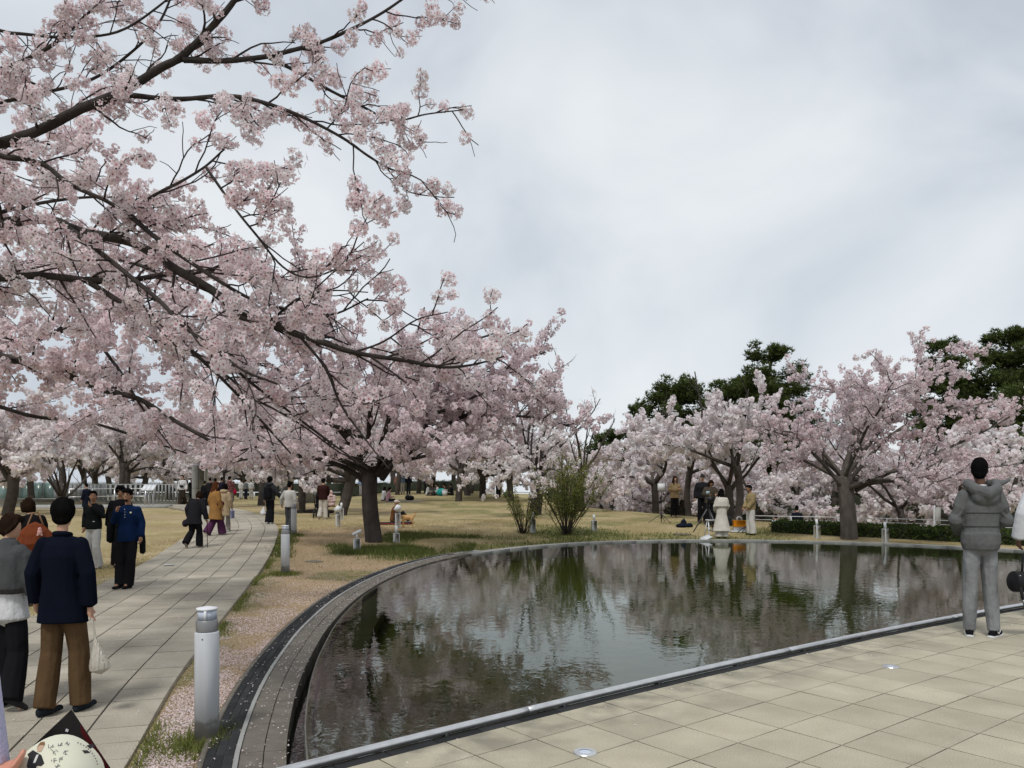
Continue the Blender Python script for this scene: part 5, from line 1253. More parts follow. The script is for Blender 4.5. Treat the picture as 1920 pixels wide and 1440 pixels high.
person('man in charcoal hoodie with black backpack walking along the path edge', 506, 985, 894, -.1, cloth((.035, .037, .042)), BLK, dict(knR=(.07, .03, .5), anR=(.05, .02, .085), knL=(-.07, .05, .5), anL=(-.07, -.08, .09), elR=(.29, .02, 1.14), wrR=(.36, .16, .98), ftL=(0, 1, -.2)), 'skin', 'hair_black', 'mop', .015, pad=.05, leg=.03, hood=True, shoes=(.55, .55, .55), extra=pack, group='people on the path')
person('woman in white sweater with low back and grey trousers beside the path', 543, 1000, 903, -.2, cloth((.55, .54, .51), .95, .03, 7), cloth((.075, .075, .08)), dict(elL=(-.3, .0, 1.16), wrL=(-.36, .12, .95), knL=(-.08, .05, .5), anL=(-.07, .05, .085), knR=(.08, .02, .49), anR=(.07, -.14, .11)), 'skin', 'hair_black', 'short', .015, pad=.03, leg=.035, shoes=(.6, .6, .6),
       extra=lambda root, J, H, vox: held(root, 'tan_bag', 'tan bag on the shoulder of the woman in white sweater', 'bag', (lambda T: (T.box(v3(.27, -.02, .92), (.1, .26, .24), bev=.03), T.tube([v3(.26, -.08, 1.02), v3(.2, -.03, 1.42), v3(.26, .05, 1.02)], .01, 6), T)[-1])(MB()), .013, cloth((.42, .36, .27))))
person('person in maroon top and beige trousers pushing a dark stroller', 606, 974, 897, .1, cloth((.035, .014, .013)), cloth((.50, .46, .40)), dict(knL=(-.1, .02, .49), anL=(-.14, -.18, .12), ftL=(-.2, .8, -.4), elL=(-.22, .1, 1.16), wrL=(-.16, .3, 1.02), elR=(.22, .1, 1.16), wrR=(.14, .3, 1.02)), 'skin', 'hair_black', 'short', .016, coat=[(0, 0, -.1, .2, .15)], pad=.04, leg=.035, shoes=(.5, .48, .42))
SIT = dict(pel=(0, 0, .10), mid=(0, .03, .28), chest=(0, .06, .45), neck=(0, .10, .62), head=(0, .14, .76), shL=(-.18, .07, .57), shR=(.18, .07, .57), elL=(-.22, .12, .32), elR=(.22, .12, .32), wrL=(-.12, .33, .30), wrR=(.12, .33, .30),
           hiL=(-.09, .03, .10), hiR=(.09, .03, .10), knL=(-.16, .40, .36), knR=(.16, .40, .36), anL=(-.14, .62, .08), anR=(.14, .62, .08))
SITX = dict(SIT, knL=(-.28, .36, .13), knR=(.28, .36, .13), anL=(.06, .46, .085), anR=(-.06, .46, .085))
def sitter(lab, px, py, yaw, c, b, pose=SITX, d=None, **k):
    return person(lab, px, py, 0, yaw, cloth(c), cloth(b), pose, dist=d, h=1.66, vox=k.pop('vox', .018), group='people sitting on the grass', **k)
sitter('person with pale scarf and pink dress sitting behind the stroller', 623, 950, math.pi - .3, (.55, .42, .40), (.5, .36, .34), hair=cloth((.6, .45, .42)), hairstyle='scarf')
sitter('person in pink top sitting on the grass right of the thick trunk', 727, 941, -1.2, (.60, .36, .42), (.03, .03, .04), hairstyle='short')
sitter('person in white sitting close behind the one in pink', 718, 939, -1.0, (.62, .62, .62), (.04, .04, .05), hairstyle='bob')
sitter('man in brown jacket and pale cap sitting on a mat by the thick trunk', 737, 979, -1.45, (.14, .06, .025), (.015, .015, .018), SIT, skin='skin_tan', hair=cloth((.55, .48, .42)), hairstyle='cap', vox=.015, shoes=(.4, .42, .5))
for px, py, c, b, st, lab in ((801, 924, (.5, .5, .5), (.02, .02, .02), 'bob', 'person in white and black at the left of the picnic group'), (812, 924, (.09, .085, .08), (.03, .03, .03), 'long', 'long haired person in grey in the picnic group'), (822, 921, (.6, .6, .6), (.05, .05, .05), 'short', 'person in white in the middle of the picnic group'), (836, 924, (.21, .10, .05), (.03, .03, .03), 'short', 'person in brown in the picnic group next to the white bucket'), (848, 923, (.02, .02, .025), (.02, .02, .02), 'short', 'person in black at the right of the picnic group')):
    sitter(lab, px, 0, RNG.uniform(0, 6), c, b, d=55, hairstyle=st, vox=.024)
for px, d_, c, b, lab in ((677, 60, (.24, .36, .55), (.5, .5, .5), 'far standing person in pale blue between the trunks'), (745, 58, (.45, .24, .2), (.3, .15, .15), 'far standing person in rose brown left of two others'), (755, 58, (.14, .19, .26), (.42, .38, .32), 'far standing person in denim blue and beige'), (766, 57, (.015, .017, .028), (.02, .02, .025), 'far standing person in dark navy'), (797, 62, (.03, .05, .3), (.03, .03, .04), 'far person in bright blue behind the picnic tree')):
    person(lab, px, 0, 0, RNG.uniform(0, 6), cloth(c), cloth(b), None, 'skin', 'hair_black', 'short', .028, dist=d_, h=1.66)
person('person in dark jacket bending down on the far lawn', 934, 930, 0, .4, cloth((.045, .042, .04)), BLK, dict(pel=(0, -.1, .92), mid=(0, .02, 1.0), chest=(0, .2, 1.03), neck=(0, .38, .98), head=(0, .50, .94), shL=(-.18, .33, .98), shR=(.18, .33, .98), elL=(-.2, .4, .72), elR=(.2, .4, .72), wrL=(-.15, .5, .5), wrR=(.15, .5, .5)), 'skin', 'hair_black', 'short', .022, h=1.68, pad=.05, dist=52)
# photo crew on the far rim
TAN = cloth((.33, .24, .13), .9, .03, 8)
person('woman in tan shirt and black trousers standing with crossed arms behind the photo light', 1265, 970, 893, math.pi + .1, TAN, BLK, dict(elL=(-.25, .0, 1.15), wrL=(.06, .2, 1.13), elR=(.25, .02, 1.16), wrR=(-.08, .22, 1.18), hdL=(1, .1, .1), hdR=(-1, .1, .1), look=(-.35, 1, 0)), 'skin', 'hair_brown', 'long', .014, face=True, coat=[(0, 0, -.12, .2, .15)], pad=.035, leg=.025, shoes=(.45, .36, .28), group='photo crew')
person('man in black cap and black jacket behind the camera operator', 1317, 985, 892, math.pi - .2, BLK2, BLK, dict(look=(0, 1, -.15)), 'skin', M['black_bag'], 'cap', .016, dist=28.2, pad=.05, face=True, group='photo crew', h=1.80)
person('camera operator in olive jacket bending over the tripod camera', 1332, 993, 903, math.pi, cloth((.075, .062, .045), .9, .03, 8), BLK, dict(look=(-.15, 1, -.5), head=(0, .10, 1.56), neck=(0, .05, 1.43), elL=(-.27, .05, 1.17), wrL=(-.15, .3, 1.16), elR=(.27, .05, 1.17), wrR=(.14, .3, 1.14)), 'skin_tan', 'hair_brown', 'bob', .015, pad=.05, leg=.035, dist=27.3, group='photo crew', h=1.70)
CRM = cloth((.60, .56, .49), .9, .03, 6)
person('woman in long cream caped coat seen from behind at the pond rim', 1353, 1010, 917, .05, CRM, cloth((.55, .52, .47)), dict(elL=(-.25, .0, 1.13), wrL=(-.2, .15, .98), elR=(.25, .0, 1.13), wrR=(.2, .15, .98)), 'skin', 'hair_black', 'long', .013, coat=[(0, -.02, -.68, .33, .27), (0, 0, -.35, .25, .21), (0, 0, -.1, .19, .16)], pad=.03, leg=.06, shoes=(.05, .04, .035), group='photo crew',
       extra=lambda root, J, H, vox: blob('cape', (lambda T: (T.tube([v3(0, -.02, 1.12), v3(0, -.02, 1.28), v3(0, -.01, 1.42), v3(0, -.01, 1.47)], np.array([(.262, .17), (.235, .155), (.13, .105), (.07, .07)]), 20), T)[-1])(MB()), .014, CRM, root))
person('man in khaki jacket and white trousers turned towards the woman in cream', 1408, 1003, 909, math.pi / 2 + .25, cloth((.31, .24, .125), .9, .03, 8), cloth((.62, .60, .56), .9, .05, 7), dict(elL=(-.2, .05, 1.14), wrL=(-.13, .2, .93), elR=(.2, .05, 1.14), wrR=(.13, .2, .93), neck=(0, .03, 1.45), head=(0, .08, 1.60)), 'skin_tan', 'hair_black', 'short', .014, pad=.045, leg=.045, face=True, shoes=(.02, .02, .02), group='photo crew',
       extra=lambda root, J, H, vox: held(root, 'waist_bag', 'black waist bag of the man in khaki', 'bag', (lambda T: (T.ball(v3(.02, -.20, .97), (.15, .07, .09)), T)[-1])(MB()), .013, M['black_bag']))
person('person in white shirt beyond the low hedge taking a picture', 1455, 0, 0, -.2, cloth((.62, .64, .68)), BLK, dict(elL=(-.2, .1, 1.2), wrL=(-.1, .2, 1.45), elR=(.2, .1, 1.2), wrR=(.08, .2, 1.45)), 'skin', 'hair_black', 'short', .018, dist=34, z=-1.28, h=1.55)
person('person in dark navy shirt beyond the low hedge', 1494, 0, 0, -.2, cloth((.012, .014, .022)), BLK, None, 'skin', 'hair_black', 'short', .018, dist=33, z=-1.05, h=1.72)
# man in grey on the plaza
GREY = cloth((.128, .131, .131), .92, .03, 9, c2=(.095, .098, .098)); JEAN = cloth((.24, .245, .25), .9, .05, 8, c2=(.15, .155, .16))
def puffer(root, J, H, vox):
    for z_ in (1.22, 1.09, .96):
        t_ = np.linspace(0, 2 * np.pi, 41); k = .203
        MB().tube(np.stack([np.cos(t_) * (k - .002), np.sin(t_) * (.160), np.full(41, z_ - .02)], 1), .0045, 5, caps=False).build('quilt_seam', cloth((.06, .064, .062)), root)
    T = MB(); nk = v3(0, -.03, 1.44)     # hood lying on the back
    T.tube([nk + v3(-.11, .10, .035), nk + v3(-.15, .0, .04), nk + v3(-.12, -.10, -.01), nk + v3(0, -.155, -.06), nk + v3(.12, -.10, -.01), nk + v3(.15, 0, .04), nk + v3(.11, .10, .035)], np.array([.045, .055, .06, .065, .06, .055, .045]), 10)
    T.ball(nk + v3(0, -.10, -.08), (.15, .075, .10)); T.tube([nk + v3(.14, -.02, .03), nk + v3(.25, -.01, .06), nk + v3(.30, -.01, .085)], [.04, .025, .012], 8)
    blob('hood', T, .009, GREY, root, 4)
    T = MB(); T.ball(H(.0, .06, -.07), (.058, .04, .035)); blob('beard', T, .007, M['hair_black'], root, 2)
    MB().tube([J['neck'] + v3(-.055, -.01, .012), J['neck'] + v3(0, -.062, .012), J['neck'] + v3(.055, -.01, .012)], .012, 8).build('shirt_collar', WHT, root, smooth=True)
    for s in 'LR':
        a = J['an' + s]; d = unit(J['ft' + s]); sd_ = v3(d[1], -d[0], 0)
        T = MB(); T.tube([a - d * .10 + v3(0, 0, -.079), a + d * .05 + v3(0, 0, -.079), a + d * .14 + v3(0, 0, -.079), a + d * .20 + v3(0, 0, -.076)], np.array([(.038, .013), (.045, .013), (.048, .013), (.034, .012)]), 10)
        T.build('sole', cloth((.62, .62, .62)), root, smooth=True)
        q = a + sd_ * .046 + v3(0, 0, -.04)
        T = MB(); T.tube([q - d * .02 + v3(0, 0, .012), q + d * .01 + v3(0, 0, -.008), q + d * .04 + v3(0, 0, .0), q + d * .095 - sd_ * .006 + v3(0, 0, .022)], [.003, .009, .006, .002], 6); T.build('shoe_logo', cloth((.75, .75, .75)), root)
        q = a - sd_ * .046 + v3(0, 0, -.04)
        T = MB(); T.tube([q - d * .02 + v3(0, 0, .012), q + d * .01 + v3(0, 0, -.008), q + d * .04 + v3(0, 0, .0), q + d * .095 + sd_ * .006 + v3(0, 0, .022)], [.003, .009, .006, .002], 6); T.build('shoe_logo', cloth((.75, .75, .75)), root)
person('man in grey hooded jacket and grey jeans standing on the plaza, seen from behind', 1838, 1192, 861, -.12, GREY, JEAN,
       dict(look=(.35, .93, -.05), elL=(-.27, -.0, 1.13), wrL=(-.14, .2, 1.02), elR=(.28, -.01, 1.13), wrR=(.15, .22, 1.05), shL=(-.178, -.01, 1.352), shR=(.178, -.01, 1.352), hiL=(-.085, 0, .90), knL=(-.11, .0, .49), anL=(-.115, -.0, .085), knR=(.11, .02, .49), anR=(.12, -.05, .085), ftR=(.75, .75, 0), ftL=(.35, .93, 0)), 'skin_dark', 'hair_black', 'short', .0095,
       coat=[(0, -.01, -.09, .185, .15), (0, -.01, -.03, .206, .165), (0, -.01, .06, .208, .165)], pad=.042, leg=.022, flare=.1, shoes=cloth((.012, .012, .014), .6, .0), extra=puffer, group='people on the plaza', plaza=True, wide=.90)
def cuffw(root, J, H, vox): pass
person('person in white hoodie at the right frame edge holding a black bag', 1962, 1160, 862, -.1, cloth((.66, .67, .70), .9, .03, 6), cloth((.03, .03, .035)), dict(elL=(-.26, -.02, 1.13), wrL=(-.28, .04, .86), hdL=(.1, .1, -1)), 'skin_dark', 'hair_black', 'short', .011, pad=.045, hood=True, leg=.03, group='people on the plaza', plaza=True)
# ------------------------------------------------------------------ lamps and spotlights
PAINT = pm('white_post_paint', (.60, .62, .645), (.50, .515, .535), 3, .5, 0, stretch=(1, 1, .25), contrast=.3); grain(PAINT, 16, .86, 1.05, .8, (1, 1, .12))
def splash(m):
    # soil splashed in ragged tongues up the foot of the post
    t = m.node_tree; b = t.nodes['Principled BSDF']; N = t.nodes.new; K = t.links.new; src = b.inputs['Base Color'].links[0].from_socket
    tcn = N('ShaderNodeTexCoord'); sp = N('ShaderNodeSeparateXYZ'); K(tcn.outputs['Object'], sp.inputs[0]); n2 = N('ShaderNodeTexNoise'); n2.inputs['Scale'].default_value = 14; n2.inputs['Detail'].default_value = 6; K(tcn.outputs['Object'], n2.inputs['Vector'])
    mr = N('ShaderNodeMapRange'); mr.inputs[1].default_value = .26; mr.inputs[2].default_value = 0; K(sp.outputs[2], mr.inputs[0]); ad = N('ShaderNodeMath'); ad.operation = 'ADD'; K(mr.outputs[0], ad.inputs[0]); K(n2.outputs['Fac'], ad.inputs[1])
    r_ = N('ShaderNodeValToRGB'); r_.color_ramp.elements[0].position = .78; r_.color_ramp.elements[0].color = (0, 0, 0, 1); r_.color_ramp.elements[1].position = 1.0; r_.color_ramp.elements[1].color = (.7, .7, .7, 1); K(ad.outputs[0], r_.inputs[0])
    st = N('ShaderNodeMix'); st.data_type = 'RGBA'; K(r_.outputs[0], st.inputs[0]); K(src, st.inputs[6]); st.inputs[7].default_value = (.20, .18, .15, 1); K(st.outputs[2], b.inputs['Base Color'])
splash(PAINT)
def bollard(label, p, proto=[]):
    root = thing('bollard_lamp', label, 'bollard lamp', p, group='bollard lamps along the path'); z0 = -.03
    if not proto:
        a = MB().rings([(0, 0, z0, .083, .083), (0, 0, .78, .083, .083), (0, 0, .786, .080, .080)], 28).data('post', [PAINT], True)
        b = MB().rings([(0, 0, .787, .074, .074), (0, 0, .795, .0745, .0745), (0, 0, .865, .0745, .0745), (0, 0, .87, .070, .070)], 28).data('collar', [M['collar_metal']], True)
        c = MB().rings([(0, 0, .871, .062, .062), (0, 0, .938, .062, .062)], 24).data('lamp_glass', [M['lamp_glass']], True)
        d = MB().rings([(0, 0, .939, .070, .070), (0, 0, .946, .073, .073), (0, 0, .953, .070, .070), (0, 0, .962, .02, .02)], 28).data('cap', [M['white_metal']], True)
        e_ = MB().box((0, 0, .905), (.018, .012, .068)).data('strut', [M['white_metal']])
        f_ = MB().ball((0, -.0835, .745), .006, n=8, k=6).data('screw', [M['collar_metal']])
        proto += [a, b, c, d, e_, f_]
    for nm, me in zip(('post', 'collar', 'lamp_glass', 'cap'), proto): link(nm, me, root)
    for k in range(3):
        o = link('strut', proto[4], root); an = -1.57 + .2 + k * 2.09; o.location = (math.cos(an) * .064, math.sin(an) * .064, 0); o.rotation_euler = (0, 0, an + 1.57)
    link('screw', proto[5], root); return root
for px, py, lab in ((388, 1394, 'nearest white bollard lamp on the petal strewn strip'), (535, 1077, 'second white bollard lamp at the right path edge'), (551, 1005, 'third white bollard lamp, half hidden behind the second')):
    p = onground(px, py); bollard(lab, p)
def spot(label, px, py, kind, rz=0.0, H=.32, p=None):
    p = onground(px, py) if p is None else p
    root = thing('spotlight_post', label, 'spotlight', p, rz, group='white spotlight posts under the trees')
    wd = .17; MB().box((0, 0, H / 2 - .03), (wd, wd * .8, H + .06), bev=.008).build('post', M['white_metal'], root)
    for sx in (-.025, .025):
        for k in range(2): MB().box((sx, -wd * .4 - .001, H - .09 - k * .045), (.018, .006, .022)).build('vent_hole', M['dark'], root)
    if kind == 'tube':
        MB().tube([(0, 0, H), (0, 0, H + .10)], .016, 8).build('stem', M['white_metal'], root)
        MB().tube([(-.11, .0, H + .09), (.11, .02, H + .20)], .038, 14, caps=.2).build('lamp_head', M['white_metal'], root, smooth=True)
    elif kind == 'up':
        MB().tube([(0, 0, H), (0, 0, H + .05)], .02, 8).build('stem', M['white_metal'], root)
        MB().tube([(0, 0, H + .03), (0, .03, H + .20)], .04, 14, caps=.2).build('lamp_head', M['white_metal'], root, smooth=True)
    else:
        MB().box((0, 0, H + .03), (.10, .02, .08)).build('bracket', M['collar_metal'], root)
        T = MB(); T.rings([(0, 0, -.09, .12, .12), (0, 0, .09, .085, .085)], 18); o = T.build('lamp_head', M['white_metal'], root, (0, 0, H + .17), True); o.rotation_euler = (.25, .45, 0)
for a in (('white spotlight post with tilted tube lamp on the green patch left of the trunk', 669, 1033, 'tube', .2, .31), ('white spotlight post with upright lamp right of the thick trunk', 743, 1018, 'up', .2, .27), ('tall spotlight post with drum lamp in front of the man in brown', 746, 990, 'drum', 0, .5),
          ('spotlight post with drum lamp left of the thick trunk', 634, 988, 'drum', .3, .45), ('thin white spotlight post behind the drum lamp', 640, 974, 'up', .1, .45), ('white spotlight post half hidden by the smaller shrub', 999, 999, 'up', .2, .45),
          ('white spotlight post right of the tall shrub', 1114, 996, 'up', .3, .36), ('white spotlight post at the rim left of the grey trunk', 1532, 1010, 'up', .4, .40), ('white spotlight post at the rim right of the grey trunk', 1660, 1017, 'up', .4, .40)): spot(*a)

# ------------------------------------------------------------------ fence, walls, blocks
fen = resample(np.array([W(105, 912, 41)[:2], W(200, 912, 44)[:2], W(270, 912, 45)[:2], W(345, 912, 44)[:2]]), .26)
f0 = G3(*fen[0]); root = thing('louvred_fence', 'grey louvred metal fence on a low concrete base behind the left lawn', 'fence', f0)
sl = MB().box((0, 0, .70), (.05, .20, .92)).data('slat', [pm('louvre_metal', (.30, .31, .31), (.24, .25, .25), 3, .6)])
for k, q in enumerate(fen[:-1]):
    d = fen[k + 1] - q; o = link('slat', sl, root); o.location = (q[0] - f0[0], q[1] - f0[1], float(terr(*q)) - f0[2]); o.rotation_euler = (0, 0, math.atan2(d[1], d[0]) + .5)
zf = terr(fen[:, 0], fen[:, 1])
fl = np.column_stack([fen, zf]) - f0
nrm = normals2(fen)
for z_, r_ in ((1.17, .03), (.24, .03)): MB().tube(fl + [0, 0, z_], r_, 6).build('rail', M['concrete'], root)
stp = lambda a, b, z0, h, nm: link(nm, (lambda A, B: meshdata(nm, np.vstack([A, B, A - [0, 0, h], B - [0, 0, h]]), [np.stack([np.arange(len(A) - 1), np.arange(1, len(A)), len(A) + np.arange(1, len(A)), len(A) + np.arange(len(A) - 1)], 1), np.stack([np.arange(len(A) - 1), np.arange(1, len(A)), 2 * len(A) + np.arange(1, len(A)), 2 * len(A) + np.arange(len(A) - 1)], 1), np.stack([len(A) + np.arange(len(A) - 1), len(A) + np.arange(1, len(A)), 3 * len(A) + np.arange(1, len(A)), 3 * len(A) + np.arange(len(A) - 1)], 1)], M['concrete']))(np.column_stack([fen + nrm * a, zf + z0]) - f0, np.column_stack([fen + nrm * b, zf + z0]) - f0), root)
stp(-.12, .12, .22, .5, 'base_wall')
# viewing deck with handrail and sign panels before the fence
dk = resample(np.array([W(130, 912, 39)[:2], W(230, 912, 41)[:2], W(285, 912, 40)[:2]]), 1.1); dz = terr(dk[:, 0], dk[:, 1])
root = thing('handrail', 'thin steel handrail on a low step in front of the louvred fence', 'handrail', (dk[0, 0], dk[0, 1], dz[0])); o0 = np.array([dk[0, 0], dk[0, 1], dz[0]])
P = np.column_stack([dk, dz]) - o0
for z_ in (.95, .55): MB().tube(P + [0, 0, z_], .022, 6).build('bar', M['steel'], root)
for q in P: MB().box(q + [0, 0, .46], (.05, .05, 1.0)).build('post', M['steel'], root)
for k, px in enumerate((271, 279, 287)):
    q = G3(W(px, 912, 38.6)[0], 38.6); r_ = thing('info_sign', ('left', 'middle', 'right')[k] + ' of the three tilted sign panels by the fence', 'sign', q, -.1, group='tilted sign panels')
    MB().box((0, 0, .45), (.05, .05, .95)).build('post', M['steel'], r_); o = MB().box((0, 0, 0), (.2, .5, .02)).build('panel', M['white_metal'], r_, (0, 0, 1.02)); o.rotation_euler = (.6, 0, .15)
root = thing('step', 'low pale concrete step below the handrail on the left lawn', 'step', G3(W(190, 912, 38.5)[0], 38.5)); MB().box((0, 0, .05), (6.5, 1.2, .24), .1).build('slab', M['concrete'], root)
gl = pm('green_glass', (.16, .24, .22), (.12, .19, .175), 2, .25, spec=.6)
root = thing('glass_screen', 'pale green glass screen panels behind the left trees', 'screen', G3(W(40, 912, 43)[0], 43))
for k in range(7): MB().box((-2.4 + k * .62, .06 * k, .62), (.58, .03, 1.25)).build('pane', gl, root); MB().box((-2.71 + k * .62, .06 * k, .63), (.05, .06, 1.3)).build('post', M['concrete'], root)
for px, d_, lab in ((30, 40, 'low concrete block seat at the far left before the glass screen'), (300, 60, 'long pale low wall at the end of the path')):
    p = G3(W(px, 912, d_)[0], d_); root = thing('low_wall', lab, 'low wall', p); MB().box((0, 0, .2), (5.5 if d_ == 40 else 10, .5, .5), .05, bev=.03).build('block', M['concrete'], root)
p = G3(W(375, 912, 47)[0], 47); root = thing('concrete_slab', 'tall plain grey slab standing behind the crowd on the path', 'slab', p); MB().box((0, 0, 1.12), (.80, .5, 2.45), bev=.02).build('body', M['concrete'], root); MB().box((.0, -.252, 1.12), (.02, .01, 2.4)).build('seam', M['dark'], root)
MB().box((0, -.252, .95), (.8, .01, .015)).build('seam', M['dark'], root)
p = G3(W(588, 912, 45)[0], 45); root = thing('concrete_block', 'tall concrete block with a dark square window behind the trees', 'block', p); root.scale = (.75, .75, .78)
bc = pm('beige_concrete', (.30, .285, .24), (.235, .22, .185), 3, .9, .004, 20)
for k in range(4): MB().box((-.61 + .408 * k, 0, 1.0), (.40, .9, 2.1)).build('panel', bc, root)
MB().box((-.71, 0, 2.5), (.2, .9, .9)).build('panel', bc, root); MB().box((.59, 0, 2.5), (.44, .9, .9)).build('panel', bc, root); MB().box((-.12, .1, 2.5), (.97, .7, .9)).build('window', M['dark'], root); MB().box((0, 0, 3.05), (1.7, .95, .2)).build('roof', bc, root)
# far pale buildings that show between the trunks
pb = pm('far_pale_wall', (.42, .43, .44), (.36, .37, .38), .3, .8)
root = thing('low_rail', 'white low rail running behind the far cherry trees', 'rail', G3(-20, 72))
MB().tube([(-16, 0, .5), (22, 1, .5)], .05, 6).build('bar', M['white_metal'], root)
for k in range(14): MB().box((-15 + k * 2.7, .07 * k, .2), (.1, .1, .7)).build('post', M['white_metal'], root)
hr = np.array([W(1400, 912, 29)[:2], W(1560, 912, 27.5)[:2], W(1700, 912, 26)[:2], W(1980, 912, 22)[:2]]); hr = resample(hr, 1.6); hz = terr(hr[:, 0], hr[:, 1])
root = thing('handrail', 'thin pale handrail just behind the low hedge on the right', 'handrail', (hr[0, 0], hr[0, 1], -.2)); o0 = np.array([hr[0, 0], hr[0, 1], -.2]); HR = np.column_stack([hr, np.full(len(hr), .40)]) - o0
MB().tube(HR, .014, 6).build('bar', M['white_metal'], root); MB().tube(HR - [0, 0, .14], .010, 6).build('bar', M['white_metal'], root)
for k in range(1, len(HR)): MB().tube([HR[k], [HR[k, 0], HR[k, 1], float(hz[k]) + .1]], .02, 6).build('post', M['white_metal'], root)
q = G3(W(1752, 912, 31)[0], 31); root = thing('sign_post', 'small grey sign plate on a post beyond the hedge', 'sign', q, .2); MB().box((0, 0, 1.0), (.05, .05, 2.4)).build('post', M['white_metal'], root); MB().box((.12, -.03, 1.75), (.28, .02, .75)).build('plate', M['concrete'], root)

# ------------------------------------------------------------------ photo crew's gear
def legs3(root, z, spread, r, mat, az0=.3, foot=False, name='leg'):
    for k in range(3):
        a = az0 + k * 2.094; MB().tube([(0, 0, z), (math.cos(a) * spread, math.sin(a) * spread, .02)], [r, r * .8], 6).build(name, mat, root)
p = onground(1240, 981); root = thing('photo_light', 'square white panel light on a thin black stand', 'photo light', p)
legs3(root, .34, .48, .012, M['black_metal'], -1.0); MB().tube([(0, 0, .05), (0, 0, 1.15)], [.016, .012], 8).build('stand', M['black_metal'], root); MB().box((0, 0, .28), (.05, .05, .26)).build('clamp', M['black_metal'], root)
MB().box((0, .02, 1.33), (.32, .03, .32), bev=.008).build('housing', M['black_metal'], root); MB().box((0, -.0, 1.33), (.27, .012, .27)).build('diffuser', pm('diffuser', (.62, .62, .62), (.58, .58, .58), 3, .5), root)
p = onground(1328, 999); root = thing('tripod_camera', 'black movie camera on a grey tripod facing the woman in cream', 'camera', p)
legs3(root, .86, .50, .025, pm('tripod_metal', (.10, .10, .105), (.07, .07, .07), 6, .4, metal=.4), 1.0); MB().tube([(0, 0, .8), (0, 0, 1.0)], .06, 12).build('tripod_head', M['black_metal'], root)
MB().box((0, 0, 1.10), (.16, .34, .20), bev=.015).build('camera_body', M['black_metal'], root); MB().tube([(0, -.17, 1.11), (0, -.34, 1.11)], .065, 16, caps=.1).build('lens', M['black_metal'], root, smooth=True)
MB().box((.0, -.30, 1.13), (.2, .1, .17)).build('matte_box', M['black_metal'], root); MB().box((-.02, .0, 1.34), (.16, .05, .16), bev=.01).build('monitor', M['black_metal'], root); MB().box((-.02, -.028, 1.34), (.13, .006, .12)).build('screen', pm('screen', (.35, .42, .42), (.25, .3, .3), 3, .3), root)
MB().tube([(0, .08, .98), (.14, .5, .92)], .012, 6).build('pan_handle', M['black_metal'], root)
p = onground(1327, 1004); root = thing('step_stool', 'white metal step stool by the tripod', 'stool', p + v3(.1, -.25, 0), .15)
for sx in (-.2, .2):
    MB().tube([(sx, -.2, 0), (sx * .85, -.05, .5)], .02, 8).build('leg', M['white_metal'], root); MB().tube([(sx, .2, 0), (sx * .85, .05, .5)], .02, 8).build('leg', M['white_metal'], root)
MB().box((0, 0, .51), (.42, .24, .04), bev=.01).build('step', M['white_metal'], root); MB().box((0, -.13, .22), (.42, .16, .03), bev=.01).build('step', M['white_metal'], root)
def lump(name, label, cat, p, prims, mat, vox=.015, rz=0, it=6):
    root = thing(name, label, cat, p, rz); T = MB()
    for q in prims: T.ball(*q)
    blob('body', T, vox, mat, root, it); return root
lump('dark_bag', 'dark cloth bag slumped on the grass below the photo light', 'bag', onground(1282, 989), [((-.05, 0, .06), (.24, .16, .09)), ((.0, .02, .16), (.11, .09, .13)), ((.02, .02, .26), (.03, .03, .08)), ((.2, 0, .07), (.13, .12, .09))], cloth((.012, .016, .026), .8, .03, 9))
lump('black_bag', 'black equipment bag on the grass right of the woman in cream', 'bag', onground(1376, 995) + v3(0, 1.2, 0), [((0, 0, .18), (.35, .2, .2)), ((.1, 0, .3), (.2, .15, .16))], M['black_bag'])
p = onground(1386, 997); root = thing('paper_bag', 'orange and white paper carrier bag on the grass', 'bag', p)
MB().box((0, 0, .07), (.40, .16, .17), bev=.006).build('lower_half', WHT, root); MB().box((0, 0, .27), (.402, .162, .22), bev=.006).build('upper_half', cloth((.75, .27, .02), .6, .0), root)
for sy in (-.06, .06): MB().tube([(-.09, sy, .37), (-.07, sy, .47), (0, sy, .51), (.07, sy, .47), (.09, sy, .37)], .009, 6).build('handle', WHT, root)
MB().box((0, 0, -.02), (.9, .5, .03)).build('tray', WHT, thing('white_tray', 'flat white sheet lying under the orange paper bag', 'sheet', p + v3(.05, 0, .03)))
p = onground(1398, 1000); root = thing('folded_stand', 'black folded light stand leaning beside the man in khaki', 'stand', p); MB().tube([(-.32, -.1, .02), (.35, .1, .45)], .013, 6).build('tube', M['black_metal'], root); MB().tube([(-.1, .1, .02), (.1, .02, .28)], .012, 6).build('leg', M['black_metal'], root)
p = onground(1324, 1013); root = thing('script_board', 'white board lying at the pond rim', 'board', p + v3(0, 0, .06), .3); o = MB().box((0, 0, .02), (.32, .26, .012)).build('board', WHT, root); o.rotation_euler = (.25, -.35, 0)
root = thing('manhole_cover', 'oval grey stone cover in the lawn near the far rim', 'cover', onground(1279, 1003) + v3(0, 0, .005)); MB().rings([(0, 0, 0, .30, .22), (0, 0, .03, .29, .21)], 24).build('lid', M['granite'], root)

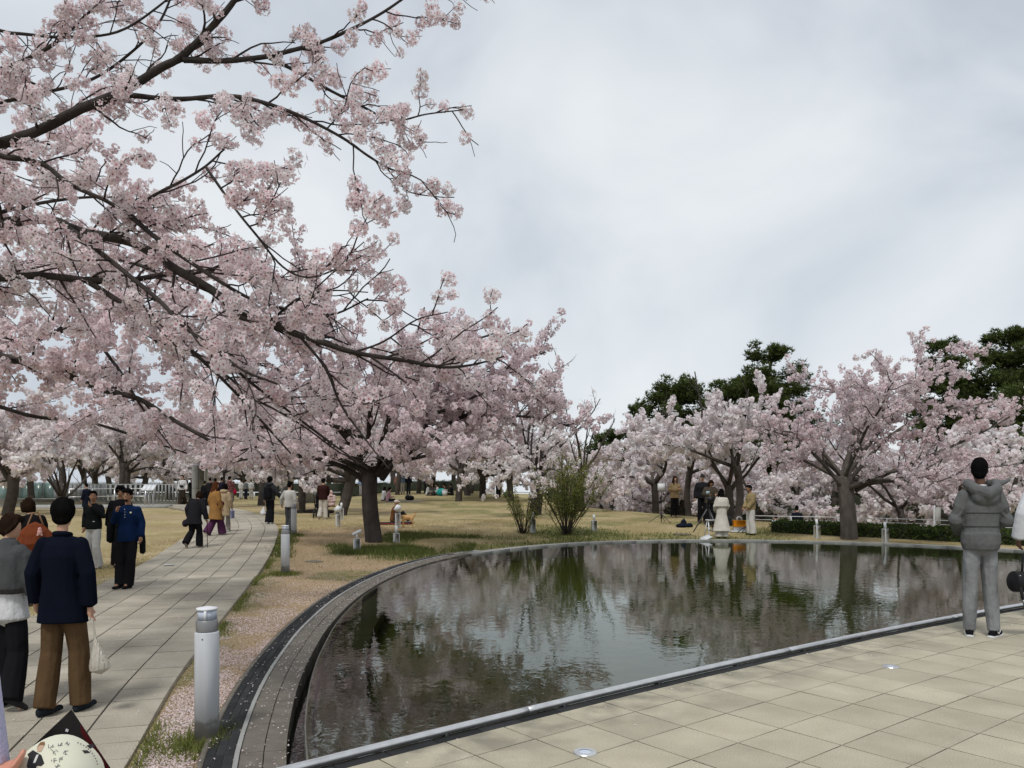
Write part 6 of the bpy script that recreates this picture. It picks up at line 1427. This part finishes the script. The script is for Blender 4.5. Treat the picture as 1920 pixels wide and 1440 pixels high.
# ------------------------------------------------------------------ picnic things, dog, stroller
p = onground(738, 983); root = thing('picnic_mat', 'dark mat with red edge under the man in brown', 'mat', p + v3(-.1, .25, .03)); MB().box((0, 0, 0), (1.5, 1.1, .02)).build('sheet', cloth((.02, .02, .03)), root); MB().box((.2, -.57, 0), (1.1, .06, .022)).build('edge', cloth((.35, .04, .03)), root)
p = onground(738, 941); root = thing('picnic_mat', 'pale picnic sheet beside the person in pink', 'mat', p + v3(.6, .2, .03)); MB().box((0, 0, 0), (2.0, 1.0, .02)).build('sheet', cloth((.5, .48, .45)), root)
lump('black_bag', 'black rucksack lying on the grass right of the person in pink', 'bag', onground(768, 938), [((0, 0, .14), (.3, .2, .17)), ((-.1, 0, .2), (.18, .15, .14))], M['black_bag'], .02)
lump('teal_bag', 'teal bag among the picnic group', 'bag', G3(W(827, 912, 54)[0], 54), [((0, 0, .25), (.35, .25, .28)), ((.1, 0, .35), (.2, .2, .2))], cloth((.03, .28, .27)), .025)
p = G3(W(834, 912, 53.6)[0], 53.6); root = thing('white_bucket', 'white bucket in front of the picnic group', 'bucket', p); MB().rings([(0, 0, 0, .16, .16), (0, 0, .42, .2, .2)], 16).build('body', WHT, root, smooth=True); MB().rings([(0, 0, .421, .215, .215), (0, 0, .46, .21, .21)], 16).build('rim', WHT, root)
lump('green_bag', 'pale green bag on the lawn by the bending person', 'bag', onground(950, 932), [((0, 0, .18), (.25, .2, .2))], cloth((.16, .33, .22)), .025)
p = onground(764, 989); root = thing('dog', 'small tan dog with curled tail standing by the man in brown', 'dog', p, .25); T = MB()
T.tube([(-.17, 0, .33), (-.02, 0, .33), (.14, 0, .33), (.20, 0, .34)], np.array([(.075, .10), (.072, .092), (.062, .075), (.05, .06)]), 12)
T.tube([(-.15, 0, .36), (-.23, 0, .36), (-.27, 0, .34)], [.07, .06, .05], 10); T.ball((-.29, 0, .34), (.07, .06, .06)); T.tube([(-.31, 0, .33), (-.385, 0, .30)], [.038, .024], 8)
for s in (-1, 1):
    T.tube([(-.27, s * .04, .38), (-.265, s * .05, .45)], [.024, .006], 6)
    T.tube([(-.14, s * .05, .30), (-.145, s * .052, .17), (-.14, s * .05, .04), (-.165, s * .05, .02)], [.045, .028, .022, .02], 8)
    T.tube([(.15, s * .05, .32), (.12, s * .055, .22), (.19, s * .055, .14), (.175, s * .05, .04), (.15, s * .05, .02)], [.055, .04, .024, .022, .02], 8)
T.tube([(.20, 0, .37), (.28, 0, .44), (.27, 0, .51), (.20, 0, .52)], [.028, .032, .03, .014], 8)
blob('body', T, .011, pm('tan_fur', (.58, .36, .16), (.50, .28, .11), 9, .95, .01, 60), root, 3)
q = MB(); q.ball((-.39, 0, .305), .014, n=8, k=6); q.build('nose', M['dark'], root)
p = onground(598, 972); root = thing('stroller', 'dark stroller pushed across the bare earth', 'stroller', p + v3(0, .35, 0), .1)
for sx in (-.25, .25):
    MB().tube([(sx, -.3, 1.02), (sx, -.05, .6), (sx, .35, .15)], .018, 8).build('frame_tube', M['black_metal'], root); MB().tube([(sx, .2, .55), (sx, -.3, .15)], .018, 8).build('frame_tube', M['black_metal'], root)
    for sy in (-.3, .35):
        t_ = np.linspace(0, 2 * np.pi, 17); w_ = MB(); w_.tube(np.stack([np.full(17, sx), sy + np.cos(t_) * .11, .13 + np.sin(t_) * .11], 1), .022, 6, caps=False); w_.tube([(sx - .02, sy, .13), (sx + .02, sy, .13)], .05, 10); w_.build('wheel', M['black_metal'], root)
MB().tube([(-.25, -.3, 1.02), (.25, -.3, 1.02)], .02, 8).build('handle', M['black_metal'], root)
T = MB(); T.box((0, .08, .55), (.42, .45, .4), bev=.08); T.ball((0, .05, .85), (.24, .3, .22)); blob('seat', T, .02, cloth((.014, .013, .016)), root)
root = thing('bare_root', 'fallen log at the edge of the bare earth left of the stroller', 'log', onground(566, 962)); MB().tube([(-.2, 0, .06), (.6, -.1, .09), (1.4, .05, .06)], [.06, .1, .06], 8).build('wood', M['bark'], root, smooth=True)
root = thing('stone_patch', 'flat brown stone in the bare earth near the second bollard lamp', 'stone', onground(588, 1054)); MB().ball((0, 0, 0), (.22, .12, .035)).build('rock', M['granite'], root, smooth=True)
root = thing('wrapper', 'small white paper scrap lying on the path', 'paper', np.append(W(317, 1064, 15)[:2], 0)); pz = onground(317, 1064); root.location = (pz[0], pz[1], pz[2] + .052); MB().box((0, 0, 0), (.2, .14, .004), .3).build('sheet', WHT, root)

# ------------------------------------------------------------------ things in hands
def hang(name, label, cat, top_, low, prof, mat, vox=.006, strap=None):
    """bag hanging from a hand: prof = (fraction, rx, ry)"""
    top_ = np.array(top_); low = np.array(low); root = thing(name, label, cat, low); T = MB(); P = [top_ + (low - top_) * f - low for f, _, _ in prof]
    T.tube(P, np.array([(a, b) for _, a, b in prof]), 16); blob('body', T, vox, mat, root, 2)
    return root
d2p = onground(118, 1348); hp = W(173, 1160, d2p[1] - .05); lp = W(188, 1258, d2p[1] - .05)
def bag_mat():
    m, t_, b = newmat('cloudy_plastic'); b.inputs['Base Color'].default_value = (.62, .58, .5, 1); b.inputs['Roughness'].default_value = .3
    nz = t_.nodes.new('ShaderNodeTexNoise'); nz.inputs['Scale'].default_value = 26; tcn = t_.nodes.new('ShaderNodeTexCoord'); mpn = t_.nodes.new('ShaderNodeMapping'); mpn.inputs['Scale'].default_value = (3, 3, .35); t_.links.new(tcn.outputs['Object'], mpn.inputs[0]); t_.links.new(mpn.outputs[0], nz.inputs['Vector'])
    bp = t_.nodes.new('ShaderNodeBump'); bp.inputs['Distance'].default_value = .02; t_.links.new(nz.outputs['Fac'], bp.inputs['Height']); t_.links.new(bp.outputs[0], b.inputs['Normal'])
    rp = t_.nodes.new('ShaderNodeValToRGB'); rp.color_ramp.elements[0].color = (.42, .37, .28, 1); rp.color_ramp.elements[1].color = (.72, .69, .62, 1); t_.links.new(nz.outputs['Fac'], rp.inputs[0]); t_.links.new(rp.outputs[0], b.inputs['Base Color'])
    tr_ = t_.nodes.new('ShaderNodeBsdfTransparent'); mx_ = t_.nodes.new('ShaderNodeMixShader'); mx_.inputs[0].default_value = .22; t_.links.new(b.outputs[0], mx_.inputs[1]); t_.links.new(tr_.outputs[0], mx_.inputs[2]); t_.links.new(mx_.outputs[0], t_.nodes['Material Output'].inputs[0])
    return m
pb_ = hang('plastic_bag', 'cloudy white plastic bag hanging from the hand of the man in navy', 'plastic bag', hp, lp, [(0, .012, .009), (.2, .010, .008), (.40, .012, .010), (.52, .028, .024), (.7, .055, .045), (.88, .078, .055), (.97, .080, .05), (1.0, .06, .035)], bag_mat())
T = MB(); T.ball((-.005, 0, .06), (.045, .03, .035)); T.build('contents', cloth((.03, .025, .02)), pb_, smooth=True)
d5 = onground(506, 985); hang('plastic_bag', 'small white plastic bag carried by the man with backpack', 'plastic bag', W(495, 950, d5[1]), W(493, 965, d5[1]), [(0, .02, .015), (.3, .05, .04), (.8, .12, .08), (1, .09, .06)], WHT, .014)
# rust shoulder bag of the woman on the left
bp_ = W(66, 1000, 11.0); root = thing('shoulder_bag', 'large rust leather shoulder bag with a pink charm on the woman with the bob', 'bag', bp_, .5); T = MB()
T.tube([(-.19, 0, -.14), (0, 0, -.17), (.19, 0, -.14)], np.array([(.06, .05)] * 3), 10); T.tube([(0, 0, -.15), (0, 0, 0), (0, 0, .12)], np.array([(.24, .075), (.22, .07), (.10, .04)]), 16); blob('body', T, .01, cloth((.20, .055, .025), .6, .03, 12), root)
MB().tube([(-.10, .03, .1), (-.04, .1, .28), (.03, .1, .3), (.10, .03, .1)], .012, 8).build('strap', cloth((.27, .16, .09), .6), root)
T = MB(); T.ball((.06, -.1, .02), (.034, .03, .04)); T.ball((.06, -.1, .065), .026); T.ball((.035, -.1, -.02), .018); T.ball((.085, -.1, -.02), .018); blob('charm', T, .008, cloth((.62, .36, .34)), root)
# black duffel at the right edge
bp_ = W(1914, 1090, 7.6); root = thing('duffel_bag', 'black round duffel bag with hanging strap at the right frame edge', 'bag', bp_)
T = MB(); T.tube([(-.08, 0, 0), (.34, 0, -.02)], .105, 16, caps=.5); blob('body', T, .01, M['black_bag'], root, 4)
MB().tube([(-.0, -.02, .1), (.02, 0, .26), (.05, 0, .30), (.07, 0, .26), (.10, -.02, .1)], .011, 8).build('handle', M['black_bag'], root)
MB().tube([(.12, -.05, .1), (.1, -.03, .26), (.06, 0, .31)], .011, 8).build('handle', M['black_bag'], root)
MB().tube([(-.06, -.08, -.02), (-.05, -.10, -.14), (-.02, -.10, -.24), (.06, -.1, -.27), (.2, -.1, -.2)], .014, 8).build('strap', M['black_bag'], root); MB().box((-.035, -.115, -.185), (.045, .008, .035)).build('buckle', M['collar_metal'], root)
MB().ball((-.055, -.07, .06), .012, n=8, k=6).build('zip_ring', M['steel'], root)

# ------------------------------------------------------------------ person beside the camera holding a fan and a leaflet
LIL = pm('lilac_knit', (.50, .49, .66), (.40, .39, .55), 60, .95, .006, 120)
fd = 1.72
wr = W(-55, 1448, fd); sh = W(-150, 905, fd); pz = v3(wr[0] - .30, fd, 0); LW = (W(-46, 1464, 1.64) - pz + v3(.01, 0, 0)) / (1.66 / 1.72); LE = (W(-75, 1245, 1.70) - pz + v3(.01, 0, 0)) / (1.66 / 1.72)
root, J, f = person('person in lilac knit cardigan beside the camera at the lower left corner', 0, 0, 0, 0, LIL, cloth((.16, .15, .19)), dict(elR=LE, wrR=LW, hdR=(1, .15, .12), elL=(-.26, 0, 1.13), wrL=(-.2, .2, .95)), 'skin_pink', 'hair_brown', 'bob', .0085, dist=fd, h=1.66, pad=.06, hem=0, group='people on the plaza', z=0.0, coat=[(0, 0, -.32, .25, .2), (0, 0, -.1, .23, .18)])
root.location = (float(pz[0]) - .01, float(pz[1]), 0.0)
fc = W(108, 1457, fd - .02); root = thing('paper_fan', 'round cream paper fan with a dark printed figure held at the lower left', 'fan', fc)
FR = .0905; t_ = np.arange(48) * 2 * np.pi / 48
rad = FR * (1 + .03 * np.cos(4 * t_ + .6)); nrm_ = unit(np.array([0, 0, CAMZ]) - fc); nrm_ = unit(nrm_ * .9 + v3(.1, 0, .25)); rx = unit(np.cross(v3(0, 0, 1), -nrm_) * -1); rx = unit(np.cross(v3(0, 0, 1), nrm_)); ry = np.cross(nrm_, rx)
def FP(u, v, w_=0): return rx * u + ry * v + nrm_ * w_
V = np.array([FP(r_ * math.cos(a), r_ * math.sin(a), .001) for r_, a in zip(rad, t_)] + [FP(r_ * math.cos(a), r_ * math.sin(a), -.001) for r_, a in zip(rad, t_)])
k = np.arange(48); F = [np.arange(48)[None], (48 + np.arange(48)[::-1])[None], np.stack([k, 48 + k, 48 + (k + 1) % 48, (k + 1) % 48], 1)]
link('sheet', meshdata('sheet', V, F, pm('cream_card', (.66, .65, .53), (.60, .59, .47), 6, .6)), root)
MB().tube([FP(-.01, -.05, .0), FP(-.03, -.2, 0)], [.006, .006], 8).build('handle', pm('fan_handle', (.6, .58, .5), None, 5), root)
px2 = lambda px, py: ((px - 112) / FPX * fd, (1457 - py) / FPX * fd)
def flat(nm, pts, mat, w_=.0016, part=None):
    Q = np.array([FP(*px2(*q), w_) for q in pts]); link(nm, meshdata(nm, Q, [np.arange(len(Q))[None]], mat), root)
ink = pm('print_ink', (.02, .018, .022), None, 8, .7); grey_ink = pm('grey_ink', (.20, .20, .22), None, 8, .7)
flat('printed_suit', [(66, 1406), (75, 1400), (88, 1412), (92, 1428), (87, 1432), (80, 1430), (74, 1445), (64, 1428), (68, 1412)], ink); flat('printed_shirt', [(74, 1424), (80, 1410), (84, 1410), (78, 1424)], pm('print_white', (.7, .7, .68), None, 5), .0021)
flat('printed_face', [(81, 1398), (88, 1390), (93, 1396), (88, 1405), (82, 1405)], pm('print_skin', (.6, .42, .3), None, 5), .0018); flat('printed_hair', [(81, 1397), (87, 1388), (94, 1388), (94, 1395), (87, 1393)], pm('print_hair', (.25, .13, .06), None, 5), .0022)
flat('printed_ornament', [(162, 1409), (172, 1407), (176, 1413), (168, 1416)], ink); flat('printed_ornament', [(154, 1416), (163, 1418), (168, 1424), (158, 1423)], ink)
gs = np.random.default_rng(9)
for cx, cy in ((103, 1402), (117, 1396), (110, 1412), (126, 1416), (107, 1426), (119, 1424), (114, 1436), (132, 1400)):
    T = MB()
    for _ in range(4):
        u, v = cx + gs.uniform(-3.5, 3.5), cy + gs.uniform(-4, 4); a = gs.choice([0, 1.57, .9, 2.2]); L_ = gs.uniform(1.5, 4)
        A = np.array([FP(*px2(u - math.cos(a) * L_, v - math.sin(a) * L_), .0016), FP(*px2(u + math.cos(a) * L_, v + math.sin(a) * L_), .0016)]); T.tube(A, .0006, 4)
    T.build('printed_glyph', grey_ink, root)
for k in range(11):
    a = 1.0 - k * .085; u, v = 78 * math.cos(a) * .86 + 112, 1457 - 78 * math.sin(a) * .86
    MB().box(FP(*px2(u, v), .0016), (.0022, .0012, .0022)).build('printed_glyph', grey_ink, root)
lc = W(142, 1408, fd + .07); root = thing('leaflet', 'dark folded leaflet with red edge held behind the fan', 'leaflet', lc)
def LP(px, py, dd=0): return W(px, py, fd + .07 + dd) - lc
Q = [LP(133, 1331), LP(207, 1442), LP(150, 1500), LP(60, 1400)]; Qb = [q + v3(0, .003, 0) for q in Q]
link('cover', meshdata('cover', np.array(Q + Qb), [np.array([[0, 3, 2, 1], [4, 5, 6, 7], [0, 1, 5, 4], [1, 2, 6, 5], [2, 3, 7, 6], [3, 0, 4, 7]])], pm('leaflet_print', (.016, .014, .013), (.008, .007, .007), 14, .85, spec=.1)), root)
q = [LP(150, 1357, -.003), LP(207, 1442, -.003), LP(196, 1450, -.003), LP(152, 1375, -.003)]; link('red_band', meshdata('red_band', np.array(q), [np.array([[0, 3, 2, 1]])], pm('red_print', (.075, .008, .010), (.04, .006, .008), 20, .85, spec=.1)), root)
link('spot_print', meshdata('spot_print', np.array([LP(124, 1366, -.003), LP(129, 1368, -.003), LP(127, 1373, -.003), LP(122, 1371, -.003)]), [np.array([[0, 3, 2, 1]])], WHT), root)

# ------------------------------------------------------------------ fallen petals, grass
def gsurf(x, y):
    i = np.clip(np.searchsorted(xs, x) - 1, 0, nx - 2); j = np.clip(np.searchsorted(ys, y) - 1, 0, ny - 2)
    fx = (x - xs[i]) / (xs[i + 1] - xs[i]); fy = (y - ys[j]) / (ys[j + 1] - ys[j])
    return gz[j, i] * (1 - fx) * (1 - fy) + gz[j, i + 1] * fx * (1 - fy) + gz[j + 1, i] * (1 - fx) * fy + gz[j + 1, i + 1] * fx * fy
def petals(name, label, X, Y, Z, smin=.006, smax=.011, seed=1):
    g = np.random.default_rng(seed); n = len(X); P = np.column_stack([X, Y, Z]); a = g.uniform(0, 6.28, n); s = g.uniform(smin, smax, n)[:, None]
    u = np.column_stack([np.cos(a), np.sin(a), g.normal(0, .35, n)]); v = np.column_stack([-np.sin(a), np.cos(a), g.normal(0, .35, n)])
    V = np.stack([P - u * s, P + v * s * .7, P + u * s, P - v * s * .7], 1).reshape(-1, 3); V[:, 2] = np.maximum(V[:, 2], np.repeat(P[:, 2], 4) - .001)
    c = (np.array([.92, .84, .82]) * g.uniform(.75, 1.05, (n, 1))); c = np.clip(c + np.array([0, -.08, -.06]) * g.random((n, 1)), 0, .95)
    o = link(name, meshdata(name, V, [np.arange(n * 4).reshape(-1, 4)], M['petal'], col=np.repeat(c, 4, 0))); return setp(o, label, 'petals', kind='stuff')
g = np.random.default_rng(77)
n = 90000; Y = 4 + 17 * g.random(n) ** 1.25; x0 = np.interp(Y, RE[:, 1], RE[:, 0]); x1 = np.interp(Y, LIP[:170, 1], LIP[:170, 0]) - .72; X = x0 + (x1 - x0) * g.random(n)
dn_ = vnoise(X, Y, 1.6, 31) * .6 + vnoise(X, Y, 5, 32) * .5 - .18 * sstep(13, 19, Y); k = (g.random(n) < (sstep(.36, .72, dn_) * .62 + .02) * (1 - .55 * sstep(8, 15, Y))) & (X < x1) & (X > x0 + .03); k &= gsurf(X, Y) > -.6
X, Y = X[k], Y[k]; petals('fallen_petals', 'pale pink petals strewn over the strip between path and pond', X, Y, gsurf(X, Y) + .006, seed=2)
n = 2600; idx = g.integers(2, 150, n); of = .14 + .56 * g.random(n) ** 1.6; Q = LIP[idx] + LIPN[idx] * of[:, None] + g.normal(0, .03, (n, 2)); of2 = np.clip(of, .14, .7); k = (of > .14) & (g.random(n) < .5)
Q = Q[k]; zq = np.array([lz(y) + .022 for y in Q[:, 1]]); petals('ledge_petals', 'scattered petals on the granite ledge beside the pond', Q[:, 0], Q[:, 1], zq, seed=3)
n = 900; s_ = 1.5 + 26 * g.random(n); tt = PW * g.random(n); Q = pathpt(s_, tt); petals('path_petals', 'few loose petals on the path slabs', Q[:, 0], Q[:, 1], terr(Q[:, 0], Q[:, 1]) + .05, seed=4)
n = 260; a = g.uniform(A_R, A_L, n); r_ = PR - .5 * g.random(n) ** 2 - .01; Q = PC + r_[:, None] * np.stack([np.cos(a), np.sin(a)], 1); petals('plaza_petals', 'few loose petals along the rail on the plaza', Q[:, 0], Q[:, 1], np.full(n, .004), seed=5)
def blades(name, label, X, Y, L0, L1, c0, c1, wd=.006, seed=1):
    g = np.random.default_rng(seed); n = len(X); P = np.column_stack([X, Y, gsurf(X, Y) - .004]); a = g.uniform(0, 6.28, n); Ln = g.uniform(L0, L1, (n, 1)); sd_ = np.column_stack([np.cos(a), np.sin(a), np.zeros(n)]) * wd
    tip = P + np.column_stack([g.normal(0, .45, n), g.normal(0, .45, n), np.ones(n)]) * Ln
    V = np.stack([P - sd_, P + sd_, tip], 1).reshape(-1, 3); f_ = g.random((n, 1)); c = np.array(c0) * f_ + np.array(c1) * (1 - f_)
    o = link(name, meshdata(name, V, [np.arange(n * 3).reshape(-1, 3)], M['leaf'], col=np.repeat(c, 3, 0))); return setp(o, label, 'grass', kind='stuff')
def pick(n, x0, x1, y0, y1, fn):
    X = g.uniform(x0, x1, n); Y = g.uniform(y0, y1, n); k = (g.random(n) < fn(X, Y)) & (gsurf(X, Y) > -.5); return X[k], Y[k]
def grn(X, Y):
    i = np.clip(np.searchsorted(xs, X) - 1, 0, nx - 2); j = np.clip(np.searchsorted(ys, Y) - 1, 0, ny - 2); return np.clip(green, 0, 1)[j, i]
X, Y = pick(60000, -6.5, -1.0, 17.5, 24, lambda X, Y: grn(X, Y) ** 1.5); blades('green_grass', 'lush green grass around the thick trunk and along the rim', X, Y, .05, .16, (.06, .088, .024), (.15, .165, .055), .008, 1)
X, Y = pick(40000, -1.5, 9, 20, 27, lambda X, Y: grn(X, Y) ** 1.6 * .8); blades('rim_grass', 'green grass along the far rim under the shrubs', X, Y, .04, .11, (.06, .085, .02), (.15, .17, .05), .009, 2)
bl = [onground(388, 1394), onground(535, 1077), onground(551, 1005)]
XX = []; YY = []
for q in bl:
    n = 1500; a = g.uniform(0, 6.28, n); r_ = .08 + np.abs(g.normal(0, .13, n)); XX.append(q[0] + r_ * np.cos(a)); YY.append(q[1] + r_ * np.sin(a) * 1.1 - .05)
for s_ in np.arange(3.5, 24, .02):
    if vnoise(s_, 0, 1.2, 41) > .6:
        q = pathpt(np.full(5, s_), np.full(5, -.03) - np.abs(g.normal(0, .05, 5))); XX.append(q[:, 0]); YY.append(q[:, 1] + g.normal(0, .02, 5))
blades('edge_grass', 'green tufts at the bollard lamps and along the path edge', np.concatenate(XX), np.concatenate(YY), .03, .10, (.09, .12, .03), (.26, .27, .09), .005, 3)
X, Y = pick(110000, -9.5, 9.5, 5, 30, lambda X, Y: (1 - grn(X, Y)) * .8 * (dist_path(X, Y) > PW / 2 + .05) * (.35 + .65 * (Y > 14))); blades('dry_grass', 'short dry tan grass blades over the lawn', X, Y, .02, .055, (.34, .25, .12), (.50, .40, .22), .007, 4)

finish_blobs()

# ------------------------------------------------------------------ small pieces belong to the part they sit on
SITS_ON = {'vent_hole': 'post', 'screw': 'post', 'screen': 'monitor', 'diffuser': 'housing', 'strut': 'lamp_glass', 'quilt_seam': 'top', 'shirt_button': 'top', 'badge': 'top', 'chest_print': 'top', 'cuff_button': 'top', 'back_vent': 'top',
           'hood': 'top', 'shirt_collar': 'top', 'sole': 'shoes', 'shoe_logo': 'shoes', 'eye': 'body', 'eyebrow': 'body', 'mouth': 'body', 'beard': 'body', 'buckle': 'strap', 'red_band': 'cover', 'spot_print': 'cover', 'pan_handle': 'tripod_head', 'zip_ring': 'body',
           'printed_suit': 'sheet', 'printed_shirt': 'sheet', 'printed_face': 'sheet', 'printed_hair': 'sheet', 'printed_ornament': 'sheet', 'printed_glyph': 'sheet', 'nose': 'body', 'branches': 'trunk', 'twigs': 'stems', 'lens': 'ring'}
for o in list(S.objects):
    if o.parent is None or o.parent.parent is not None: continue
    b_ = o.name.split('.')[0]
    if b_ in SITS_ON:
        for q in o.parent.children:
            if q.name.split('.')[0] == SITS_ON[b_] and q is not o and q.location.length < 1e-6 and not any(q.rotation_euler): o.parent = q; break
